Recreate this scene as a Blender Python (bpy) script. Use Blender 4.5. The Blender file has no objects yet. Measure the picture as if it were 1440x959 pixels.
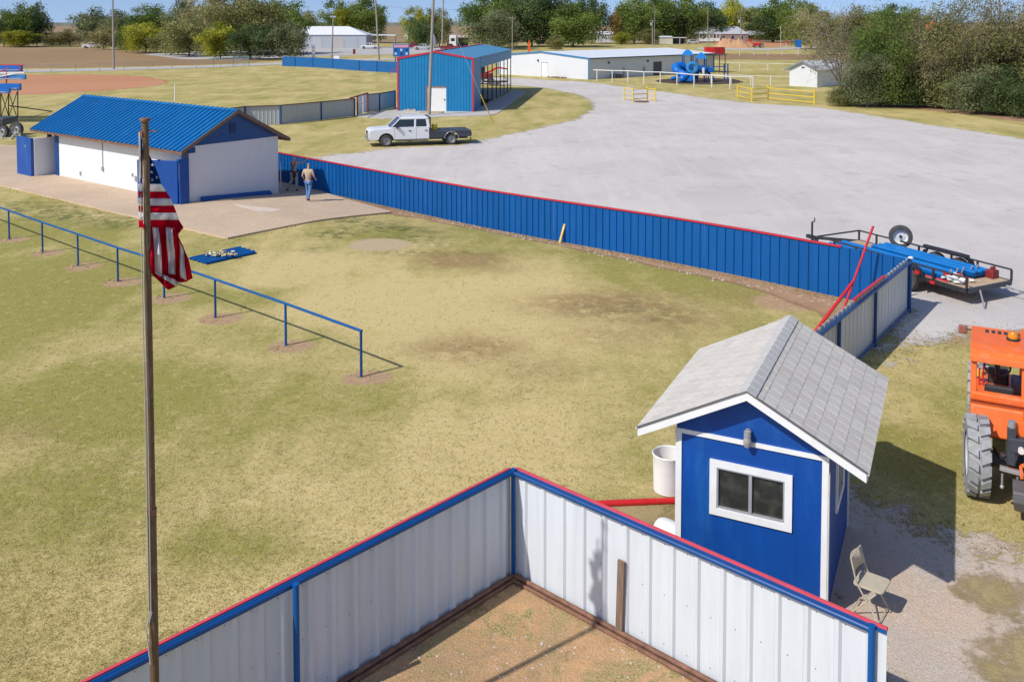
import bpy, bmesh, math, random
import numpy as np
from mathutils import Vector, Matrix
R = math.radians
random.seed(7); rng = np.random.default_rng(7)
scene = bpy.context.scene
col = scene.collection

# ------------------------------------------------------------------ camera
FPX = 1290.0; TH = R(2.66); HZY = 33.0; H = 8.0
CT, ST = math.cos(TH), math.sin(TH)
PY0 = HZY + FPX*math.tan(TH)
cam_d = bpy.data.cameras.new('camera'); cam = bpy.data.objects.new('camera', cam_d); col.objects.link(cam)
cam.location = (0, 0, H); cam.rotation_euler = (R(90)-TH, 0, 0)
cam_d.sensor_width = 36; cam_d.lens = FPX/1440*36
cam_d.shift_y = -(479.5-PY0)/1440
cam_d.clip_start = .1; cam_d.clip_end = 9000
scene.camera = cam

# ------------------------------------------------------------------ world, sun, exposure
SUN_EL, SUN_DIR = R(45), Vector((-.806, -.592))      # horizontal direction towards the sun
w = bpy.data.worlds.new('World'); scene.world = w; w.use_nodes = True
nt = w.node_tree; bg = nt.nodes['Background']
sky = nt.nodes.new('ShaderNodeTexSky'); sky.sky_type = 'NISHITA'; sky.sun_disc = False
sky.sun_elevation = SUN_EL; sky.sun_rotation = math.atan2(SUN_DIR.x, SUN_DIR.y)
sky.altitude = 300; sky.air_density = 1.0; sky.dust_density = 1.0; sky.ozone_density = 2.2
tcw = nt.nodes.new('ShaderNodeTexCoord'); ad = nt.nodes.new('ShaderNodeVectorMath'); ad.operation = 'ADD'; ad.inputs[1].default_value = (0, 0, .16)
nt.links.new(tcw.outputs['Generated'], ad.inputs[0]); nt.links.new(ad.outputs[0], sky.inputs[0])      # clear-air sky right down to the horizon
tn = nt.nodes.new('ShaderNodeVectorMath'); tn.operation = 'MULTIPLY'; tn.inputs[1].default_value = (1.22, 1.17, 1.22); nt.links.new(sky.outputs[0], tn.inputs[0])
nt.links.new(tn.outputs[0], bg.inputs[0]); bg.inputs[1].default_value = .115
sd = bpy.data.lights.new('sun', 'SUN'); so = bpy.data.objects.new('sun', sd); col.objects.link(so)
sd.energy = 3.9; sd.angle = R(.55); sd.color = (1, .955, .89)
sv = Vector((SUN_DIR.x*math.cos(SUN_EL), SUN_DIR.y*math.cos(SUN_EL), math.sin(SUN_EL)))
so.rotation_euler = sv.to_track_quat('Z', 'Y').to_euler(); so.location = (-30, -20, 40)
scene.view_settings.view_transform = 'Standard'; scene.view_settings.look = 'None'
scene.view_settings.exposure = .12; scene.view_settings.gamma = 1
scene.render.engine = 'CYCLES'
scene.cycles.max_bounces = 6; scene.cycles.transparent_max_bounces = 12

# ------------------------------------------------------------------ terrain and surveying helpers
def sm(t): t = np.clip(t, 0, 1); return t*t*(3-2*t)
def T(x, y):
    u = .6*(x+14.14)+.8*(y-40.08)
    return -.45*sm(u/8.0)*sm((y-27)/11.0)
def ray(px, py):
    a = (px-720)/FPX; b = -(py-PY0)/FPX
    return Vector((a, CT+b*ST, -ST+b*CT))
def G(px, py, up=0.0):
    """point on the ground (plus up) seen at pixel"""
    d = ray(px, py); z = 0.0
    for _ in range(25):
        t = (z+up-H)/d.z; z = .5*z+.5*float(T(d.x*t, d.y*t))
    return Vector((d.x*t, d.y*t, z+up))
def AT(px, py, Y):
    d = ray(px, py); return Vector((0, 0, H))+d*(Y/d.y)
def HT(px, py, g):
    """height above ground point g of the pixel row py"""
    return AT(px, py, g[1]).z-g[2]
def ground(x, y, dz=0): return Vector((x, y, float(T(x, y))+dz))

# ------------------------------------------------------------------ materials
MATS = {}
def nodes(m):
    m.use_nodes = True; n = m.node_tree.nodes; n.clear()
    return m.node_tree, n, m.node_tree.links
def mat(name, c, rough=.6, metal=0, var=.12, scale=6.0, bump=0.0, bscale=40.0, spec=.5, coord='Object', streak=None, dirt=None, rand=0):
    if name in MATS: return MATS[name]
    m = bpy.data.materials.new(name); t, n, l = nodes(m)
    out = n.new('ShaderNodeOutputMaterial'); p = n.new('ShaderNodeBsdfPrincipled'); l.new(p.outputs[0], out.inputs[0])
    p.inputs['Roughness'].default_value = rough; p.inputs['Metallic'].default_value = metal
    p.inputs['Specular IOR Level'].default_value = spec
    tc = n.new('ShaderNodeTexCoord'); src = tc.outputs[coord]
    if streak:
        mp = n.new('ShaderNodeMapping'); mp.inputs['Scale'].default_value = streak; l.new(src, mp.inputs[0]); vec = mp.outputs[0]
    else: vec = src
    nz = n.new('ShaderNodeTexNoise'); nz.inputs['Scale'].default_value = scale; nz.inputs['Detail'].default_value = 5; nz.inputs['Roughness'].default_value = .65
    l.new(vec, nz.inputs['Vector'])
    mr = n.new('ShaderNodeMapRange'); mr.inputs[1].default_value = .3; mr.inputs[2].default_value = .7
    mr.inputs[3].default_value = 1-var; mr.inputs[4].default_value = 1+var; l.new(nz.outputs[0], mr.inputs[0])
    mx = n.new('ShaderNodeVectorMath'); mx.operation = 'SCALE'; mx.inputs[0].default_value = c; l.new(mr.outputs[0], mx.inputs['Scale'])
    colr = mx.outputs[0]
    if rand:
        oi = n.new('ShaderNodeObjectInfo'); rr2 = n.new('ShaderNodeMapRange'); rr2.inputs[3].default_value = 1-rand; rr2.inputs[4].default_value = 1+rand; l.new(oi.outputs['Random'], rr2.inputs[0])
        m2_ = n.new('ShaderNodeVectorMath'); m2_.operation = 'SCALE'; l.new(colr, m2_.inputs[0]); l.new(rr2.outputs[0], m2_.inputs['Scale']); colr = m2_.outputs[0]
    if dirt:   # (colour, amount, scale)
        n2 = n.new('ShaderNodeTexNoise'); n2.inputs['Scale'].default_value = dirt[2]; n2.inputs['Detail'].default_value = 8; n2.inputs['Roughness'].default_value = .7
        l.new(vec, n2.inputs['Vector'])
        r2 = n.new('ShaderNodeMapRange'); r2.inputs[1].default_value = .52; r2.inputs[2].default_value = .75; r2.inputs[4].default_value = dirt[1]
        l.new(n2.outputs[0], r2.inputs[0])
        mm = n.new('ShaderNodeMix'); mm.data_type = 'RGBA'; l.new(r2.outputs[0], mm.inputs[0]); l.new(colr, mm.inputs[6]); mm.inputs[7].default_value = (*dirt[0], 1)
        colr = mm.outputs[2]
    l.new(colr, p.inputs['Base Color'])
    if bump:
        n3 = n.new('ShaderNodeTexNoise'); n3.inputs['Scale'].default_value = bscale; n3.inputs['Detail'].default_value = 4; l.new(src, n3.inputs['Vector'])
        b = n.new('ShaderNodeBump'); b.inputs['Strength'].default_value = bump; b.inputs['Distance'].default_value = .02; l.new(n3.outputs[0], b.inputs['Height']); l.new(b.outputs[0], p.inputs['Normal'])
    MATS[name] = m; return m

BLUE = mat('blue_fence_paint', (.0005, .082, .285), .5, var=.10, scale=.9, streak=(1, 1, .25), dirt=((.015, .12, .32), .35, 3.0), spec=.3, rand=.07)
BLUE_D = mat('blue_rail_paint', (.001, .058, .22), .4, var=.15, scale=5)
BLUE_W = mat('blue_wood_paint', (.0005, .060, .30), .5, var=.10, scale=3, streak=(1, 1, .3), bump=.15, bscale=30, dirt=((.02, .16, .42), .5, 1.6))
BLUE_R = mat('blue_roof_paint', (.003, .135, .37), .35, var=.08, scale=1.2, dirt=((.03, .22, .45), .4, .8))
TEAL = mat('teal_metal_paint', (.005, .19, .42), .45, var=.07, scale=1.0, rand=.05)
TEAL_R = mat('pale_teal_roof', (.06, .25, .42), .4, var=.05, scale=.6)
RED = mat('red_trim_paint', (.52, .022, .04), .45, var=.12, scale=5)
REDB = mat('bright_red_paint', (.58, .018, .02), .38, var=.15, scale=6)
WHITE = mat('white_paint', (.78, .78, .76), .5, var=.04, scale=3, dirt=((.5, .47, .42), .35, 2.0))
WHITEM = mat('white_metal_sheet', (.60, .645, .68), .38, metal=.0, var=.05, scale=1.6, streak=(6, 6, .5), dirt=((.48, .49, .50), .35, 1.4), rand=.035)
GREYM = mat('weathered_white_sheet', (.60, .61, .62), .45, var=.08, scale=1.4, streak=(6, 6, .5), dirt=((.42, .42, .44), .5, 1.4), rand=.05)
BLOCK = mat('white_block_wall', (.70, .71, .72), .8, var=.03, scale=2, bump=.12, bscale=12, dirt=((.56, .53, .50), .22, 1.1))
RUST = mat('rusty_pipe', (.19, .09, .055), .7, var=.45, scale=7, dirt=((.22, .12, .075), .6, 9))
POLEM = mat('brown_flagpole', (.12, .070, .036), .55, var=.3, scale=9, streak=(3, 3, .6), dirt=((.30, .24, .17), .7, 14))
CONC = mat('grey_concrete', (.42, .39, .35), .85, var=.1, scale=1.5, bump=.15)
GALV = mat('galvanised_steel', (.38, .39, .40), .4, metal=.4, var=.15, scale=9)
DARK = mat('black_steel', (.03, .03, .033), .5, var=.3, scale=8)
CHAR = mat('charcoal_paint', (.045, .05, .065), .45, var=.2, scale=4)
RUBBER = mat('tyre_rubber', (.055, .055, .057), .85, var=.25, scale=12, dirt=((.17, .15, .13), .6, 10))
RUBBERG = mat('dusty_tyre_rubber', (.31, .315, .32), .85, var=.2, scale=9, dirt=((.36, .33, .28), .6, 8))
STEEL = mat('wheel_steel', (.45, .45, .46), .35, metal=.5, var=.15, scale=9)
GLASS = mat('dark_glass', (.02, .028, .035), .08, var=.2, scale=2, spec=.8)
ORANGE = mat('orange_machine_paint', (.82, .15, .025), .42, var=.10, scale=3, dirt=((.66, .30, .16), .55, 4))
YELLOW = mat('yellow_pipe_paint', (.75, .52, .02), .5, var=.12, scale=5)
WOOD = mat('weathered_wood', (.19, .13, .095), .85, var=.35, scale=6, streak=(6, 6, .6), bump=.3)
PINE = mat('pale_deck_wood', (.46, .34, .22), .8, var=.2, scale=5)
SHING = mat('grey_asphalt_shingle', (.57, .53, .47), .95, var=.08, scale=9, bump=.5, bscale=120, rand=.05)
SHING2 = mat('light_grey_shingle', (.60, .56, .50), .95, var=.07, scale=9, bump=.5, bscale=120, rand=.05)
ALU = mat('bare_aluminium', (.55, .56, .57), .35, metal=.5, var=.1)
TAN = mat('tan_folding_chair', (.50, .44, .33), .45, var=.1, scale=8)
CARW = mat('white_car_paint', (.74, .75, .77), .22, var=.03, scale=2)
CHROME = mat('dull_chrome', (.5, .5, .52), .25, metal=.8, var=.1)
def cloth_mat(name, c):
    m = bpy.data.materials.new(name); t, n, l = nodes(m); o = n.new('ShaderNodeOutputMaterial'); d = n.new('ShaderNodeBsdfDiffuse'); tr = n.new('ShaderNodeBsdfTranslucent'); mx = n.new('ShaderNodeMixShader'); mx.inputs[0].default_value = .42
    d.inputs[0].default_value = tr.inputs[0].default_value = (*c, 1); l.new(d.outputs[0], mx.inputs[1]); l.new(tr.outputs[0], mx.inputs[2]); l.new(mx.outputs[0], o.inputs[0]); return m
FRED = cloth_mat('flag_red', (.60, .006, .03))
FWHITE = cloth_mat('flag_white', (.80, .78, .80))
FBLUE = cloth_mat('flag_blue', (.008, .035, .17))
PLBLUE = mat('playground_blue', (.003, .13, .48), .4, var=.08, scale=1)
DRED = mat('dark_red_paint', (.22, .02, .02), .5, var=.2, scale=3)
SILVER = mat('silver_car_paint', (.42, .44, .47), .28, var=.05)
SKIN = mat('skin', (.52, .27, .19), .6, var=.05); HAIR = mat('hair', (.05, .04, .035), .9)
DENIM = mat('denim', (.10, .20, .42), .9, var=.25, scale=14); KHAKI = mat('khaki_cloth', (.38, .34, .31), .9, var=.12, scale=10)
SHIRTT = mat('tan_tshirt', (.47, .36, .25), .9, var=.1, scale=10); SHIRTG = mat('grey_shirt', (.27, .31, .40), .9, var=.12, scale=10)
BLACKC = mat('black_cloth', (.02, .02, .024), .9); BLOND = mat('greyish_cap', (.33, .29, .25), .9, var=.1)
PLASTIC = mat('white_plastic_tank', (.78, .77, .74), .45, var=.04, scale=4, dirt=((.6, .57, .5), .4, 5))

# ------------------------------------------------------------------ mesh builder
class MB:
    def __init__(s): s.v = []; s.f = []; s.mi = []
    def add(s, vs, fs, mi=0):
        k = len(s.v); s.v += [Vector(v) for v in vs]; s.f += [tuple(i+k for i in f) for f in fs]; s.mi += [mi]*len(fs); return s
    def hexa(s, p, mi=0):      # 8 corners: bottom 4 ccw, top 4 ccw
        return s.add(p, [(0,3,2,1),(4,5,6,7),(0,1,5,4),(1,2,6,5),(2,3,7,6),(3,0,4,7)], mi)
    def box(s, c, d, M=None, mi=0):
        x, y, z = d[0]/2, d[1]/2, d[2]/2; c = Vector(c)
        p = [Vector(q) for q in ((-x,-y,-z),(x,-y,-z),(x,y,-z),(-x,y,-z),(-x,-y,z),(x,-y,z),(x,y,z),(-x,y,z))]
        if M is not None: p = [M@q for q in p]
        return s.hexa([c+q for q in p], mi)
    def bb(s, x0, x1, y0, y1, z0, z1, mi=0):
        return s.box(((x0+x1)/2, (y0+y1)/2, (z0+z1)/2), (abs(x1-x0), abs(y1-y0), abs(z1-z0)), None, mi)
    def beam(s, p, q, w, h, up=(0,0,1), mi=0):
        p, q = Vector(p), Vector(q); d = (q-p); L = d.length; d.normalize(); up = Vector(up)
        if abs(d.dot(up)) > .97: up = Vector((0,1,0))
        a = d.cross(up).normalized(); b = a.cross(d).normalized()
        a *= w/2; b *= h/2
        return s.hexa([p-a-b, p+a-b, q+a-b, q-a-b, p-a+b, p+a+b, q+a+b, q-a+b], mi)
    def tube(s, p, q, r, n=8, r2=None, mi=0, caps=True):
        p, q = Vector(p), Vector(q); d = (q-p).normalized(); r2 = r if r2 is None else r2
        a = d.orthogonal().normalized(); b = d.cross(a)
        vs = []
        for c, rr in ((p, r), (q, r2)):
            for i in range(n):
                t = 2*math.pi*i/n; vs.append(c+a*(rr*math.cos(t))+b*(rr*math.sin(t)))
        fs = [(i, (i+1) % n, n+(i+1) % n, n+i) for i in range(n)]
        if caps: fs += [tuple(range(n))[::-1], tuple(range(n, 2*n))]
        return s.add(vs, fs, mi)
    def path(s, pts, r, n=6, mi=0):
        for a, b in zip(pts[:-1], pts[1:]): s.tube(a, b, r, n, mi=mi)
        return s
    def lathe(s, c, prof, axis=(0,0,1), n=24, mi=0, closed=False):
        c = Vector(c); ax = Vector(axis).normalized(); a = ax.orthogonal().normalized(); b = ax.cross(a); vs = []
        for r, h in prof:
            for i in range(n):
                t = 2*math.pi*i/n; vs.append(c+ax*h+a*(r*math.cos(t))+b*(r*math.sin(t)))
        m = len(prof); fs = []
        for j in range(m if closed else m-1):
            k = (j+1) % m
            fs += [(j*n+i, j*n+(i+1) % n, k*n+(i+1) % n, k*n+i) for i in range(n)]
        return s.add(vs, fs, mi)
    def prism(s, poly, ext, mi=0):
        n = len(poly); e = Vector(ext); p = [Vector(q) for q in poly]
        return s.add(p+[q+e for q in p], [tuple(range(n))[::-1], tuple(range(n, 2*n))]+[(i, (i+1) % n, n+(i+1) % n, n+i) for i in range(n)], mi)
    def quad(s, a, b, c, d, mi=0): return s.add([a, b, c, d], [(0,1,2,3)], mi)
    def sphere(s, c, r, nu=12, nv=8, mi=0, sc=(1,1,1)):
        c = Vector(c); vs = []; fs = []
        for j in range(nv+1):
            ph = math.pi*j/nv
            for i in range(nu):
                t = 2*math.pi*i/nu; vs.append(c+Vector((r*sc[0]*math.sin(ph)*math.cos(t), r*sc[1]*math.sin(ph)*math.sin(t), r*sc[2]*math.cos(ph))))
        for j in range(nv): fs += [(j*nu+i, j*nu+(i+1) % nu, (j+1)*nu+(i+1) % nu, (j+1)*nu+i) for i in range(nu)]
        return s.add(vs, fs, mi)
    def mesh(s, name, mats, smooth=False, inv=None):
        me = bpy.data.meshes.new(name); vs = [inv@v for v in s.v] if inv is not None else s.v
        me.from_pydata([tuple(v) for v in vs], [], s.f)
        if not isinstance(mats, (list, tuple)): mats = [mats]
        for m in mats: me.materials.append(m)
        me.polygons.foreach_set('material_index', s.mi)
        if smooth:
            me.polygons.foreach_set('use_smooth', [True]*len(me.polygons))
            me.set_sharp_from_angle(angle=R(smooth if smooth > 1 else 40))
        me.update(); return me
    def build(s, name, mats, parent=None, world=False, smooth=False, bevel=0, label=None):
        inv = parent.matrix_basis.inverted() if (parent is not None and world) else None
        o = bpy.data.objects.new(name, s.mesh(name, mats, smooth, inv)); col.objects.link(o)
        if parent is not None: o.parent = parent
        if label: o['label'] = label
        if bevel:
            b = o.modifiers.new('bevel', 'BEVEL'); b.width = bevel; b.segments = 2; b.limit_method = 'ANGLE'; b.angle_limit = R(40)
        return o
    def solo(s, name, label, cat, mats, origin, rz=0, world=False, group=None, smooth=False, bevel=0):
        M = Matrix.Translation(Vector(origin)) @ Matrix.Rotation(rz, 4, 'Z')
        o = bpy.data.objects.new(name, s.mesh(name, mats, smooth, M.inverted() if world else None)); col.objects.link(o)
        o.location = Vector(origin); o.rotation_euler = (0, 0, rz)
        tag(o, label, cat, group)
        if bevel:
            b = o.modifiers.new('bevel', 'BEVEL'); b.width = bevel; b.segments = 2; b.limit_method = 'ANGLE'; b.angle_limit = R(40)
        return o
def tag(o, label=None, cat=None, group=None, kind=None):
    if label: o['label'] = label
    if cat: o['category'] = cat
    if group: o['group'] = group
    if kind: o['kind'] = kind
    return o
def thing(name, label, cat, loc, rz=0, group=None):
    o = bpy.data.objects.new(name, None); col.objects.link(o); o.empty_display_size = .2
    o.location = Vector(loc); o.rotation_euler = (0, 0, rz)
    o.matrix_basis = Matrix.Translation(Vector(loc)) @ Matrix.Rotation(rz, 4, 'Z')
    return tag(o, label, cat, group)
def copy_tree(o, parent=None, **kw):
    c = o.copy(); col.objects.link(c); c.parent = parent
    for ch in o.children: copy_tree(ch, c)
    for k, v in kw.items(): c[k] = v
    return c

# ------------------------------------------------------------------ ground materials
def grass_mat(name, green, straw, far=False, attrs=True):
    m = bpy.data.materials.new(name); t, n, l = nodes(m)
    out = n.new('ShaderNodeOutputMaterial'); p = n.new('ShaderNodeBsdfPrincipled'); l.new(p.outputs[0], out.inputs[0])
    p.inputs['Roughness'].default_value = .95; p.inputs['Specular IOR Level'].default_value = .15
    g = n.new('ShaderNodeNewGeometry'); pos = g.outputs['Position']
    def noise(sc, det=4, ro=.6, vec=pos, dist=0):
        z = n.new('ShaderNodeTexNoise'); z.inputs['Scale'].default_value = sc; z.inputs['Detail'].default_value = det; z.inputs['Roughness'].default_value = ro
        z.inputs['Distortion'].default_value = dist; l.new(vec, z.inputs['Vector']); return z.outputs[0]
    def mr(x, a, b, c=0, d=1):
        r = n.new('ShaderNodeMapRange'); r.inputs[1].default_value = a; r.inputs[2].default_value = b; r.inputs[3].default_value = c; r.inputs[4].default_value = d; l.new(x, r.inputs[0]); return r.outputs[0]
    def math_(op, a, b=None):
        q = n.new('ShaderNodeMath'); q.operation = op
        for i, x in enumerate((a, b)):
            if x is None: continue
            if isinstance(x, (int, float)): q.inputs[i].default_value = x
            else: l.new(x, q.inputs[i])
        return q.outputs[0]
    def mix(f, a, b):
        q = n.new('ShaderNodeMix'); q.data_type = 'RGBA'
        if isinstance(f, (int, float)): q.inputs[0].default_value = f
        else: l.new(f, q.inputs[0])
        for i, x in ((6, a), (7, b)):
            if isinstance(x, tuple): q.inputs[i].default_value = (*x, 1)
            else: l.new(x, q.inputs[i])
        return q.outputs[2]
    mp = n.new('ShaderNodeMapping'); mp.inputs['Rotation'].default_value = (0, 0, R(35)); mp.inputs['Scale'].default_value = (1, .28, 1); l.new(pos, mp.inputs[0])
    big = noise(.16, 5, .6, dist=.6); strk = noise(.55, 4, .6, mp.outputs[0], .4); med = noise(1.6, 6, .7, dist=.5); fine = noise(9, 5, .75); vfine = noise(38, 4, .8)
    f = math_('ADD', math_('MULTIPLY', big, .55), math_('MULTIPLY', strk, .55))
    f = math_('ADD', f, math_('MULTIPLY', med, .45)); f = math_('ADD', f, math_('MULTIPLY', fine, .45)); f = math_('ADD', f, math_('MULTIPLY', vfine, .28))
    if attrs:
        def at(nm):
            a = n.new('ShaderNodeAttribute'); a.attribute_name = nm; return a.outputs['Fac']
        f = math_('SUBTRACT', f, math_('MULTIPLY', at('lush'), .42))
        f = math_('ADD', f, math_('MULTIPLY', at('dry'), .40))
    c = mix(mr(f, .98, 1.30), green, straw)
    if attrs:
        br = math_('MULTIPLY', at('brown'), mr(noise(1.9, 6, .75, dist=.8), .38, .52, .2, 1.0)); c = mix(br, c, (.31, .215, .095))
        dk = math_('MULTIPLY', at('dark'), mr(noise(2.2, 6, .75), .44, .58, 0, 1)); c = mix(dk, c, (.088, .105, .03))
        ba = mr(math_('ADD', at('bare'), math_('MULTIPLY', math_('SUBTRACT', fine, .5), .5)), .35, .6); c = mix(ba, c, mix(mr(fine, .35, .65), (.34, .21, .115), (.47, .33, .20)))
        tn = mr(math_('ADD', at('sand'), math_('MULTIPLY', math_('SUBTRACT', fine, .5), .6)), .4, .6); c = mix(tn, c, (.46, .36, .22))
        c = mix(at('field'), c, mix(mr(big, .4, .6), (.22, .15, .085), (.33, .235, .13)))
    # scattered darker tufts and blade-level mottling
    tuft = mr(noise(3.2, 6, .75, dist=1.4), .56, .72, 0, .30); c = mix(tuft, c, (.25, .21, .08))
    strw = mr(noise(4.6, 5, .8, dist=.8), .53, .64, 0, .32); c = mix(strw, c, (.66, .53, .29))
    rustn = mr(noise(.8, 6, .7, dist=1.0), .58, .70, 0, .35); c = mix(rustn, c, (.34, .24, .12))
    br2 = mr(noise(26, 6, .85), .32, .68, .72, 1.28); v = n.new('ShaderNodeVectorMath'); v.operation = 'SCALE'; l.new(c, v.inputs[0]); l.new(br2, v.inputs['Scale'])
    l.new(v.outputs[0], p.inputs['Base Color'])
    b = n.new('ShaderNodeBump'); b.inputs['Strength'].default_value = .45; b.inputs['Distance'].default_value = .03
    l.new(math_('ADD', fine, math_('MULTIPLY', vfine, .7)), b.inputs['Height']); l.new(b.outputs[0], p.inputs['Normal'])
    MATS[name] = m; return m
GRASS = grass_mat('lawn', (.28, .257, .066), (.56, .448, .20))

def soil_mat(name, c1, c2, c3=None, edge=True, amp=1.0, s1=.35, s2=3.0, s3=45, stones=None, edge_soft=.12, bump=.4, grass=None, tracks=None):
    """loose ground; its border frays by noise where the 'edge' attribute (metres inside) is small"""
    m = bpy.data.materials.new(name); t, n, l = nodes(m)
    out = n.new('ShaderNodeOutputMaterial'); p = n.new('ShaderNodeBsdfPrincipled')
    p.inputs['Roughness'].default_value = .95; p.inputs['Specular IOR Level'].default_value = .1
    g = n.new('ShaderNodeNewGeometry'); pos = g.outputs['Position']
    def noise(sc, det=5, ro=.6, vec=pos, dist=0):
        z = n.new('ShaderNodeTexNoise'); z.inputs['Scale'].default_value = sc; z.inputs['Detail'].default_value = det; z.inputs['Roughness'].default_value = ro
        z.inputs['Distortion'].default_value = dist; l.new(vec, z.inputs['Vector']); return z.outputs[0]
    def mr(x, a, b, c=0, d=1):
        r = n.new('ShaderNodeMapRange'); r.inputs[1].default_value = a; r.inputs[2].default_value = b; r.inputs[3].default_value = c; r.inputs[4].default_value = d; l.new(x, r.inputs[0]); return r.outputs[0]
    def mix(f, a, b):
        q = n.new('ShaderNodeMix'); q.data_type = 'RGBA'; l.new(f, q.inputs[0])
        for i, x in ((6, a), (7, b)):
            if isinstance(x, tuple): q.inputs[i].default_value = (*x, 1)
            else: l.new(x, q.inputs[i])
        return q.outputs[2]
    a = noise(s1, 6, .62, dist=.8); b = noise(s2, 6, .7, dist=.3); c_ = noise(s3, 3, .7)
    c = mix(mr(a, .35, .65), c1, c2)
    if c3: c = mix(mr(b, .55, .70, 0, .8), c, c3)
    if tracks:
        mp = n.new('ShaderNodeMapping'); mp.inputs['Rotation'].default_value = (0, 0, R(tracks[0])); mp.inputs['Scale'].default_value = (1, .12, 1); l.new(pos, mp.inputs[0])
        tr = noise(tracks[1], 4, .55, mp.outputs[0], .3); c = mix(mr(tr, .5, .60, 0, .2), c, tracks[2])
    if grass:
        c = mix(mr(noise(1.3, 7, .78, dist=1.2), .50, .60, 0, .9), c, mix(mr(noise(30, 3, .7), .4, .6), grass, (.46, .37, .19)))
        c = mix(mr(noise(2.1, 6, .7, dist=.6), .58, .66, 0, .7), c, (.55, .29, .14))
    if stones:
        vo = n.new('ShaderNodeTexVoronoi'); vo.inputs['Scale'].default_value = stones[0]; l.new(pos, vo.inputs['Vector'])
        ss = mr(vo.outputs['Distance'], .0, stones[2], stones[3], 0)
        msk = n.new('ShaderNodeMath'); msk.operation = 'MULTIPLY'; l.new(ss, msk.inputs[0]); l.new(mr(noise(1.1, 4, .7), .42, .6), msk.inputs[1])
        c = mix(msk.outputs[0], c, stones[1])
    v = n.new('ShaderNodeVectorMath'); v.operation = 'SCALE'; l.new(c, v.inputs[0]); l.new(mr(c_, .3, .7, .78, 1.22), v.inputs['Scale'])
    l.new(v.outputs[0], p.inputs['Base Color'])
    if bump:
        bp = n.new('ShaderNodeBump'); bp.inputs['Strength'].default_value = bump; bp.inputs['Distance'].default_value = .02
        ad = n.new('ShaderNodeMath'); ad.operation = 'ADD'; l.new(b, ad.inputs[0]); l.new(c_, ad.inputs[1]); l.new(ad.outputs[0], bp.inputs['Height']); l.new(bp.outputs[0], p.inputs['Normal'])
    if edge:
        at = n.new('ShaderNodeAttribute'); at.attribute_name = 'edge'
        nz1 = noise(.7, 6, .7); nz2 = noise(5, 5, .75)
        q = n.new('ShaderNodeMath'); q.operation = 'MULTIPLY_ADD'; l.new(nz1, q.inputs[0]); q.inputs[1].default_value = 2.6*amp; q.inputs[2].default_value = -1.3*amp
        q2 = n.new('ShaderNodeMath'); q2.operation = 'MULTIPLY_ADD'; l.new(nz2, q2.inputs[0]); q2.inputs[1].default_value = 1.2*amp; q2.inputs[2].default_value = -.6*amp
        s = n.new('ShaderNodeMath'); s.operation = 'ADD'; l.new(q.outputs[0], s.inputs[0]); l.new(q2.outputs[0], s.inputs[1])
        s2_ = n.new('ShaderNodeMath'); s2_.operation = 'ADD'; l.new(s.outputs[0], s2_.inputs[0]); l.new(at.outputs['Fac'], s2_.inputs[1])
        fac = mr(s2_.outputs[0], -edge_soft, edge_soft)
        tr = n.new('ShaderNodeBsdfTransparent'); ms = n.new('ShaderNodeMixShader'); l.new(fac, ms.inputs[0]); l.new(tr.outputs[0], ms.inputs[1]); l.new(p.outputs[0], ms.inputs[2])
        l.new(ms.outputs[0], out.inputs[0])
    else: l.new(p.outputs[0], out.inputs[0])
    MATS[name] = m; return m

# ------------------------------------------------------------------ ground sheets
def sdist(X, Y, poly):
    """signed distance (inside positive) of arrays to polygon"""
    P = np.array(poly); n = len(P); d = np.full(X.shape, 1e18); ins = np.zeros(X.shape, bool)
    for i in range(n):
        ax, ay = P[i]; bx, by = P[(i+1) % n]; ex, ey = bx-ax, by-ay
        wx, wy = X-ax, Y-ay; t = np.clip((wx*ex+wy*ey)/(ex*ex+ey*ey+1e-12), 0, 1)
        d = np.minimum(d, (wx-ex*t)**2+(wy-ey*t)**2)
        cnd = ((ay > Y) != (by > Y)); xx = (bx-ax)*(Y-ay)/((by-ay) if by != ay else 1e-9)+ax
        ins ^= cnd & (X < xx)
    return np.where(ins, 1, -1)*np.sqrt(d)
def grid_mesh(name, xs, ys, zoff, material, attrs, keep=None):
    X, Y = np.meshgrid(xs, ys); Z = T(X, Y)+zoff; nx, ny = len(xs), len(ys)
    v = np.stack([X, Y, Z], -1).reshape(-1, 3)
    i = np.arange((ny-1)*(nx-1)); r, c = i//(nx-1), i % (nx-1); a = r*nx+c
    q = np.stack([a, a+1, a+nx+1, a+nx], 1)
    if keep is not None:
        k = keep(X, Y).reshape(-1); q = q[k[q].any(1)]
        used = np.unique(q); mp = -np.ones(len(v), int); mp[used] = np.arange(len(used)); v = v[used]; q = mp[q]
    else: used = None
    me = bpy.data.meshes.new(name); me.vertices.add(len(v)); me.vertices.foreach_set('co', v.ravel())
    me.loops.add(q.size); me.loops.foreach_set('vertex_index', q.ravel().astype(np.int32))
    me.polygons.add(len(q)); me.polygons.foreach_set('loop_start', np.arange(0, q.size, 4, dtype=np.int32))
    me.update(calc_edges=True)
    for k_, fn in attrs.items():
        at = me.attributes.new(k_, 'FLOAT', 'POINT'); val = fn(v[:, 0], v[:, 1]) if callable(fn) else fn
        at.data.foreach_set('value', np.asarray(val, np.float32))
    me.materials.append(material)
    me.polygons.foreach_set('use_smooth', [True]*len(me.polygons))
    o = bpy.data.objects.new(name, me); col.objects.link(o); o['kind'] = 'structure'; return o
LEVEL = [0]
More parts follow.
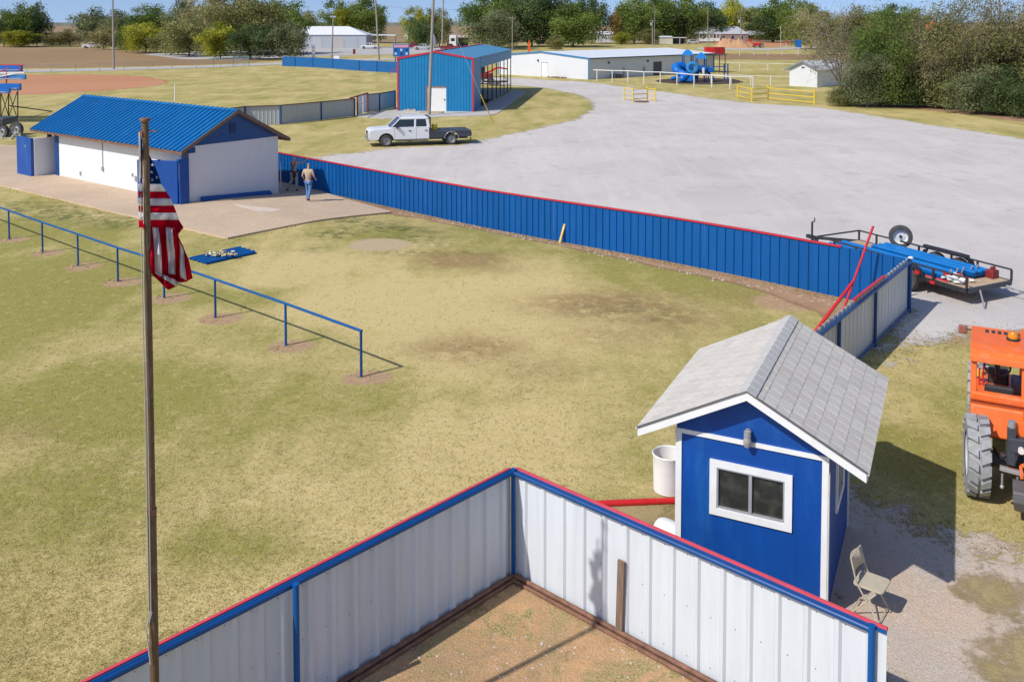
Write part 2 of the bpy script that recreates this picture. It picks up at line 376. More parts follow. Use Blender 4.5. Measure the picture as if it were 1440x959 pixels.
def zone(name, poly, material, cell=.5, level=1, buf=2.0, px=True, label=None):
    pts = [tuple(G(*p)[:2]) for p in poly] if px else poly
    P = np.array(pts); x0, y0 = P.min(0)-buf; x1, y1 = P.max(0)+buf
    xs = np.arange(x0, x1+cell, cell); ys = np.arange(y0, y1+cell, cell)
    o = grid_mesh(name, xs, ys, .004*level, material, {'edge': lambda x, y: sdist(x, y, pts)}, keep=lambda X, Y: sdist(X, Y, pts) > -buf)
    if label: o['label'] = label
    return o

def spaced(a, b, fine0, fine1, step, grow=1.12):
    out = list(np.arange(fine0, fine1+step, step)); s = step
    while out[-1] < b: s *= grow; out.append(out[-1]+s)
    s = step
    while out[0] > a: s *= grow; out.insert(0, out[0]-s)
    return np.array(out)
BLOBS = {k: [] for k in ('lush', 'dry', 'brown', 'dark', 'bare', 'sand')}
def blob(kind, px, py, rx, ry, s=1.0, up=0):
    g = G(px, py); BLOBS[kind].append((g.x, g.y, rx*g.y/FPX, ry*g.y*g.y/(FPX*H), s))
for a in [(30, 420, 170, 70, .7), (150, 560, 190, 60, .8), (420, 560, 160, 60, .5), (100, 700, 120, 60, .5), (330, 760, 90, 40, .35), (900, 380, 120, 30, .4), (1010, 400, 90, 22, .7), (880, 360, 90, 14, .55),
          (640, 370, 60, 20, .4), (60, 330, 120, 22, .5), (400, 470, 90, 25, .6), (560, 330, 60, 12, .5), (860, 620, 80, 40, .35), (1290, 640, 90, 40, .7), (1380, 600, 50, 60, .5), (1330, 560, 60, 40, .3), (330, 420, 70, 14, .5)]: blob('lush', *a)
for a in [(620, 430, 240, 70, .75), (700, 620, 170, 60, .6), (520, 700, 170, 60, .6), (250, 860, 200, 80, .45), (480, 620, 90, 40, .3), (760, 420, 160, 40, .5), (420, 380, 120, 26, .5), (60, 600, 90, 40, .2)]: blob('dry', *a)
for a in [(650, 365, 50, 10, .8), (700, 378, 40, 8, .6), (620, 360, 40, 7, .7), (850, 430, 90, 18, .75), (660, 480, 70, 18, .5), (880, 470, 100, 18, .55), (930, 440, 90, 26, .55), (20, 610, 60, 20, .4), (640, 500, 60, 12, .5), (760, 510, 70, 20, .3), (1060, 420, 50, 14, .5)]: blob('brown', *a)
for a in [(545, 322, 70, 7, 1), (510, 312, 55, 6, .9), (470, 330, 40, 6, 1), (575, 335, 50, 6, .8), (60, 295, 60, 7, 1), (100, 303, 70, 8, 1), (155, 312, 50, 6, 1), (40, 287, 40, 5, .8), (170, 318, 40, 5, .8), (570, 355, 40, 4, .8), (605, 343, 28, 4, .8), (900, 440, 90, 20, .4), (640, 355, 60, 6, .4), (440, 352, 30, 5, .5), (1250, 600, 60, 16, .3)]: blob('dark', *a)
for a in [(650, 366, 60, 11, 1.3), (860, 428, 110, 20, 1.1), (935, 445, 80, 20, .9), (660, 490, 80, 18, .9), (760, 520, 60, 14, .6)]: blob('brown', *a)
blob('sand', 533, 344, 42, 9, 1.1)
POSTS = [(13, 336), (60, 355), (110, 374), (166, 396), (231, 419), (303, 447), (402, 486), (508, 530)]
for i, (x, y) in enumerate(POSTS): blob('bare', x+8, y+1, 19+i*2.4, 4.2+i*.9, 1.0)
for a in [(480, 296, 60, 5, .5), (1110, 425, 55, 14, .8), (940, 690, 50, 16, .6), (900, 740, 80, 26, .7), (1330, 472, 60, 20, .6)]: blob('bare', *a)
def blobfn(kind):
    def f(x, y):
        o = np.zeros_like(x)
        for bx, by, rx, ry, s in BLOBS[kind]:
            d = ((x-bx)/rx)**2+((y-by)/ry)**2; o = np.maximum(o, s*np.exp(-(d**1.4)*.7))
        return o
    return f
def fieldfn(x, y): return sm((np.hypot(x, y)-330)/120)
gx = spaced(-4000, 4000, -26, 15, .33, 1.13); gy = spaced(-60, 6500, 6, 50, .33, 1.05)
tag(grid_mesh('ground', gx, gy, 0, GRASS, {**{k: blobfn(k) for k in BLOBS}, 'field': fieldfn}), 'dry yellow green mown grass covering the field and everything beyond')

GRAVEL = soil_mat('pale_limestone_gravel', (.50, .465, .435), (.58, .54, .50), (.42, .39, .365), amp=1.1, s1=.14, s2=.9, s3=30, tracks=(-38, 1.3, (.66, .63, .59)), stones=(9, (.66, .63, .58), .3, .35), edge_soft=.2)
GRAVELB = soil_mat('brown_gravel', (.52, .45, .385), (.60, .46, .34), (.56, .52, .47), amp=1.7, s1=.6, s2=2.5, s3=38, stones=(26, (.76, .71, .64), .35, .75), bump=1.0, edge_soft=.2)
DIRT = soil_mat('bare_dirt', (.56, .34, .175), (.40, .27, .15), (.25, .19, .075), amp=.9, s1=1.2, s2=3.0, s3=34, stones=(34, (.60, .50, .38), .25, .5), bump=1.0, grass=(.22, .19, .065))
DIRTS = soil_mat('red_dirt_strip', (.34, .20, .115), (.42, .28, .17), (.24, .135, .075), amp=.28, s1=.8, s2=3, s3=50, edge_soft=.15)
CLAY = soil_mat('orange_infield_clay', (.47, .225, .12), (.50, .255, .14), amp=.9, s1=.05, s2=.5, s3=8, bump=0, edge_soft=.3)
SLAB = soil_mat('tan_concrete_slab', (.56, .43, .305), (.49, .375, .265), (.60, .485, .37), edge=False, s1=.3, s2=1.2, s3=20, bump=.15)
WALK = soil_mat('grey_concrete_path', (.44, .42, .39), (.50, .48, .44), edge=False, s1=.4, s2=2, s3=20, bump=.15)
ROADM = soil_mat('pale_road', (.42, .40, .38), (.46, .44, .42), amp=.8, s1=.03, s2=.3, s3=5, bump=0, edge_soft=.3)
DRYF = soil_mat('dry_brown_field', (.27, .18, .095), (.33, .22, .12), (.20, .15, .07), amp=5, s1=.02, s2=.2, s3=2.5, bump=0, edge_soft=2)
MULCH = soil_mat('dark_playground_mulch', (.075, .055, .045), (.10, .075, .06), amp=.6, s1=.3, s2=2, s3=20, bump=.3)

# ---- gravel lot with the road running off behind it
zone('gravel_lot', [(400, 262), (440, 222), (490, 216), (560, 208), (650, 205), (700, 193), (765, 180), (812, 168), (833, 155), (834, 145), (815, 134), (770, 124.5), (735, 121), (640, 117), (640, 108), (720, 110),
     (827, 116), (860, 120), (930, 129), (1000, 139), (1060, 146), (1150, 151), (1290, 173), (1440, 196), (1900, 285), (1900, 480), (1440, 462), (1385, 468), (1340, 474), (1290, 480), (1262, 505), (1235, 508), (1279, 432), (1200, 416), (1080, 391), (720, 319), (460, 269)], GRAVEL, cell=.8, level=2, buf=2.4)
zone('gravel_path', [(1100, 905), (1150, 690), (1240, 712), (1300, 742), (1370, 762), (1440, 778), (1700, 840), (1800, 1500), (1225, 1500), (1235, 960)], GRAVELB, cell=.3, level=2, buf=1.8)
zone('bare_dirt_patch', [(722, 800), (300, 1010), (250, 1400), (1350, 1400), (1228, 1060)], DIRT, cell=.25, level=1, buf=.6)
zone('straw_patch', [(1350, 812), (1392, 806), (1428, 826), (1440, 852), (1400, 868), (1362, 850)], soil_mat('dead_grass', (.38, .30, .14), (.46, .36, .19), (.30, .24, .10), amp=1.0, s1=.9, s2=5, s3=50, bump=1.0, edge_soft=.25), cell=.15, level=4, buf=1.3)
zone('straw_patch', [(1380, 905), (1440, 890), (1520, 930), (1450, 965), (1400, 945)], MATS['dead_grass'], cell=.15, level=6, buf=1.3)
zone('straw_patch', [(880, 700), (955, 706), (955, 760), (915, 770), (850, 722)], MATS['dead_grass'], cell=.15, level=5, buf=1.3)
zone('red_dirt_strip', [(400, 268), (452, 262), (720, 320), (900, 358), (1080, 392), (1200, 416), (1279, 434), (1185, 462), (1150, 440), (1090, 414), (1000, 391), (900, 370), (720, 332), (600, 309), (545, 301), (480, 296)], DIRTS, cell=.4, level=1, buf=.6)
zone('infield', [(-300, 100), (0, 106), (130, 105), (200, 107.5), (232, 113), (236, 117), (220, 121), (150, 128), (60, 133), (0, 134), (-400, 140)], CLAY, cell=1.5, level=1, buf=2)
zone('far_road', [(-400, 100), (0, 99.5), (150, 96.5), (300, 92.5), (400, 88.2), (470, 84), (560, 82), (660, 82), (660, 84), (560, 84.5), (480, 87), (400, 91), (300, 95.5), (150, 100), (0, 103), (-400, 104)], ROADM, cell=2.5, level=9, buf=3)
zone('far_gravel_yard', [(200, 77), (330, 70), (520, 66.5), (640, 66.5), (720, 68), (640, 74), (560, 77), (420, 80), (360, 84), (260, 84)], ROADM, cell=4, level=6, buf=3)
zone('dry_field', [(-500, 66), (0, 66), (130, 68), (200, 72), (330, 80), (400, 85), (300, 91), (150, 94.5), (0, 97), (-500, 98)], DRYF, cell=5, level=3, buf=14)
zone('far_dry_lawn', [(1000, 76), (1300, 78), (1180, 85), (1000, 84)], DRYF, cell=4, level=2, buf=10)
zone('far_street', [(980, 67.5), (1070, 68.5), (1250, 64), (1250, 66), (1070, 71), (980, 70)], ROADM, cell=4, level=8, buf=3)
zone('dug_soil', [(1000, 58), (1140, 60), (1090, 67), (1010, 66)], CLAY, cell=3, level=5, buf=3)
zone('tree_litter', [(1185, 149), (1290, 148), (1440, 158), (1600, 170), (1440, 172), (1350, 160), (1250, 151)], DIRTS, cell=1.0, level=1, buf=1)
zone('playground_mulch', [(922, 113), (950, 110.5), (1000, 110), (1035, 112), (1046, 116), (1030, 118.5), (990, 119.5), (950, 118), (925, 116)], MULCH, cell=.8, level=1, buf=1)

def slab(name, poly, material, th, cell=1.5):
    bm = bmesh.new(); vs = [bm.verts.new(tuple(G(*p)[:2])+(0,)) for p in poly]; f = bm.faces.new(vs)
    P = np.array([v.co[:2] for v in vs]); x0, y0 = P.min(0); x1, y1 = P.max(0)
    for x in np.arange(x0+cell, x1, cell): bmesh.ops.bisect_plane(bm, geom=bm.verts[:]+bm.edges[:]+bm.faces[:], plane_co=(x, 0, 0), plane_no=(1, 0, 0))
    for y in np.arange(y0+cell, y1, cell): bmesh.ops.bisect_plane(bm, geom=bm.verts[:]+bm.edges[:]+bm.faces[:], plane_co=(0, y, 0), plane_no=(0, 1, 0))
    bmesh.ops.recalc_face_normals(bm, faces=bm.faces[:])
    if bm.faces[:][0].normal.z < 0: bmesh.ops.reverse_faces(bm, faces=bm.faces[:])
    e = bmesh.ops.extrude_face_region(bm, geom=bm.faces[:]); top = [g for g in e['geom'] if isinstance(g, bmesh.types.BMVert)]
    for v in bm.verts: v.co.z = float(T(v.co.x, v.co.y))-.2
    for v in top: v.co.z = float(T(v.co.x, v.co.y))+th
    bmesh.ops.recalc_face_normals(bm, faces=bm.faces[:])
    me = bpy.data.meshes.new(name); bm.to_mesh(me); bm.free(); me.materials.append(material)
    o = bpy.data.objects.new(name, me); col.objects.link(o); o['kind'] = 'structure'; return o
slab('concrete_slab', [(-260, 212), (-30, 255), (0, 262), (320, 337), (552, 300), (470, 277), (430, 262), (388, 250), (150, 212), (40, 207), (-200, 196)], SLAB, .07)
slab('worn_slab_patch', [(330, 289), (352, 292), (380, 295), (398, 297), (385, 299.5), (362, 299.5), (350, 296), (335, 293)], mat('pale_worn_concrete', (.62, .52, .42), .9), .074, .8)
slab('concrete_path', [(495, 164), (558, 154), (600, 156), (665, 156.5), (720, 129), (742, 129), (700, 160), (690, 163), (600, 166), (540, 168)], WALK, .05, 3)

# ------------------------------------------------------------------ ribbed metal sheet fences
def rib_profile(L, pitch, off=0.0, rw=.05, rd=.028):
    """(s, depth) along a ribbed sheet of length L"""
    pr = [(0, 0)]; x = off
    while x < L:
        for ds, d in ((-rw*.8, 0), (-rw*.35, rd), (rw*.35, rd), (rw*.8, 0)):
            s = x+ds
            if 0 < s < L: pr.append((s, d))
        x += pitch
    pr.append((L, 0)); return pr
def sheet(mb, a, b, za, zb, ta, tb, nrm, pitch, off, rd=.028, rw=.05, mi=0, jag=0):
    """a->b in plan; bottom z za..zb, top z ta..tb; ribs towards nrm"""
    a, b = Vector((a[0], a[1], 0)), Vector((b[0], b[1], 0)); L = (b-a).length; u = (b-a)/L; n = Vector((nrm[0], nrm[1], 0)).normalized()
    pr = rib_profile(L, pitch, off, rw, rd); vs = []
    for s, d in pr:
        t = s/L; p = a+u*s+n*d
        vs += [p+Vector((0, 0, za+(zb-za)*t+random.uniform(-jag, jag))), p+Vector((0, 0, ta+(tb-ta)*t))]
    # a back skin 1.5 mm behind gives the sheet its own thickness
    k = len(vs); vs += [v-n*.0015 for v in vs]; fs = []
    for i in range(len(pr)-1):
        fs.append((2*i, 2*i+2, 2*i+3, 2*i+1)); fs.append((k+2*i, k+2*i+1, k+2*i+3, k+2*i+2))
        fs.append((2*i+1, 2*i+3, k+2*i+3, k+2*i+1))
    mb.add(vs, fs, mi)
def sheet_run(root, a, b, ha, hb, nrm, matl, width=.9, pitch=.3, rd=.028, rw=.05, lift=.03, jag=.004, off=.5):
    """a, b ground points; each sheet is a part of its own"""
    a, b = Vector(a), Vector(b); L = (b.xy-a.xy).length; n = max(1, round(L/width)); w_ = L/n
    for i in range(n):
        t0, t1 = i/n, (i+1)/n
        p, q = a.lerp(b, t0), a.lerp(b, t1); p.z = float(T(p.x, p.y)); q.z = float(T(q.x, q.y))
        nn = Vector((nrm[0], nrm[1], 0)).normalized()*random.uniform(0, .006)
        mb = MB(); sheet(mb, (p.x+nn.x, p.y+nn.y), (q.x+nn.x, q.y+nn.y), p.z+lift, q.z+lift, p.z+ha+(hb-ha)*t0, q.z+ha+(hb-ha)*t1, nrm, w_/round(width/pitch), w_/round(width/pitch)*off, rd, rw, jag=jag)
        mb.build('metal_sheet', matl, root, world=True)

# near enclosure: rails and posts on the camera side, sheets behind them
F0 = G(722, 812); 
def topY(py, h): # depth where height h shows at row py
    d = ray(720, py); return (h-H)/d.z*d.y
hF = AT(722, 661, F0.y).z
YE = topY(881, hF); FE = Vector((AT(1226, 881, YE).x, YE, 0)); YL = topY(955, hF); FL = Vector((AT(140, 955, YL).x, YL, 0))
FL2 = F0+(FL-F0)*1.5
fen = thing('metal_fence', 'white ribbed metal fence with blue rails and red cap forming the corner nearest the camera', 'fence', F0)
uR = (FE-F0).normalized(); uL = (FL2-F0).normalized(); nR = Vector((-uR.y, uR.x, 0)); nL = Vector((uL.y, -uL.x, 0))
if nR.y < 0: nR = -nR
if nL.y < 0: nL = -nL
# ribs face the enclosure, sheets 6 cm behind the rail
sheet_run(fen, F0+nR*.06, FE+nR*.06+uR*.14, hF-.02, hF-.02, -nR, WHITEM, .98, .33, rd=.032, rw=.06)
sheet_run(fen, F0+nL*.06, FL2+nL*.06, hF-.02, hF-.02, -nL, WHITEM, .98, .33, rd=.040, rw=.085)
for (e, u, n_) in ((FE, uR, nR), (FL2, uL, nL)):
    zt = Vector((0, 0, hF-.035)); zb = Vector((0, 0, .05))
    MB().tube(F0+zt+u*.03, e+zt, .034, 12).build('top_rail', BLUE_D, fen, True, smooth=True)
    MB().tube(F0+zb+u*.04-n_*.01, e+zb-n_*.01, .035, 10).build('bottom_rail', RUST, fen, True, smooth=True)
    MB().tube(F0+Vector((0, 0, .028))+u*.04-n_*.085, e+Vector((0, 0, .028))-n_*.085, .026, 8).build('ground_pipe', RUST, fen, True, smooth=True)
    a = F0+n_*.07+Vector((0, 0, hF+.0)); b = e+n_*.07+Vector((0, 0, hF+.0))+(u*.14 if u is uR else u*0)
    MB().beam(a, b, .045, .035).build('red_cap', mat('faded_red_cap', (.62, .07, .09), .5, var=.12, scale=4), fen, True, bevel=.004)
    MB().beam(a-n_*.035-Vector((0, 0, .018)), b-n_*.035-Vector((0, 0, .018)), .025, .03).build('cap_flashing', BLUE, fen, True)
Y4 = topY(823, hF); P4 = Vector((AT(416, 823, Y4).x, Y4, 0))
for p in (F0, P4, FE, P4+(P4-F0)):
    MB().tube(p+Vector((0, 0, -.2)), p+Vector((0, 0, hF+.012)), .037, 12).tube(p+Vector((0, 0, hF+.006)), p+Vector((0, 0, hF+.02)), .041, 12).build('post', BLUE, fen, True, smooth=True)
# screws at every other rib under the rail
bp = G(882, 884); 
tb = Vector(F0)+uR*((bp-F0).dot(uR))-nR*.012
MB().beam(tb+Vector((0, 0, .05)), tb+uR*.03+Vector((0, 0, 1.02)), .105, .035, up=-nR).solo('timber_board', 'weathered brown board standing against the white fence left of the blue shed', 'board', WOOD, tb, world=True, bevel=.004)

# long blue fence
B0, B1 = G(380, 257), G(1279, 440)
B0 = B1+(G(500, 281)-B1)*1.31
bf = thing('metal_fence', 'long royal blue ribbed metal fence with thin red cap beside the gravel lot', 'fence', B1)
ub = (B0-B1).normalized(); nb = Vector((-ub.y, ub.x, 0)); nb = nb if nb.y < 0 else -nb
hb_ = 1.53
LB = (B0.xy-B1.xy).length
sheet_run(bf, B0, B1, 1.6, 1.50, nb, BLUE, .95, .32, rd=.035, rw=.030, lift=-.03)
def fp(t, z, o=0):   # along from B1
    p = B1+ub*t+nb*o; return Vector((p.x, p.y, float(T(p.x, p.y))+z))
for i in range(int(LB//2.44)+1):
    MB().tube(fp(i*2.44+.05, -.2, -.08), fp(i*2.44+.05, 1.47, -.08), .036, 8).build('post', BLUE_D, bf, True, smooth=True)
cap_from = (G(1180, 420)-B1).dot(ub)
k = 0; t = cap_from
while t < LB-.1:
    e = min(t+3.05, LB); hh = 1.505+.1*(t/LB); h2 = 1.505+.1*(e/LB)
    MB().beam(fp(t, hh, .01), fp(e-.006, h2, .01), .075, .05).build('red_cap', RED, bf, True); t = e
# short white fence closing the corner
S0 = G(1279, 440); d1 = AT(1176, 450, topY(450, 1.48)); S1 = Vector((d1.x, d1.y, 0)); us = (S1-S0); us.z = 0; us.normalize(); S0.z = 0
S2 = S0+us*9.0
sf = thing('metal_fence', 'short grey white ribbed fence with blue posts running behind the shed roof', 'fence', S0)
ns = Vector((-us.y, us.x, 0)); ns = ns if ns.x > 0 else -ns   # towards the camera side (right)
sheet_run(sf, S0-ns*.06, S2-ns*.06, 1.53, 1.55, -ns, GREYM, .9, .3, rd=.03, rw=.07, lift=.04)
for d_ in (0, 3.35, 6.2, 8.6):
    p = S0+us*d_; MB().tube(p+Vector((0, 0, -.2)), p+Vector((0, 0, 1.47)), .042, 10).build('post', BLUE_D, sf, True, smooth=True)
MB().tube(S0+Vector((0, 0, 1.42)), S2+Vector((0, 0, 1.44)), .04, 10).build('top_rail', BLUE_D, sf, True, smooth=True)
MB().tube(S0+Vector((0, 0, .1)), S2+Vector((0, 0, .1)), .03, 8).build('bottom_rail', BLUE_D, sf, True, smooth=True)
MB().beam(S0+us*2.4-ns*.05+Vector((0, 0, 1.56)), S0+us*5.0-ns*.05+Vector((0, 0, 1.57)), .07, .04).build('red_cap', RED, sf, True)
MB().sphere(S0+Vector((0, 0, 1.54)), .06, 10, 6, sc=(1.3, 1, .6)).build('post_cap', WHITE, sf, True, smooth=True)

# red poles leaning in the corner
a = G(1186, 436); a.z = 0; b = AT(1228, 318, a.y+.1)
MB().tube(a, b, .034, 10).solo('leaning_pole', 'tall faded red pole leaning upright behind the short white fence', 'pole', RED, a, world=True, smooth=True)
a = AT(1143, 475, 23.2); a.z = .02; b = AT(1200, 396, 25.3)
MB().beam(a, b, .075, .06).solo('leaning_pole', 'short bright red square brace slanting against the blue fence corner', 'pole', REDB, a, world=True, bevel=.006)
# yellow lath leaning on the blue fence
a = G(787, 342); b = AT(799, 298, a.y+.35)
MB().beam(a, b, .09, .05).solo('leaning_post', 'yellow and orange striped post leaning on the long blue fence', 'post', mat('yellow_survey_post', (.66, .42, .12), .7, var=.35, scale=6), a, world=True, bevel=.006)

# ------------------------------------------------------------------ blue pipe rail
POST_T = [(12, 297), (58, 312), (109, 328.5), (165, 347), (230, 373), (302, 391), (401, 428), (507, 462)]
pr = thing('pipe_railing', 'low blue pipe railing crossing the lawn behind the flagpole', 'railing', G(508, 530))
pts = []
for i, (x, y) in enumerate(POSTS):
    g = G(x, y); h = 1.06; pts.append(g+Vector((0, 0, h)))
    MB().tube(g-Vector((0, 0, .2)), g+Vector((0, 0, h-.02)), .031, 10).build('post', BLUE_D if i % 2 else BLUE, pr, True, smooth=True)
pts = [pts[0]+(pts[0]-pts[1])*3]+pts
pts[-1] = pts[-1]+(pts[-1]-pts[-2]).normalized()*.03
MB().path(pts, .033, 10).build('top_rail', BLUE, pr, True, smooth=True)
for i in (0, 1, 2):
    g = G(13, 336)+(G(13, 336)-G(60, 355))*(i+1); MB().tube(g-Vector((0, 0, .2)), g+Vector((0, 0, 1.06)), .031, 8).build('post', BLUE, pr, True, smooth=True)

# ------------------------------------------------------------------ flagpole and flag
YP = 8.5
fb = AT(217.5, 959, YP); ft = AT(204, 171, YP); zb0 = fb.z; dirp = (ft-fb)/(ft.z-fb.z); base = fb-dirp*(fb.z)
pole = thing('flagpole', 'tall rusty brown flagpole standing in front of the near fence', 'flagpole', base)
mid = base+dirp*1.9*1.0
zmid = AT(214, 720, YP).z; mid = base+dirp*zmid
MB().tube(base-dirp*.3, mid, .043, 14, .041).build('lower_pole', POLEM, pole, True, smooth=True)
MB().tube(mid, ft, .036, 14, .032).build('upper_pole', POLEM, pole, True, smooth=True)
MB().tube(mid-dirp*.02, mid+dirp*.04, .045, 14).build('coupling', RUST, pole, True, smooth=True)
MB().lathe(ft, [(0, .03), (.045, .03), (.05, .02), (.045, 0), (0, 0)], n=14).build('pole_cap', RUST, pole, True, smooth=True)
pu = AT(199.5, 190, YP-.02)
MB().beam(ft-dirp*.14, pu+Vector((.0, 0, .02)), .02, .03).tube(pu+Vector((-.012, -.01, .01)), pu+Vector((.012, .03, .01)), .03, 10).beam(ft-dirp*.09, ft-dirp*.09+Vector((.11, .0, .0)), .012, .012).build('pulley', RUST, pole, True)
cl = AT(209.5, 868, YP-.05)
rope = MB().path([pu+Vector((-.012, 0, 0)), AT(198, 320, YP-.03), AT(204.5, 600, YP-.04), cl], .005, 5)
rope.path([pu+Vector((.014, 0, 0)), AT(202.5, 400, YP-.05), AT(208, 600, YP-.05), cl+Vector((.02, 0, 0))], .005, 5).path([cl, cl+Vector((-.02, -.02, -.1)), cl+Vector((.01, -.01, -.45))], .007, 5)
rope.build('rope', mat('grey_rope', (.40, .37, .33), .9), pole, True)
MB().beam(cl+Vector((-.01, 0, -.06)), cl+Vector((.02, .0, .06)), .03, .02).build('cleat', GALV, pole, True)
# flag: strips between two edges, tessellated with folds in depth
def fdepth(x, y):
    k = (x-205)/60; lower = max(0, min(1, (y-318)/10.))
    d = .07+.05*math.sin(x*.33+y*.02)*max(0.25, k)+.035*math.sin(y*.11+x*.1)
    d += (x-205)/FPX*YP*.95
    d += -lower*.09+lower*.045*math.sin(x*.62+y*.012)
    return d
fl = MB()
def strip(A, B, mi, n=16, m=6, dz=0):
    def samp(P, t):
        ls = [math.dist(P[i], P[i+1]) for i in range(len(P)-1)]; tot = sum(ls); s = t*tot
        for i, L_ in enumerate(ls):
            if s <= L_+1e-9: u = s/max(L_, 1e-9); return (P[i][0]+(P[i+1][0]-P[i][0])*u, P[i][1]+(P[i+1][1]-P[i][1])*u)
            s -= L_
        return P[-1]
    vs = []
    for i in range(n+1):
        a, b = samp(A, i/n), samp(B, i/n)
        for j in range(m+1):
            u = j/m; x = a[0]+(b[0]-a[0])*u; y = a[1]+(b[1]-a[1])*u
            vs.append(AT(x, y, YP+fdepth(x, y)+dz))
    fl.add(vs, [(i*(m+1)+j, i*(m+1)+j+1, (i+1)*(m+1)+j+1, (i+1)*(m+1)+j) for i in range(n) for j in range(m)], mi)
# canton (blue), then horizontal stripes top to bottom
strip([(204, 205), (212, 222), (218, 234), (223, 247), (226.8, 259)], [(204, 212), (204, 225), (204, 235), (204, 247), (204, 259)], 2)
ys = [259, 269.7, 279.2, 289.4, 299.4, 309.6, 321]; xr = [226.8, 234, 239.8, 244.5, 248.3, 251.8, 258]
for i in range(6):
    strip([(203, ys[i]), (xr[i], ys[i])], [(203, ys[i+1]), (xr[i+1], ys[i+1]-(1 if i == 5 else 0))], 1 if i % 2 == 0 else 0, 14, 3)
# gathered part left of the pole
for x0, x1, mi, yt in ((195.2, 197.4, 1, 187), (197.4, 199.8, 2, 196), (199.8, 203.2, 1, 190)):
    strip([(x0, yt), (x0, 258)], [(x1, yt), (x1, 258)], mi, 10, 2, -.05)
for i in range(6):
    strip([(195, ys[i]), (203.2, ys[i])], [(195.3, ys[i+1]-2), (203.2, ys[i+1])], 1 if i % 2 == 0 else 0, 5, 2, -.05)
# lower fold, stripes hanging down
top = [(212, 319.5), (214, 320), (223, 320), (232.5, 320), (242, 320), (249, 321), (256, 322)]
for A, B, mi in (
    ([(208, 319), (210, 350), (213, 385)], [(214, 320), (216.5, 350), (218, 385)], 0),
    ([(214, 320), (216.5, 350), (218, 385)], [(223, 320), (226, 350), (227.8, 385.5)], 1),
    ([(223, 320), (226, 350), (227.8, 385.5)], [(232.8, 320), (235, 350), (236.7, 386)], 0),
    ([(232.8, 320), (235, 350), (236.7, 386)], [(242.5, 321), (245, 350), (246.5, 387.5)], 1),
    ([(242.5, 321), (245, 350), (246.5, 387.5)], [(250, 325), (252.5, 345), (253.4, 390.5)], 0),
    ([(250, 325), (253, 345), (253.4, 390.5)], [(249.5, 330), (258.5, 355), (262.5, 395.5)], 1),
    ([(249.5, 330), (258.5, 355), (262.5, 395.5)], [(253.5, 338), (264, 362), (271, 391)], 0),
    ([(242.5, 319.5), (249, 325), (249.5, 331)], [(258, 320), (253.5, 326), (249.5, 331)], 0)):
    strip(A, B, mi, 16, 4)
strip([(212.5, 384.5), (236, 407.8)], [(219, 385), (247, 403)], 0, 10, 3, -.05)
strip([(219, 385), (247, 403)], [(227, 385), (255, 397.5)], 1, 10, 3, -.05)
strip([(227, 385), (255, 397.5)], [(246, 386.5), (263.5, 395.5)], 0, 10, 3, -.05)
def star(cx, cy, r, tilt=0):
    pts = []
    for i in range(10):
        a = math.pi/2+i*math.pi/5+tilt; rr = r if i % 2 == 0 else r*.4; x, y = cx+rr*math.cos(a), cy-rr*math.sin(a); pts.append(AT(x, y, YP+fdepth(cx, cy)-.012))
    fl.add(pts+[AT(cx, cy, YP+fdepth(cx, cy)-.014)], [(i, (i+1) % 10, 10) for i in range(10)], 1)
for c in ((213.2, 242.5), (220.2, 249.5), (213.5, 253), (214.5, 232.5)): star(c[0], c[1], 2.7, .2)
f_o = fl.solo('flag', 'red white and blue striped flag hanging folded from the flagpole', 'flag', [FRED, FWHITE, FBLUE], AT(203, 320, YP), world=True, smooth=75)
so_ = f_o.modifiers.new('thick', 'SOLIDIFY'); so_.thickness = .004

# ------------------------------------------------------------------ the blue shed
SC = Vector((4.221, 11.98, 0)); SPHI = R(153.963)
W_, L_, HR, SL, OS, OF, OB = 2.068, 2.588, 3.013, .52, .498, .267, .71
# local frame: origin at the front-right corner, x to the right (so the shed spans x -W..0), y back along the side
shed = thing('ticket_booth', 'small bright blue wooden shed with white trim, sliding window and grey shingle roof', 'shed', SC, SPHI-math.pi)
def hs(x): return HR-SL*abs(x+W_/2)-.06
wl = MB(); e = .0
wx0, wx1, wz0, wz1 = -1.484, -.556, 1.19, 1.775     # window opening in the front wall
hw = hs(0)
fw = MB()
fw.bb(-W_, wx0, 0, .05, 0, wz1).bb(wx1, 0, 0, .05, 0, wz1).bb(wx0, wx1, 0, .05, 0, wz0)
fw.prism([(-W_, 0, wz1), (0, 0, wz1), (0, 0, hw), (-W_/2, 0, HR-.06), (-W_, 0, hw)], (0, .05, 0))
fw.build('front_wall', BLUE_W, shed)
MB().prism([(-W_, L_-.05, 0), (0, L_-.05, 0), (0, L_-.05, hw), (-W_/2, L_-.05, HR-.06), (-W_, L_-.05, hw)], (0, .05, 0)).build('back_wall', BLUE_W, shed)
sy0, sy1, sz0, sz1 = .95, 1.7, 1.1, 1.8
MB().bb(-.05, 0, .05, sy0, 0, hw).bb(-.05, 0, sy1, L_-.05, 0, hw).bb(-.05, 0, sy0, sy1, 0, sz0).bb(-.05, 0, sy0, sy1, sz1, hw).build('side_wall', BLUE_W, shed)
MB().bb(-W_, -W_+.05, .05, L_-.05, 0, hw).build('side_wall', BLUE_W, shed)
MB().bb(-W_+.05, -.05, .05, L_-.05, .02, .08).build('floor', WOOD, shed)
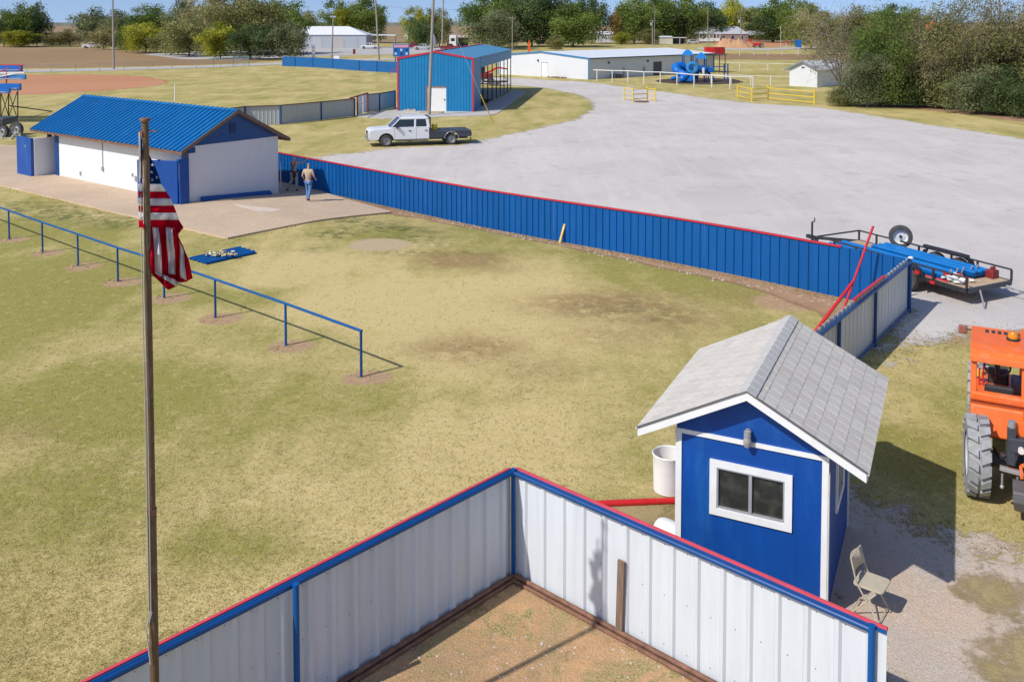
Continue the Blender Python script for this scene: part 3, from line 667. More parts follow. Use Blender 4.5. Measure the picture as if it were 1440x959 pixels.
# grooves of the panel siding: thin battens
for x in (-1.655, -1.24, -.83, -.41):
    z1_ = 2.165; MB().bb(x-.004, x+.004, -.003, -.0002, 0 if not wx0-.11 < x < wx1+.11 else 0, (z1_ if not wx0-.11 < x < wx1+.11 else wz0-.105)).build('siding_seam', MATS['blue_wood_paint'], shed)
for (x0, x1, z1) in ((-W_-.012, -W_+.075, 2.165), (-.075, .012, 2.165)):
    MB().bb(x0, x1, -.02, -.0005, 0, z1).build('corner_trim', WHITE, shed)
MB().bb(.0005, .02, -.02, .08, 0, 2.0).build('corner_trim', WHITE, shed)
MB().bb(.0005, .02, L_-.08, L_+.01, 0, 2.0).build('corner_trim', WHITE, shed)
MB().bb(-W_-.012, .012, -.024, -.0005, 2.166, 2.228).build('gable_trim', WHITE, shed)
# window: white frame boards, aluminium sliders, panes
def window(root, x0, x1, z0, z1, y=-.0, bw=.075, side=False):
    def P3(a, b, c): return (a, b, c) if not side else (-b, a, c)
    def bx(mb, a0, a1, b0, b1, c0, c1):
        p = [P3(a0, b0, c0), P3(a1, b1, c1)]
        return mb.bb(min(p[0][0], p[1][0]), max(p[0][0], p[1][0]), min(p[0][1], p[1][1]), max(p[0][1], p[1][1]), c0, c1)
    f = MB()
    for a0, a1, c0, c1 in ((x0-bw, x0, z0-bw, z1+bw), (x1, x1+bw, z0-bw, z1+bw), (x0, x1, z1, z1+bw), (x0, x1, z0-bw, z0)): bx(f, a0, a1, y-.032, y-.001, c0, c1)
    fo = f.build('window_frame', WHITE, root)
    s_ = MB(); t = .022; xm = (x0+x1)/2
    for a0, a1, c0, c1 in ((x0, x0+t, z0, z1), (x1-t, x1, z0, z1), (x0+t, x1-t, z1-t, z1), (x0+t, x1-t, z0, z0+t*1.3), (xm-t, xm+t, z0+t*1.3, z1-t)): bx(s_, a0, a1, y-.02, y+.03, c0, c1)
    s_.build('window_sash', ALU, fo)
    for i, (a0, a1) in enumerate(((x0+t, xm-t), (xm+t, x1-t))):
        bx(MB(), a0, a1, y+.008+.01*i, y+.013+.01*i, z0+t*1.3, z1-t).build('pane', MATS['window_glass'], fo)
def glass_mat():
    m = bpy.data.materials.new('window_glass'); t, n, l = nodes(m); out = n.new('ShaderNodeOutputMaterial')
    tr = n.new('ShaderNodeBsdfTransparent'); tr.inputs[0].default_value = (.60, .64, .62, 1); gl = n.new('ShaderNodeBsdfGlossy'); gl.inputs['Roughness'].default_value = .03; gl.inputs[0].default_value = (.8, .8, .8, 1)
    df = n.new('ShaderNodeBsdfDiffuse'); df.inputs[0].default_value = (.30, .30, .24, 1)
    lw = n.new('ShaderNodeLayerWeight'); lw.inputs[0].default_value = .25; m1 = n.new('ShaderNodeMixShader'); m2 = n.new('ShaderNodeMixShader')
    tc = n.new('ShaderNodeTexCoord'); nz = n.new('ShaderNodeTexNoise'); nz.inputs['Scale'].default_value = 5; nz.inputs['Detail'].default_value = 7; l.new(tc.outputs['Object'], nz.inputs['Vector'])
    r = n.new('ShaderNodeMapRange'); r.inputs[1].default_value = .45; r.inputs[2].default_value = .8; r.inputs[3].default_value = .10; r.inputs[4].default_value = .26; l.new(nz.outputs[0], r.inputs[0])
    l.new(r.outputs[0], m1.inputs[0]); l.new(tr.outputs[0], m1.inputs[1]); l.new(df.outputs[0], m1.inputs[2])
    l.new(lw.outputs['Fresnel'], m2.inputs[0]); l.new(m1.outputs[0], m2.inputs[1]); l.new(gl.outputs[0], m2.inputs[2]); l.new(m2.outputs[0], out.inputs[0]); MATS['window_glass'] = m
glass_mat()
window(shed, wx0, wx1, wz0, wz1, bw=.10)
window(shed, sy0, sy1, sz0, sz1, side=True)
# things seen through the window
cnt = MB().bb(-W_+.06, -.06, .1, .55, .86, .9)
cnt.build('counter', PINE, shed)
MB().bb(-W_+.055, -.055, L_-.08, L_-.055, .3, 2.0).build('inner_board', mat('dark_inner_board', (.09, .09, .07), .9), shed)
h_ = MB(); h_.lathe((-1.42, .3, 1.0), [(.0, .16), (.07, .14), (.11, .08), (.12, 0)], axis=(.5, .2, 1), n=14)
Msh = shed.matrix_basis
wp = Msh@Vector((-1.42, .3, .9))
MB().lathe((0, 0, 0), [(0, .22), (.06, .21), (.13, .14), (.16, .02), (.15, 0), (0, 0)], n=16).solo('bucket_hat', 'pale grey hat lying on the counter behind the shed window', 'hat', mat('pale_grey_felt', (.4, .42, .44), .9), wp, smooth=True)
# roof: deck, fascias, shingles
dk = MB(); th_ = .03
xl, xr_ = -W_-OS, OS; ze = HR-SL*(W_/2+OS)
y0r, y1r = -OF, L_+OB
dk.prism([(xl, y0r+.02, ze), (-W_/2, y0r+.02, HR), (xr_, y0r+.02, ze), (xr_, y0r+.02, ze-.05), (-W_/2, y0r+.02, HR-.055), (xl, y0r+.02, ze-.05)], (0, y1r-y0r-.04, 0))
dk.build('roof_deck', WHITE, shed)
nrm_l = Vector((-SL, 0, 1)).normalized(); nrm_r = Vector((SL, 0, 1)).normalized()
for sgn in (-1, 1):
    xe = xl if sgn < 0 else xr_
    for yy in (y0r, y1r-.025):
        a = Vector((-W_/2, yy, HR)); b = Vector((xe, yy, ze)); fd = MB()
        fd.prism([a+Vector((0, 0, .005)), b+Vector((0, 0, .005)), b-Vector((0, 0, .115)), a-Vector((0, 0, .115))], (0, .022, 0)); fd.build('rake_board', WHITE, shed)
    MB().bb(xe-.011, xe+.011, y0r+.023, y1r-.026, ze-.1, ze-.002).build('eave_board', WHITE, shed)
# dark drip edge along the front
dr = MB()
for sgn in (-1, 1):
    xe = xl if sgn < 0 else xr_; a = Vector((-W_/2, y0r-.018, HR+.008)); b = Vector((xe-.01*-sgn, y0r-.018, ze+.008))
    dr.prism([a, b, b+Vector((0, 0, .02)), a+Vector((0, 0, .02))], (0, .03, 0))
dr.build('drip_edge', mat('dark_drip_edge', (.12, .115, .12), .8), shed)
rows, slope_len = 9, math.hypot(W_/2+OS, HR-ze)
tabs = 15; ly = (y1r-y0r+.03)/tabs
shing_cache = {}
def shingle_mesh(mi, wv):
    k = (mi, wv)
    if k not in shing_cache:
        m_ = MB(); d = slope_len/rows+.03
        m_.hexa([(0, .003, 0), (d, .003, 0), (d, wv-.004, 0), (0, wv-.004, 0), (0, .007, .003), (d, .007, .009), (d, wv-.009, .009), (0, wv-.009, .003)])
        shing_cache[k] = m_.mesh('shingle', [SHING, SHING2][mi])
    return shing_cache[k]
for sgn in (-1, 1):
    ang = math.atan(SL)
    for r_ in range(rows):
        s0 = slope_len*r_/rows+.005; off = (r_ % 2)*ly*.5
        for c_ in range(tabs+(1 if off else 0)):
            ya = y0r-.015+c_*ly-off; wv = ly
            if ya < y0r-.02: ya = y0r-.015; wv = ly*.5
            if ya+wv > y1r+.03: wv = max(.05, round(y1r+.015-ya, 3))
            o = bpy.data.objects.new('shingle', shingle_mesh(0 if random.random() < .6 else 1, round(wv, 3))); col.objects.link(o); o.parent = shed
            # local x of the tab runs down the slope
            dirx = Vector((sgn*math.cos(ang), 0, -math.sin(ang))); nz_ = Vector((sgn*math.sin(ang), 0, math.cos(ang)))
            diry = nz_.cross(dirx)
            org = Vector((-W_/2, ya, HR+.004))+dirx*s0+nz_*random.uniform(0, .003)
            if diry.y < 0: org = org+Vector((0, wv, 0))
            o.matrix_basis = Matrix((( dirx.x, diry.x, nz_.x, org.x), (dirx.y, diry.y, nz_.y, org.y), (dirx.z, diry.z, nz_.z, org.z), (0, 0, 0, 1)))
nc = 16; lc = (y1r-y0r+.03)/nc
for i in range(nc):
    c_ = MB(); ya, yb = y0r-.016+i*lc, y0r-.016+(i+1)*lc+.02; z0_, z1_ = HR+.034, HR+.028; wd = .13
    c_.add([(-W_/2-wd, ya, z0_-SL*wd), (-W_/2, ya, z0_), (-W_/2+wd, ya, z0_-SL*wd), (-W_/2-wd, yb, z1_-SL*wd), (-W_/2, yb, z1_), (-W_/2+wd, yb, z1_-SL*wd),
            (-W_/2-wd, ya, z0_-SL*wd-.015), (-W_/2+wd, ya, z0_-SL*wd-.015), (-W_/2, ya, z0_-.012)],
           [(0, 1, 4, 3), (1, 2, 5, 4), (0, 6, 8, 1), (1, 8, 7, 2)]).build('ridge_shingle', mat('ridge_shingle', (.52, .505, .48), .95, var=.08, scale=9, bump=.5, bscale=120), shed)
# lamp under the gable
lp = MB().tube((-1.05, -.03, 2.38), (-1.05, -.11, 2.38), .045, 12).tube((-1.05, -.1, 2.41), (-1.05, -.1, 2.33), .05, 12)
lf = lp.build('gable_lamp', GALV, shed, smooth=True)
MB().lathe((-1.05, -.1, 2.33), [(.045, 0), (.054, -.04), (.055, -.1), (.04, -.14), (0, -.15)], n=12).build('lamp_glass', mat('jar_glass', (.35, .33, .30), .15, var=.2, spec=.8), lf, smooth=True)

# ------------------------------------------------------------------ things round the shed
# folding chair
cp = G(1224, 862)
ch = thing('folding_chair', 'tan metal folding chair on the gravel beside the blue shed', 'chair', cp, R(-38))
fy = lambda u: (-math.sin(u), math.cos(u))
TB = MB()
def U(mb, pts, r): mb.path([Vector(p) for p in pts], r, 8)
# chair faces local +x; width along y
sw = .21
for s in (-1, 1):
    MB().path([Vector(p) for p in ((.20, s*sw, 0), (-.13, s*sw, .48), (-.21, s*(sw-.01), .78))], .011, 8).build('leg', TAN, ch, smooth=True)
    MB().path([Vector(p) for p in ((-.22, s*(sw-.03), 0), (.12, s*(sw-.03), .40))], .010, 8).build('leg', TAN, ch, smooth=True)
for q_ in (((.17, -sw, .05), (.17, sw, .05), .008), ((-.19, -sw+.03, .06), (-.19, sw-.03, .06), .008), ((-.21, -sw+.01, .78), (-.21, sw-.01, .78), .011)): MB().tube(*q_).build('stretcher', TAN, ch, smooth=True)
st = MB(); n_ = 20
def rr(x0, x1, y0, y1, r, z):
    out = []
    for cx, cy, a0 in ((x1-r, y1-r, 0), (x0+r, y1-r, 90), (x0+r, y0+r, 180), (x1-r, y0+r, 270)):
        for k in range(6): a = R(a0+18*k); out.append(Vector((cx+r*math.cos(a), cy+r*math.sin(a), z)))
    return out
st.prism(rr(-.19, .21, -.195, .195, .06, .425), (0, 0, .028)); st.build('seat', TAN, ch, bevel=.006)
bk = MB(); vs = []
for i in range(9):
    y = -.19+.38*i/8; bow = -.045*(1-(2*i/8-1)**2)
    vs += [Vector((-.145+bow, y, .565)), Vector((-.205+bow, y, .775))]
bk.add(vs, [(2*i, 2*i+2, 2*i+3, 2*i+1) for i in range(8)]); bo = bk.build('backrest', TAN, ch, smooth=True); q = bo.modifiers.new('t', 'SOLIDIFY'); q.thickness = .014
# white barrel with a red handled tool
bp = G(940, 690)
MB().lathe((0, 0, 0), [(0, 0), (.22, 0), (.255, .03), (.262, .35), (.27, .62), (.283, .66), (.27, .675), (.255, .66), (.245, .3), (.22, .05), (0, .04)], n=32).solo('barrel', 'open white plastic barrel standing at the left corner of the blue shed', 'barrel', PLASTIC, bp, smooth=True)
a = bp+Vector((.16, .05, .05)); b = AT(957, 602, bp.y+.25)
MB().tube(a, b, .028, 10).solo('garden_tool', 'reddish brown wooden handle standing in the white barrel', 'handle', mat('red_brown_handle', (.36, .09, .05), .6, var=.2), a, world=True, smooth=True)
# red pipe on the grass
a, b = G(820, 709, .06), G(990, 702, .06)
MB().tube(a, b, .052, 12).solo('red_pipe', 'bright red pipe lying on the grass left of the blue shed', 'pipe', REDB, a, world=True, smooth=True)
# white tank and plank behind the fence
tp = G(955, 778)
tk = MB(); axd = Vector((uR.x, uR.y, 0))
tk.lathe(Vector((0, 0, .22))-axd*.42, [(0, 0), (.12, .01), (.19, .05), (.215, .12), (.215, .80), (.19, .87), (.12, .91), (0, .92)], axis=axd, n=24)
tk.solo('plastic_tank', 'rounded white plastic tank lying behind the fence by the shed corner', 'tank', PLASTIC, tp, smooth=True)
MB().beam(Vector((0, 0, 0)), Vector((.34, -.06, .0)), .12, .035).solo('wood_block', 'short brown wood block lying on the white plastic tank', 'board', mat('brown_block', (.42, .23, .13), .8, var=.15), tp+Vector((-.02, .02, .46)))

# ------------------------------------------------------------------ white block building with the blue roof
CC = ground(-14.302, 40.364); CC.z = 0; CW, CL, CHR, CSL, COS, COF, COB = 4.857, 11.774, 4.001, .541, .53, .267, 2.09
con = thing('block_building', 'long white block building with blue ribbed metal roof and blue gable', 'building', CC, R(52.301))
zw = CHR-CSL*CW/2-.1
MB().bb(0, .2, 0, CL, -.1, zw).build('front_wall', BLOCK, con)
MB().bb(.2, CW, 0, .2, -.8, 2.55).build('gable_wall', BLOCK, con)
MB().bb(CW-.2, CW, .2, CL, -.8, zw).build('back_wall', BLOCK, con)
MB().bb(.2, CW-.2, CL-.2, CL, -.3, zw).build('end_wall', BLOCK, con)
for yy, nm in ((-.03, 'gable_siding'), (CL+.0, 'gable_siding')):
    MB().prism([(-.0, yy, 2.552), (CW, yy, 2.552), (CW, yy, zw), (CW/2, yy, CHR-.1), (-.0, yy, zw)], (0, .22, 0)).build(nm, BLUE_D, con)
MB().bb(CW/2-.32, CW/2+.0, -.06, -.032, 2.95, 3.4).build('gable_vent', mat('dark_blue_vent', (.005, .03, .12), .6), con)
MB().bb(-.03, .3, -.045, .9, 2.25, zw-.08).build('corner_board', BLUE_D, con)
MB().bb(-.028, -.001, .02, .55, 0, 2.25).build('corner_panel', BLUE_D, con)
# left alcove door, post and beam
MB().bb(.22, .3, CL+.05, CL+1.0, 0, 2.2).build('door', BLUE_W, con)
MB().bb(-.05, .2, CL+.001, CL+.3, 0, zw-.1).build('door_post', BLUE_D, con)
MB().bb(-.08, .12, CL+.95, CL+1.1, 0, zw-.05).build('door_post', BLUE_D, con)
MB().bb(.3, CW, CL+1.0, CL+1.15, -.2, zw-.1).build('end_wall', BLOCK, con)
# wall conduit, tap and patched spots
MB().tube((-.02, 7.35, .9), (-.02, 7.35, 2.5), .02, 6).bb(-.07, -.001, 7.28, 7.42, .75, .95).build('conduit', GALV, con)
for q_ in ((9.5, 9.6, .3, .5), (4.3, 4.42, .55, .8), (4.6, 4.68, .75, .9)): MB().bb(-.05, -.001, *q_).build('wall_fitting', GALV, con)
# roof: each ribbed sheet is its own part
xl, xr_ = -COS, CW+COS; y0c, y1c = -COF, CL+COB; zec = CHR-CSL*(CW/2+COS)
MB().prism([(xl+.02, y0c+.03, zec-.03), (CW/2, y0c+.03, CHR-.03), (xr_-.02, y0c+.03, zec-.03), (xr_-.02, y0c+.03, zec-.13), (CW/2, y0c+.03, CHR-.14), (xl+.02, y0c+.03, zec-.13)], (0, y1c-y0c-.06, 0)).build('roof_frame', RUST, con)
nsh = 13; sw_ = (y1c-y0c)/nsh
for sgn in (-1, 1):
    xe = xl if sgn < 0 else xr_
    for i in range(nsh):
        ya = y0c+i*sw_; m_ = MB(); prf = []; npitch = 3; pch = sw_/npitch
        for k in range(npitch):
            for t, d in ((0, 0), (.34, 0), (.42, .075), (.56, .075), (.64, 0)): prf.append((ya+(k+t)*pch, d))
        prf.append((ya+sw_, 0)); vs = []
        for y, d in prf: vs += [Vector((xe, y, zec+d)), Vector((CW/2, y, CHR+d))]
        k0 = len(vs); vs += [v-Vector((0, 0, .006)) for v in vs]; fs = []
        for j in range(len(prf)-1):
            fs += [(2*j, 2*j+1, 2*j+3, 2*j+2), (k0+2*j, k0+2*j+2, k0+2*j+3, k0+2*j+1), (2*j, 2*j+2, k0+2*j+2, k0+2*j)]
        m_.add(vs, fs).build('roof_sheet', BLUE_R, con)
MB().prism([(CW/2-.16, y0c-.01, CHR-.035), (CW/2, y0c-.01, CHR+.05), (CW/2+.16, y0c-.01, CHR-.035), (CW/2, y0c-.01, CHR+.038)], (0, y1c-y0c+.02, 0)).build('ridge_cap', BLUE_R, con)
for sgn in (-1, 1):
    xe = xl if sgn < 0 else xr_
    MB().prism([(CW/2, y0c-.015, CHR+.03), (xe, y0c-.015, zec+.03), (xe, y0c-.015, zec-.13), (CW/2, y0c-.015, CHR-.14)], (0, .04, 0)).build('rake_trim', mat('brown_rake_trim', (.17, .115, .08), .7, var=.2), con)
# blue screens by the two doors
s1 = thing('door_screen', 'blue screen wall hiding the doorway at the near corner of the white block building', 'screen wall', con.matrix_basis@Vector((-.55, 0, 0)), R(52.301))
def inl(mb, pts, z0, z1, th=.09):
    for (a, b) in zip(pts[:-1], pts[1:]): mb.beam((a[0], a[1], (z0+z1)/2), (b[0], b[1], (z0+z1)/2), th, z1-z0)
    return mb
inl(MB(), [(0, 0), (-.86, 1.76)], .0, 1.98, .10).build('screen_panel', BLUE_W, s1, bevel=.01)
inl(MB(), [(.02, -.07), (.45, -.10)], .0, 2.05, .14).build('screen_end', BLUE_W, s1, bevel=.01)
MB().box((.02, -.07, 2.0), (.2, .2, .09)).box((-.42, .8, 1.99), (.12, .12, .05)).build('screen_cap', BLUE, s1, bevel=.01)
s2 = thing('door_screen', 'blue and white screen wall at the far left end of the white block building', 'screen wall', con.matrix_basis@Vector((-.98, 12.6, 0)), R(52.301))
inl(MB(), [(0, 0), (0, 1.6)], .0, 2.05, .14).build('screen_panel', BLUE_W, s2, bevel=.01)
inl(MB(), [(.08, 0), (1.2, 0)], .0, 2.03, .12).build('screen_side', BLOCK, s2)
MB().box((-.08, .55, 1.6), (.02, .1, .12)).build('screen_latch', GALV, s2)
# blue sheet lying along the gable wall
ms = MB()
for i in range(4):
    ms.bb(.5+i*.98, .5+(i+1)*.98-.01, -.30, -.06, 0, .12)
g0 = con.matrix_basis@Vector((.5, -.3, 0)); g1 = con.matrix_basis@Vector((4.3, -.25, 0)); g0.z = .08; g1.z = float(T(g1.x, g1.y))+.08
mb = MB(); pp = []
u_ = (g1-g0); nn_ = Vector((-.791, .611, 0))*.2
mb.hexa([g0-Vector((0, 0, .02)), g1-Vector((0, 0, .02)), g1+nn_-Vector((0, 0, .02)), g0+nn_-Vector((0, 0, .02)), g0+Vector((0, 0, .04)), g1+Vector((0, 0, .04)), g1+nn_+Vector((0, 0, .17)), g0+nn_+Vector((0, 0, .17))])
mb.solo('metal_trim', 'folded blue metal trim pieces lying along the foot of the gable wall', 'metal trim', BLUE, g0, world=True)
# blue sheets on the lawn with scraps on top
q = [G(266, 365), G(291, 372.5), G(361, 357), G(336, 349.5)]
ls = thing('metal_sheet_stack', 'flat stack of blue ribbed metal sheets lying on the lawn behind the flag', 'sheet stack', q[0])
def sheet_stack(root, a, b, c, d, z, n, matl, nrib=4, th=.02, name='metal_sheet', shift=.03):
    """a-b short side, d-c opposite; ribs run a->d"""
    for k in range(n):
        m_ = MB(); sh = Vector((random.uniform(-shift, shift), random.uniform(-shift, shift), 0)); vs = []
        prf = []
        for i in range(nrib):
            for t, dd in ((0, .0), (.32, 0), (.42, .03), (.58, .03), (.68, 0)): prf.append(((i+t)/nrib, dd))
        prf.append((1, 0))
        for t, dd in prf:
            p, r_ = a.lerp(b, t), d.lerp(c, t); zz = Vector((0, 0, z+k*th+dd)); vs += [p+sh+zz, r_+sh+zz]
        k0 = len(vs); vs += [v-Vector((0, 0, .012)) for v in vs]; fs = []
        for j in range(len(prf)-1):
            fs += [(2*j, 2*j+1, 2*j+3, 2*j+2), (k0+2*j, k0+2*j+2, k0+2*j+3, k0+2*j+1), (2*j, 2*j+2, k0+2*j+2, k0+2*j), (2*j+1, k0+2*j+1, k0+2*j+3, 2*j+3)]
        fs += [(0, k0, k0+1, 1), (k0-2, k0-1, 2*k0-1, 2*k0-2)]
        m_.add(vs, fs).build(name, matl, root, world=True)
sheet_stack(ls, q[0], q[1], q[2], q[3], .03, 3, BLUE)
gp = G(311, 358, .12); sc_ = MB()
for i in range(46):
    a = rng.normal(0, 1, 2); p = Vector((a[0]*.24, a[1]*.16, abs(rng.normal(0, .07)))); M = Matrix.Rotation(rng.uniform(0, 6), 3, 'Z')@Matrix.Rotation(rng.uniform(-.8, .8), 3, 'X')
    sc_.box(p, (.05+.12*rng.random(), .04+.05*rng.random(), .02+.03*rng.random()), M, i % 2)
tag(sc_.solo('scraps', 'heap of cream coloured scraps on the blue sheets on the lawn', 'scraps', [mat('cream_scrap', (.62, .56, .36), .8, var=.2), mat('tan_scrap', (.42, .34, .2), .8, var=.2)], gp), kind='stuff')

# ------------------------------------------------------------------ tall teal building with red trim
BC = Vector((-3.692, 87.085, -.45)); BW, BL, BHR, BSL = 7.341, 29.43, 5.774, .176
tb_ = thing('batting_building', 'tall teal metal building with red trim and an open side beside the parked truck', 'building', BC, R(172.959)-math.pi)
bze = BHR-BSL*BW/2
# front wall of sheets with a door opening x -4.57..-2.54 up to 2.5
dx0, dx1, dz = -4.6, -2.6, 2.45
def fsheet(x0, x1, z0f, z1f, root, m, y=0.0, pitch=.3, nm='wall_sheet'):
    mb = MB(); prf = [(x0, 0)]; x = x0+pitch*.5
    while x < x1-.05: prf += [(x-.04, 0), (x-.018, -.03), (x+.018, -.03), (x+.04, 0)]; x += pitch
    prf.append((x1, 0)); vs = []
    for xx, d in prf: vs += [Vector((xx, y+d, z0f(xx))), Vector((xx, y+d, z1f(xx)))]
    k0 = len(vs); vs += [v+Vector((0, .01, 0)) for v in vs]; fs = []
    for j in range(len(prf)-1): fs += [(2*j, 2*j+2, 2*j+3, 2*j+1), (k0+2*j, k0+2*j+1, k0+2*j+3, k0+2*j+2)]
    mb.add(vs, fs).build(nm, m, root)
zr = lambda x: BHR-BSL*abs(x+BW/2)-.02
edges = [-BW, -6.42, -5.51, dx0, -3.6, dx1, -1.73, -.86, 0]
for a, b in zip(edges[:-1], edges[1:]):
    z0 = dz if (a >= dx0-.01 and b <= dx1+.01) else 0
    fsheet(a, b, lambda x, z0=z0: z0, zr, tb_, TEAL)
fd = MB().bb(dx0+.1, dx1-.02, .05, .09, .02, dz-.1).build('door', WHITE, tb_)
MB().bb(dx1-.25, dx1-.13, .0, .045, 1.1, 1.2).build('door_handle', DARK, fd)
brn = mat('brown_door_frame', (.20, .12, .10), .7)
MB().bb(dx0, dx0+.1, -.04, .1, 0, dz).bb(dx0+.1, dx1, -.04, .1, dz-.1, dz).build('door_frame', brn, tb_)
MB().bb(-BW-.06, -BW+.1, -.05, .06, 0, zr(0)).build('corner_trim', RED, tb_)
MB().bb(-.1, .06, -.05, .06, 0, zr(0)).build('corner_trim', RED, tb_)
for sg in (-1, 1):
    xe = -BW-.07 if sg < 0 else .07; a = Vector((-BW/2, -.07, BHR+.03)); b = Vector((xe, -.07, BHR-BSL*(BW/2+.07)+.03))
    MB().prism([a, b, b-Vector((0, 0, .17)), a-Vector((0, 0, .17))], (0, .12, 0)).build('rake_trim', RED, tb_)
    MB().prism([(-BW/2, .05, BHR+.02), (xe, .05, BHR-BSL*(BW/2+.07)+.02), (xe, .05, BHR-BSL*(BW/2+.07)-.04), (-BW/2, .05, BHR-.04)], (0, BL, 0)).build('roof', TEAL_R, tb_)
MB().bb(-BW/2-.16, -BW/2+.16, .05, BL+.05, BHR+.02, BHR+.07).build('ridge_cap', RED, tb_)
MB().bb(-BW-.12, -BW-.05, .05, BL, bze-.1, bze+.06).build('eave_trim', RED, tb_)
MB().bb(-BW, -BW+.04, .06, BL, 0, bze-.03).build('side_wall', TEAL, tb_)
MB().bb(-.04, .0, .06, 4.6, 0, bze-.03).build('side_wall', TEAL, tb_)
MB().bb(-.06, .02, 4.6, BL, bze-1.12, bze-.02).build('side_fascia', TEAL, tb_)
MB().bb(.021, .05, 4.5, BL, bze-.1, bze-.03).build('gutter', DARK, tb_)
for k in range(8):
    y = 6.5+k*3.27 if k < 7 else BL-.1
    MB().bb(-.12, -.02, y-.05, y+.05, 0, bze-1.1).build('post', DARK, tb_)
for k in range(4):
    y = 12+k*5.8; MB().bb(-BW+.05, -.1, y-.04, y+.04, bze-.5, bze-.35).build('rafter', DARK, tb_)
MB().bb(-BW+.04, -.13, .1, BL, .01, .06).build('floor', CONC, tb_)
MB().bb(-BW+.05, -.14, 4.6, 14, .07, .1).build('turf_mat', mat('dark_green_mat', (.02, .03, .02), .95), tb_)
# doorstep board and blocks
o = thing('wooden_ramp', 'pale wooden ramp board lying before the white door of the teal building', 'ramp', BC+Vector((-3.9, -1.1, .05)), R(-4))
for i in range(6): MB().bb(-1.05+i*.36, -.70+i*.36, -.6, .6, .0+.0, .09).build('plank', PINE, o)
for x, lb in ((572, 'left paving block by the wall of the teal building'), (580.5, 'right paving block by the wall of the teal building')):
    g = G(x, 157.5); b_ = MB(); b_.bb(-.28, .28, -.2, .2, 0, .2).bb(-.2, -.02, -.16, .16, .2, .28, 1).bb(.05, .22, -.12, .12, .2, .26)
    b_.solo('paving_block', lb, 'block', [mat('pale_block', (.55, .48, .42), .9), brn], g, bevel=.01)

# ------------------------------------------------------------------ wheels
def wheel(root, c, r, wd, axis, rubber=RUBBER, rim=STEEL, dual=False, lug=False, n=28, hub=DARK):
    """c hub centre, axis outward unit vector; tyre with rim as its child"""
    axis = Vector(axis); t = MB(); w2 = wd/2
    prof = [(r*.62, -w2*.9), (r*.80, -w2), (r*.95, -w2*.92), (r, -w2*.6), (r, w2*.6), (r*.95, w2*.92), (r*.80, w2), (r*.62, w2*.9)]
    t.lathe(c, prof, axis=axis, n=n)
    if lug:
        c = Vector(c); a = axis.orthogonal().normalized(); b = axis.cross(a); nl = lug
        for i in range(nl):
            for sd_ in (-1, 1):
                t0 = 2*math.pi*(i+(.0 if sd_ < 0 else .5))/nl; dt = 2*math.pi/nl*.30
                pts = []
                for tt, ww in ((t0-dt*.9, .02), (t0+dt*.9, .02), (t0+dt*2.3, w2*.99), (t0+dt*.2, w2*.99)):
                    d = a*math.cos(tt)+b*math.sin(tt); rr_ = r if ww < .1 else r*.975
                    pts.append((c+d*(rr_-.02)+axis*(sd_*ww), c+d*(rr_+.055)+axis*(sd_*ww)))
                t.hexa([p[0] for p in pts]+[p[1] for p in pts])
    to = t.build('tyre', rubber, root, smooth=35)
    m = MB(); k = w2*.9
    m.lathe(c, [(0, -k*.2), (r*.15, k*.15), (r*.30, k*.1), (r*.33, k*.0), (r*.5, -k*.1), (r*.58, k*.6), (r*.64, k*.92), (r*.64, -k*.9), (0, -k*.9)], axis=axis, n=n)
    ro = m.build('rim', rim, to, smooth=35)
    h = MB(); c = Vector(c); h.tube(c+axis*k*.0, c+axis*k*.45, r*.13, 10)
    h.build('hub', hub, to, smooth=True)
    return to

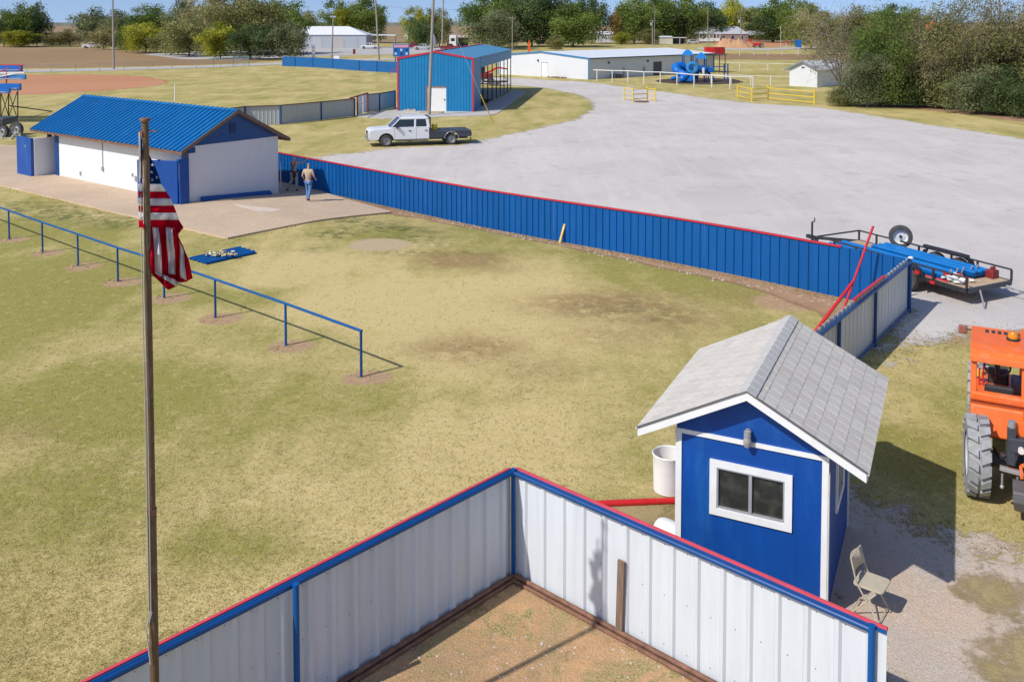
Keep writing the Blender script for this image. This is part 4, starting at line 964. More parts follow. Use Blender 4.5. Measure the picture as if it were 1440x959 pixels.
# ------------------------------------------------------------------ pickup maker (local x from front bumper to back, y to the far side, z up)
def extr(prof, y0, y1):
    return [(p[0], y0, p[1]) for p in prof], (0, y1-y0, 0)
def pickup(name, label, loc, rz, paint, bed='box', L=5.9, group=None, detail=True):
    t = thing(name, label, 'pickup truck', loc, rz, group); Wd = 1.98; s = L/5.9
    if bed == 'flat': cabx = [1.48, 2.22, 3.98, 4.17]
    else: cabx = [1.5*s, 2.15*s, 3.55*s, 3.75*s]
    hood = 1.20; belt = 1.26; roof = 1.96
    lower = [(.03, .50), (.0, .62), (.02, 1.0), (.10, hood-.06), (.35, hood), (cabx[0], belt+.0), (cabx[3], belt), (cabx[3], .48), (2.0*s, .48)]
    # lower body with a front wheel arch
    ax, r_ = (1.2 if bed == 'flat' else 1.02*s), .45
    arch = [(ax+(r_+.08)*math.cos(R(a)), .40+(r_+.08)*math.sin(R(a))) for a in range(10, 171, 20)]
    poly = [(.03, .48), (.0, .60), (.02, 1.0), (.10, hood-.05), (.35, hood), (cabx[0], belt), (cabx[3], belt), (cabx[3], .46), (ax+r_+.09, .46)]+arch+[(ax-r_-.09, .46)]
    body = MB(); p, e = extr(poly, 0, .30); body.prism(p, e); p, e = extr(poly, Wd-.30, Wd); body.prism(p, e)
    p, e = extr([(.02, .62), (.02, 1.0), (.10, hood-.05), (.35, hood+.015), (cabx[0], belt+.02), (cabx[3], belt), (cabx[3], .62)], .301, Wd-.301); body.prism(p, e)
    bo = body.build('body', paint, t, bevel=.055 if detail else 0)
    for yy in (.285, Wd-.297): MB().bb(ax-r_-.12, ax+r_+.12, yy, yy+.012, .40, .93).build('wheel_well', DARK, t)
    # cab: greenhouse walls, roof, and dark glass set in
    g = MB(); i_ = .12
    c0, c1, c2, c3 = cabx
    def gh(x, z, side): # inset grows with height
        k = i_*(z-belt)/(roof-belt)+.03; return (x, k if side < 0 else Wd-k, z)
    pillars = [((c0+.02, belt), (c1, roof), .09), (((c1+c2)/2-.02+.1, belt), ((c1+c2)/2+.12, roof), .13), ((c3-.04, belt), (c2+.05, roof), .2)]
    for sd_ in (-1, 1):
        for (a, b, ww) in pillars:
            A0, A1 = gh(a[0]-ww/2, a[1], sd_), gh(a[0]+ww/2, a[1], sd_); B0_, B1_ = gh(b[0]-ww/2, b[1], sd_), gh(b[0]+ww/2, b[1], sd_); o_ = .06*(-sd_)
            g.hexa([A0, A1, (A1[0], A1[1]+o_, A1[2]), (A0[0], A0[1]+o_, A0[2]), B0_, B1_, (B1_[0], B1_[1]+o_, B1_[2]), (B0_[0], B0_[1]+o_, B0_[2])])
        k1 = gh(c1-.02, roof-.07, sd_); k2 = gh(c2+.1, roof-.07, sd_); g.beam(k1, k2, .06, .12)
        g.beam(gh(c0, belt+.02, sd_), gh(c3, belt+.02, sd_), .07, .08)
    g.hexa([(c1-.05, i_+.03, roof-.05), (c2+.14, i_+.03, roof-.05), (c2+.14, Wd-i_-.03, roof-.05), (c1-.05, Wd-i_-.03, roof-.05), (c1+.08, i_+.1, roof+.03), (c2+.06, i_+.1, roof+.03), (c2+.06, Wd-i_-.1, roof+.03), (c1+.08, Wd-i_-.1, roof+.03)])
    g.build('cab', paint, t, bevel=.02 if detail else 0)
    gl = MB(); q = .02
    for sd_ in (-1, 1):
        a, b = gh(c0, belt, sd_), gh(c3, belt, sd_); c_, d_ = gh(c2+.1, roof-.06, sd_), gh(c1, roof-.06, sd_); iy = q*(-sd_)+.012*(-sd_)
        P_ = [(x, y+iy, z) for x, y, z in (a, b, c_, d_)]; pm = [tuple((Vector(P_[0])+Vector(P_[1]))/2+Vector((.14, 0, 0))), tuple((Vector(P_[2])+Vector(P_[3]))/2+Vector((.14, 0, 0)))]
        MB().quad(P_[0], pm[0], pm[1], P_[3]).build('side_window', GLASS, t); MB().quad(pm[0], P_[1], P_[2], pm[1]).build('side_window', GLASS, t)
    MB().quad((c0+.03, .06, belt+.03), (c0+.03, Wd-.06, belt+.03), (c1-.02, Wd-.17, roof-.02), (c1-.02, .17, roof-.02)).build('windscreen', GLASS, t)
    MB().quad((c3-.02, .1, belt), (c3-.02, Wd-.1, belt), (c2+.12, Wd-.18, roof-.04), (c2+.12, .18, roof-.04)).build('rear_window', GLASS, t)
    MB().bb(.2, c3-.1, .35, Wd-.35, belt-.2, belt-.12).build('interior', DARK, t)
    MB().bb(-.10, .12, .02, Wd-.02, .40, .66).build('front_bumper', CHROME if detail else paint, t, bevel=.03)
    MB().bb(-.03, .03, .5, Wd-.5, .72, 1.02).build('grille', DARK, t)
    for yy in (.08, Wd-.46): MB().bb(-.035, .12, yy, yy+.38, .78, 1.0).build('headlight', mat('headlight_lens', (.6, .58, .5), .2), t, bevel=.02)
    if detail:
        for yy in (-.20, Wd+.02): MB().bb(c0+.38, c0+.50, yy, yy+.18, belt-.02, belt+.22).build('mirror', DARK, t, bevel=.02)
        for x in (c0+1.25, c2-.12): MB().bb(x, x+.17, -.035, .0, belt-.22, belt-.17).build('door_handle', DARK, t)
        for x in (c0+.28, (c1+c2)/2+.16): MB().bb(x, x+.012, -.004, .001, .5, belt).build('door_seam', DARK, t)
        MB().bb(ax+r_+.15, c3-.1, -.1, .0, .36, .41).build('running_board', DARK, t)
        for k in range(3): MB().bb(c1+.02+k*.0, c1+.10, .5+k*.35, .62+k*.35, roof+.028, roof+.06).build('roof_marker', mat('amber_lens', (.5, .2, .03), .3), t)
    MB().bb(.6, L-.15, .5, Wd-.5, .36, .5).build('chassis', DARK, t)
    if bed == 'flat':
        bx0, bx1 = 4.24, L
        MB().bb(bx0+.0, bx1, -.08, Wd+.08, .88, .98).build('bed_deck', CHAR, t, bevel=.012)
        rx = 5.72
        for yy in (-.075, Wd+.015):
            ar = [(rx+.50*math.cos(R(a)), .44+.50*math.sin(R(a))) for a in range(0, 181, 20)]
            MB().prism(*extr([(bx0, .50), (bx0, .879), (bx1, .879), (bx1, .56), (rx+.54, .56)]+ar+[(rx-.54, .50)], yy, yy+.06)).build('side_skirt', CHAR, t)
            mb = MB(); pts = [Vector((rx+.50*math.cos(R(a)), yy-.02, .44+.50*math.sin(R(a)))) for a in range(0, 181, 15)]; mb.path(pts, .022, 6); mb.build('fender_lip', STEEL, t, smooth=True)
        MB().bb(bx0-.04, bx0+.04, .0, .08, .6, 1.95).build('rack_post', DARK, t); MB().bb(bx0-.04, bx0+.04, Wd-.08, Wd, .6, 1.95).build('rack_post', DARK, t)
        MB().bb(bx0-.05, bx0+.05, .08, Wd-.08, 1.88, 1.96).bb(bx0-.04, bx0+.04, .08, Wd-.08, 1.35, 1.42).build('rack_rail', DARK, t)
        mesh_ = MB(); 
        for k in range(8): mesh_.bb(bx0-.01, bx0+.01, .2+k*.21, .22+k*.21, 1.42, 1.88)
        tag(mesh_.build('rack_mesh', DARK, t), kind='stuff')
        MB().bb(5.35, 5.75, .85, 1.2, .981, 1.0).build('hitch_plate', DARK, t)
        MB().bb(bx1, bx1+.05, .0, Wd, .62, .80).build('rear_bumper', CHAR, t)
        MB().tube((bx1-.05, -.10, .50), (bx1-.05, -.10, .28), .05, 4).build('mud_flap', DARK, t)
        for yy, sg in ((.02, -1), (Wd-.02, 1)):
            wheel(t, (ax, yy+.10*-sg, .40), .40, .26, (0, sg, 0)); wheel(t, (rx, yy+.05*-sg, .40), .40, .24, (0, sg, 0)); wheel(t, (rx, yy+.32*-sg, .40), .39, .22, (0, sg, 0), rim=DARK)
    else:
        bx = c3+.04; z1 = 1.2; rx = L-1.15*s
        ar = [(rx+.48*math.cos(R(a)), .40+.48*math.sin(R(a))) for a in range(10, 171, 20)]
        b = MB()
        for yy in (0, Wd-.12): p, e = extr([(bx, .5), (bx, z1), (L-.06, z1), (L, .6), (L-.02, .5)]+[(rx+.5, .5)]+ar+[(rx-.5, .5)], yy, yy+.12); b.prism(p, e)
        b.bb(L-.1, L-.02, .121, Wd-.121, .6, z1); b.bb(bx, L-.11, .121, Wd-.121, .6, .7)
        b.build('cargo_bed', paint, t)
        MB().bb(L-.02, L+.12, .1, Wd-.1, .42, .60).build('rear_bumper', CHROME, t)
        for yy, sg in ((.12, -1), (Wd-.12, 1)):
            wheel(t, (ax, yy, .40), .40, .25, (0, sg, 0), n=14); wheel(t, (rx, yy, .40), .40, .25, (0, sg, 0), n=14)
    return t
gA, gB = G(543.5, 207), G(638, 205)
uT = (gB-gA); uT.z = 0; uT.normalize(); angT = math.atan2(uT.y, uT.x)+R(6); uT = Vector((math.cos(angT), math.sin(angT), 0))
o_ = gA-uT*1.2
sc_t = (gB.xy-gA.xy).length/(5.72-1.2)
trk = pickup('pickup_truck', 'white crew cab pickup truck with black flatbed parked at the gravel edge', (o_.x, o_.y, o_.z), angT, CARW, 'flat', 7.12)
# small yellow winch on the bed
M = Matrix.Translation(o_)@Matrix.Rotation(angT, 4, 'Z')
MB().bb(-.16, .14, -.2, .2, 0, .16).tube((-.02, -.24, .28), (-.02, .24, .28), .14, 12).bb(.12, .2, -.1, .1, 0, .42).solo('winch', 'yellow winch standing on the flatbed behind the white cab', 'winch', YELLOW, M@Vector((4.62, .62, .98)), angT)

# ------------------------------------------------------------------ utility trailer
TR0 = AT(1359, 419, 25.6); TR0.z = 0; dT = Vector((-.45, .893, 0)); aT = math.atan2(dT.x*-1, dT.y)   # local y along dT, local x to the far side
tr = thing('utility_trailer', 'black flatbed utility trailer with rails and spare wheel carrying blue metal sheets', 'trailer', TR0, aT)
TW, TLn, dz_, rz_ = 1.95, 5.65, .50, .82
for x in (0, TW): MB().bb(x-.04, x+.04, 0, TLn, dz_-.12, dz_).build('side_rail', DARK, tr)
for k in range(13):
    MB().bb(.041+k*.144, .041+k*.144+.138, .02, TLn-.02, dz_-.04, dz_-.002).build('deck_plank', PINE, tr)
MB().bb(.05, TW-.05, -.05, .04, dz_-.12, dz_-.0).build('rear_beam', CHAR, tr); MB().bb(.05, TW-.05, TLn-.04, TLn+.03, dz_-.12, dz_-.0).build('front_beam', DARK, tr)
for x in (0, TW):
    MB().tube((x, .0, rz_), (x, TLn, rz_), .028, 8).build('top_rail', DARK, tr, smooth=True)
    for y in (0, 1.1, 2.0, 3.2, 4.0, 4.9, TLn): MB().bb(x-.025, x+.025, y-.025, y+.025, dz_, rz_-.01).build('rail_post', DARK, tr)
MB().tube((0, TLn, rz_), (TW, TLn, rz_), .028, 8).build('front_top_rail', DARK, tr, smooth=True)
MB().bb(TW-.06, TW+.05, 1.4, 3.0, rz_+.02, rz_+.10).build('ramp_bar', DARK, tr)
for sx in (0, TW):
    MB().beam((sx, TLn, dz_-.06), (TW/2, TLn+1.15, dz_-.06), .07, .1).build('tongue_arm', DARK, tr)
MB().bb(TW/2-.06, TW/2+.06, TLn+1.0, TLn+1.45, dz_-.12, dz_).build('coupler', DARK, tr)
MB().tube((TW/2-.1, TLn+1.12, .12), (TW/2-.1, TLn+1.12, 1.0), .035, 8).beam((TW/2-.1, TLn+1.12, 1.0), (TW/2+.12, TLn+1.22, 1.0), .03, .03).tube((TW/2+.12, TLn+1.22, .98), (TW/2+.12, TLn+1.22, 1.12), .02, 6).build('jack', DARK, tr)
for sx, sg in ((-.17, -1), (TW+.17, 1)):
    for yy in (1.85, 2.68):
        wheel(tr, (sx, yy, .36), .36, .22, (sg, 0, 0), rim=mat('white_wheel', (.6, .6, .6), .4))
    x0, x1 = (sx-.13, sx+.13)
    fm = MB(); yc = 2.265; pts = [(-.95, .40), (-.80, .72), (-.5, .84), (.5, .84), (.80, .72), (.95, .40)]
    for (a, za), (b, zb_) in zip(pts[:-1], pts[1:]): fm.hexa([(x0, yc+a, za), (x1, yc+a, za), (x1, yc+b, zb_), (x0, yc+b, zb_), (x0, yc+a, za+.012), (x1, yc+a, za+.012), (x1, yc+b, zb_+.012), (x0, yc+b, zb_+.012)])
    fm.build('fender', DARK, tr)
for x in (-.05, ): MB().bb(-.07, -.042, 1.0, 1.16, .38, .46).build('marker_light', REDB, tr)
MB().bb(-.312, -.30, 1.34, 1.5, .62, .72).build('reflector', REDB, tr)
for q_ in (1.85, 2.68): MB().tube((-.1, q_, .36), (TW+.1, q_, .36), .04, 6).build('axle', DARK, tr)
spc = Vector((TW-.02, 3.55+.35, .98)); wheel(tr, spc, .37, .21, Vector((-.75, -.66, 0)).normalized(), rim=mat('white_wheel', (.6, .6, .6), .4))
MB().beam((TW, 3.9, dz_), (TW, 3.9, .95), .05, .05).build('spare_mount', DARK, tr)
MB().beam((.5, -.05, .42), (.2, -.42, .06), .04, .02).build('chain', GALV, tr); MB().beam((TW-.3, -.05, .42), (TW+.1, -.65, .1), .03, .02).build('strap', GALV, tr)
Mt = tr.matrix_basis
def tl(x, y, z): return Mt@Vector((x, y, z))
load = thing('metal_sheet_stack', 'long stack of bright blue ribbed sheets lying on the trailer deck', 'sheet stack', tl(1.0, 2.5, dz_))
BLUE_L = mat('bright_blue_sheet', (.004, .155, .46), .38, var=.08, scale=1, dirt=((.03, .22, .5), .4, 2))
for (x0, x1, y0, y1, z, n) in ((.12, 1.0, .95, 5.35, dz_+.05, 4), (1.02, 1.86, .55, 4.3, dz_+.08, 5)):
    sheet_stack(load, tl(x0, y0, 0), tl(x1, y0, 0), tl(x1, y1, 0), tl(x0, y1, 0), z, n, BLUE_L, nrib=3, th=.028)
for (x0, x1, y0, y1) in ((.1, .14, .7, 5.0), (.95, 1.0, .7, 1.4)):
    MB().bb(x0, x1, y0, y1, dz_+.002, dz_+.045).solo('red_trim_strip', {.1: 'thin red trim strip beside the stack of blue sheets on the trailer', .95: 'short red trim strip at the back end of the trailer load'}[x0], 'trim', RED, tl(0, 0, 0), aT)
cl_ = MB()
for i in range(22):
    p = Vector((rng.uniform(.12, .75), rng.uniform(.35, .95), dz_+.05+abs(rng.normal(0, .06)))); M_ = Matrix.Rotation(rng.uniform(0, 6), 3, 'Z')@Matrix.Rotation(rng.uniform(-.7, .7), 3, 'X')
    cl_.box(p, (rng.uniform(.1, .26), rng.uniform(.06, .16), rng.uniform(.03, .09)), M_, [0, 0, 1, 2][i % 4])
tag(cl_.solo('offcuts', 'heap of white and red scraps at the back of the trailer deck', 'scraps', [WHITE, REDB, GALV], tl(0, 0, 0), aT), kind='stuff')
for i, x in enumerate((.35, .62, .88, 1.25, 1.5)):
    sg = MB(); pts = [tl(x, .9, dz_+.0), tl(x+.05, .82, dz_+.26), tl(x+.13, .86, dz_+.30)]; sg.path(pts, .02, 6)
    sg.solo('bent_bracket', ['grey bent bracket nearest the rail at the end of the trailer load', 'grey bent bracket second from the near rail on the trailer', 'middle grey bent bracket at the end of the trailer load', 'grey bent bracket second from the far rail on the trailer', 'grey bent bracket nearest the dark red tool bag'][i], 'bracket', GALV, pts[0], world=True, group='brackets at the end of the trailer load')
MB().box((0, 0, .12), (.3, .26, .24)).box((.1, .05, .26), (.16, .1, .1)).solo('tool_bag', 'dark red tool bag at the far back corner of the trailer deck', 'bag', DRED, tl(1.72, .45, dz_), aT, bevel=.03)

# ------------------------------------------------------------------ orange lift machine
MO = G(1372, 692); mdir = Vector((.456, .89, 0)); aM = math.atan2(-mdir.x, mdir.y)
mc = thing('lift_machine', 'orange rough terrain forklift seen from behind with big grey tyres', 'forklift', MO, aM)
# local: x right, y forward; rear left wheel centre at (0,0)
LR = .655
for (x, y, sg) in ((0, 0, -1), (0, 2.75, -1), (2.05, 0, 1), (2.05, 2.75, 1)):
    wheel(mc, (x, y, LR), LR-.04, .35, Vector((sg, -.085 if y == 0 else 0, 0)).normalized(), rubber=RUBBERG, rim=mat('pale_rim', (.52, .5, .5), .4, var=.1), lug=18, n=36)
MB().bb(.45, 1.6, .0, 3.3, .55, .90).build('chassis', DARK, mc)
for q_ in (0, 2.75): MB().tube((.1, q_, LR), (1.95, q_, LR), .13, 10).build('axle', DARK, mc)
MB().bb(-.12, .72, .35, 2.2, .84, 1.40).build('body', ORANGE, mc, bevel=.04)
MB().prism([(-.11, .20, .92), (-.11, .33, 1.40), (-.11, .62, 1.40), (-.11, .62, .92)], (.82, 0, 0)).build('rear_panel', ORANGE, mc, bevel=.03)
# cab frame
cx0, cx1, cy0, cy1, cz0, cz1 = -.12, .76, .42, 1.62, 1.47, 2.31
for x in (cx0+.05, cx1-.05):
    MB().beam((x, cy0+.0, cz0), (x, cy0+.12, cz1-.18), .10, .12, up=(0, 1, 0)).build('cab_post', ORANGE, mc, bevel=.02)
    MB().beam((x, cy1, cz0-.2), (x, cy1, cz1), .08, .08, up=(0, 1, 0)).build('cab_post', ORANGE, mc, bevel=.02)
MB().bb(cx0, cx1, cy0-.06, cy0+.1, cz0-.02, cz0+.14).build('rear_sill', ORANGE, mc, bevel=.04)
MB().bb(cx0, cx1, cy0-.02, cy0+.06, cz0-.12, cz0-.03).build('painted_sill_shadow', mat('shadow_orange', (.35, .07, .02), .5), mc)  # strip in darkened orange paints the shadow below the rear sill
rf = MB(); pr_ = [(cy0-.02, cz1-.19), (cy0+.0, cz1-.09), (cy0+.12, cz1-.01), (cy0+.34, cz1+.03), (cy1+.08, cz1+.06), (cy1+.08, cz1-.0), (cy0+.34, cz1-.04), (cy0+.18, cz1-.08), (cy0+.07, cz1-.12), (cy0+.05, cz1-.19)]
rf.prism([(cx0-.01, y, z) for y, z in pr_], (cx1-cx0+.02, 0, 0)); rf.build('cab_roof', ORANGE, mc, bevel=.015)
for k in range(6): MB().bb(cx0+.22+k*.1, cx0+.28+k*.1, cy1-.22, cy1-.06, cz1+.045, cz1+.058).build('roof_vent', DARK, mc)
be = MB().lathe((cx0+.66, cy1-.42, cz1+.04), [(.0, 0), (.11, 0), (.11, .035), (.08, .04)], n=14).build('beacon_base', DARK, mc, smooth=True)
MB().lathe((cx0+.66, cy1-.42, cz1+.075), [(.085, 0), (.085, .07), (.06, .11), (0, .12)], n=14).build('beacon', mat('amber_beacon', (.65, .22, .01), .2), be, smooth=True)
sw_o = MB(); c_ = Vector((cx0+.42, cy1-.55, 1.88)); ax_ = Vector((0, -.55, .84)).normalized(); a_ = Vector((1, 0, 0)); b_ = ax_.cross(a_)
ring = [c_+a_*(.21*math.cos(2*math.pi*i/20))+b_*(.21*math.sin(2*math.pi*i/20)) for i in range(21)]
sw_o.path(ring, .016, 6).tube(c_-ax_*.0, c_-ax_*.35, .03, 8).beam(c_, ring[0], .04, .012).beam(c_, ring[10], .04, .012).beam(c_, ring[15], .04, .012).sphere(c_, .05, 8, 6)
sw_o.build('steering_wheel', DARK, mc, smooth=True)
MB().bb(cx0+.28, cx0+.62, cy1-.12, cy1+.02, 1.35, 1.68).build('dashboard', DARK, mc, bevel=.03)
MB().bb(cx0+.66, cx0+.95, cy1-.5, cy1+.0, 1.3, 1.6).build('side_console', CHAR, mc, bevel=.03)
MB().bb(cx0+.10, cx0+.2, cy1-.2, cy1-.1, 1.52, 1.62).build('gauge', mat('yellow_gauge', (.7, .6, .1), .4), mc)
MB().bb(cx0+.22, cx0+.68, cy0+.14, cy0+.22, 1.40, 1.70).bb(cx0+.22, cx0+.68, cy0+.221, cy0+.66, 1.38, 1.48).build('seat', mat('black_seat', (.025, .025, .027), .6), mc, bevel=.05)
MB().tube((cx0+.14, cy1-.3, 1.3), (cx0+.14, cy1-.3, 1.72), .015).tube((cx0+.2, cy1-.3, 1.3), (cx0+.2, cy1-.28, 1.76), .012).build('lever', REDB, mc)
MB().box((cx0-.15, cy1+.06, cz1-.03), (.15, .05, .17)).build('mirror', mat('brown_mirror', (.28, .11, .08), .4), mc, bevel=.03)
MB().beam((cx0-.12, cy1+.06, cz1-.02), (cx0+.05, cy1+.04, cz1-.02), .02, .02).build('mirror_arm', DARK, mc)
# boom, carriage and engine side at the right
MB().beam((.86, -.45, 1.20), (.90, 4.2, 1.55), .24, .30).build('boom', ORANGE, mc, bevel=.02)
MB().beam((.72, -.10, 1.28), (.76, 3.2, 1.52), .04, .24).build('boom_side_plate', mat('pink_orange_plate', (.75, .21, .12), .4), mc)
MB().bb(1.12, 1.9, .3, 2.4, .85, 1.45).build('engine_cover', ORANGE, mc, bevel=.05)
MB().beam((.50, -.46, .80), (.50, -.46, 1.42), .13, .12).build('hinge_block', CHAR, mc, bevel=.015)
MB().tube((.50, -.46, 1.42), (.50, -.46, 1.52), .06, 10).build('pin', GALV, mc, smooth=True)
MB().bb(.46, .70, -.53, -.33, 1.02, 1.26).build('valve_block', CHAR, mc, bevel=.02)
MB().tube((.64, -.60, 1.10), (.64, -.53, 1.10), .05, 12).build('rear_light', mat('clear_lens', (.7, .68, .62), .2), mc, smooth=True)
MB().bb(.50, .74, -.40, -.34, 1.26, 1.50).build('orange_bracket', ORANGE, mc, bevel=.01)
MB().beam((.34, -.48, .72), (.9, -.46, .66), .09, .07).build('tow_bar', STEEL, mc, bevel=.01)
for x in (.38, .60): MB().tube((x, -.47, .62), (x, -.47, .42), .018, 8).sphere((x, -.47, .40), .035, 8, 6).build('bolt', STEEL, mc, smooth=True)
MB().path([Vector((.25, .1, .80)), Vector((.38, -.3, .80)), Vector((.5, -.42, .95))], .022, 6).path([Vector((.58, -.46, 1.10)), Vector((.70, -.5, .95)), Vector((.72, -.3, .7))], .02, 6).build('hose', DARK, mc, smooth=True)
cw = MB(); cw.prism([(.55, -.86, .22), (.52, -.94, .40), (.52, -.90, .56), (.52, -.50, .60), (.55, -.50, .22)], (1.3, 0, 0)); cw.build('counterweight', mat('dark_grey_weight', (.10, .095, .10), .5, var=.2, scale=4), mc, bevel=.03)
MB().beam((.66, -.52, .62), (.64, -.5, .82), .05, .05).beam((.64, -.52, .82), (.78, -.5, .90), .05, .05).build('hitch_plate', ORANGE, mc, bevel=.01)
MB().beam((.74, -.82, .36), (.74, -.60, 1.35), .05, .05).build('orange_stay', mat('pink_orange_plate', (.75, .21, .12), .4), mc, bevel=.01)

# ------------------------------------------------------------------ people
def person(label, g, rz, joints, parts, fingers=True):
    """joints: name -> (x,y,z,r, parent). Skin modifier bodies evaluated to one mesh each."""
    t = thing('person', label, 'person', g, rz)
    def skin(name, js, m, parent, sub=1, root=None):
        names = list(js); me = bpy.data.meshes.new(name)
        idx = {n_: i for i, n_ in enumerate(names)}
        me.from_pydata([js[n_][:3] for n_ in names], [(idx[n_], idx[js[n_][4]]) for n_ in names if js[n_][4]], [])
        o = bpy.data.objects.new(name, me); col.objects.link(o)
        md = o.modifiers.new('s', 'SKIN'); md.use_smooth_shade = True
        for i, n_ in enumerate(names):
            sv_ = me.skin_vertices[0].data[i]; r = js[n_][3]; sv_.radius = r if isinstance(r, tuple) else (r, r); sv_.use_root = (n_ == (root or names[0]))
        sb = o.modifiers.new('u', 'SUBSURF'); sb.levels = sub; sb.render_levels = sub
        dg = bpy.context.evaluated_depsgraph_get(); ev = o.evaluated_get(dg); nm = bpy.data.meshes.new_from_object(ev); nm.materials.append(m)
        o.modifiers.clear(); o.data = nm; o.parent = parent; return o
    bo = skin('body', joints, SKIN, t, 1)
    for nm, js, m in parts: skin(nm, js, m, t, 1)
    return t
def figure(pose):
    """joint dictionary; pose gives hands, knees, feet (x right, y forward)"""
    J = {}
    J['pelvis'] = (0, 0, .95, (.13, .09), None); J['waist'] = (0, .0, 1.10, (.12, .085), 'pelvis'); J['chest'] = (0, .01, 1.33, (.15, .10), 'waist')
    J['neck0'] = (0, .0, 1.47, .055, 'chest'); J['neck'] = (0, .02, 1.53, .05, 'neck0'); J['head'] = (0, .035, 1.62, (.075, .09), 'neck'); J['crown'] = (0, .03, 1.71, (.07, .085), 'head')
    J['nose'] = (0, .125, 1.61, .014, 'head')
    for s, n in ((-1, 'l'), (1, 'r')):
        sh, el, ha = pose['sh'+n], pose['el'+n], pose['ha'+n]
        J['sh'+n] = (*sh, .055, 'chest'); J['el'+n] = (*el, .04, 'sh'+n); J['ha'+n] = (*ha, .026, 'el'+n)
        E_, H_ = Vector(el), Vector(ha); d = (H_-E_).normalized(); sd = d.orthogonal().normalized()
        pm = H_+d*.07; J['pm'+n] = (*pm, (.032, .022), 'ha'+n)
        for k in range(4):
            o_ = sd*(.027*(k-1.5)/1.5); f1 = pm+d*(.045+.008*(1.5-abs(k-1.5)))+o_; f2 = f1+d*.03+Vector((0, 0, -.012)); J['f%d%s' % (k, n)] = (*f1, .009, 'pm'+n); J['g%d%s' % (k, n)] = (*f2, .008, 'f%d%s' % (k, n))
        th = H_+d*.03+sd*.045; J['th'+n] = (*th, .010, 'ha'+n)
        J['hip'+n] = (s*.09, 0, .88, .085, 'pelvis'); J['kn'+n] = (*pose['kn'+n], .055, 'hip'+n); J['an'+n] = (*pose['an'+n], .038, 'kn'+n)
        tx = pose['an'+n]; J['toe'+n] = (tx[0], tx[1]+.14, max(.035, tx[2]-.05), .035, 'an'+n)
    return J
def cloth(J, names, grow, reparent={}):
    out = {}
    for n in names:
        x, y, z, r, p = J[n]; r = tuple(q+grow for q in r) if isinstance(r, tuple) else r+grow; p = reparent.get(n, p)
        out[n] = (x, y, z, r, p if p in names else None)
    return out
# walking man in jeans, seen from behind
pz = dict(shl=(-.19, 0, 1.42), shr=(.19, 0, 1.42), ell=(-.28, -.06, 1.16), elr=(.29, -.03, 1.15), hal=(-.25, .12, 1.00), har=(.27, .16, 1.02), knl=(-.09, .10, .50), knr=(.10, -.05, .50), anl=(-.08, .02, .09), anr=(.09, -.24, .15))
J = figure(pz); mids = dict(J); 
gP = G(434, 285)
shirt = cloth(J, ['chest', 'waist', 'pelvis', 'shl', 'shr'], .025, {'waist': 'chest', 'pelvis': 'waist'}); shirt['chest'] = (*shirt['chest'][:4], None)
for n in 'lr': s_, e_ = Vector(pz['sh'+n]), Vector(pz['el'+n]); shirt['sl'+n] = (*(s_.lerp(e_, .75)), .062, 'sh'+n)
pants = cloth(J, ['pelvis', 'hipl', 'hipr', 'knl', 'knr', 'anl', 'anr'], .022)
shoes = lambda n: {'a': (pz['an'+n][0], pz['an'+n][1]-.02, max(.05, pz['an'+n][2]-.03), .052, None), 'b': (pz['an'+n][0], pz['an'+n][1]+.16, max(.04, pz['an'+n][2]-.06), .045, 'a')}
hat = {'a': (0, .03, 1.69, (.09, .105), None), 'b': (0, .03, 1.75, (.075, .09), 'a')}
man = person('man in tan shirt, light cap and blue jeans walking on the concrete slab', gP+Vector((0, 0, .07)), R(-12), J, [('shirt', shirt, SHIRTT), ('jeans', pants, DENIM), ('shoe', shoes('l'), BLACKC), ('shoe', shoes('r'), BLACKC), ('cap', hat, BLOND)])
# second man working at the fence, stooping slightly, arms up
pz = dict(shl=(-.19, 0, 1.42), shr=(.19, .02, 1.42), ell=(-.22, .26, 1.38), elr=(.36, .24, 1.38), hal=(-.02, .42, 1.46), har=(.42, .44, 1.50), knl=(-.20, .10, .50), knr=(.12, .04, .49), anl=(-.38, -.10, .09), anr=(.10, .0, .09))
J = figure(pz)
shirt = cloth(J, ['chest', 'waist', 'shl', 'shr', 'ell', 'elr', 'hal', 'har'], .025, {'waist': 'chest'}); shirt['chest'] = (*shirt['chest'][:4], None); shirt['hem'] = (0, 0, 1.0, (.15, .11), 'waist')
pants = cloth(J, ['pelvis', 'hipl', 'hipr', 'knl', 'knr', 'anl', 'anr'], .028)
sus = {'a': (-.09, .0, 1.46, .022, None), 'b': (-.10, -.125, 1.36, .018, 'a'), 'c': (0, -.13, 1.2, .02, 'b'), 'd': (0, -.13, 1.02, .02, 'c'), 'e': (.10, -.125, 1.36, .018, 'c'), 'f': (.09, 0, 1.46, .022, 'e')}
belt_ = {'a': (-.17, .0, .99, .04, None), 'b': (-.1, -.12, .97, .045, 'a'), 'c': (.08, -.13, .96, .05, 'b'), 'd': (.18, -.02, .95, .05, 'c')}
hat = {'a': (0, .03, 1.69, (.105, .12), None), 'b': (0, .03, 1.76, (.08, .095), 'a')}
gQ = G(414, 271)
p2 = person('man in grey shirt, dark braces and khaki trousers working at the blue fence', gQ+Vector((0, 0, .07)), R(-18), J, [('shirt', shirt, SHIRTG), ('trousers', pants, KHAKI), ('braces', sus, BLACKC), ('tool_belt', belt_, BLACKC), ('shoe', shoes('l'), BLACKC), ('shoe', shoes('r'), BLACKC), ('hat', hat, SHIRTG)])
MB().sphere((.10, -.16, .84), .12, 10, 8, sc=(.8, .55, 1.1)).build('tool_pouch', BLACKC, p2, smooth=True)
MB().tube((0, 0, 0), (0, 0, 1.62), .03, 8).solo('steel_post', 'thin grey steel post standing at the corner of the white building by the workers', 'post', GALV, G(395, 274), smooth=True)

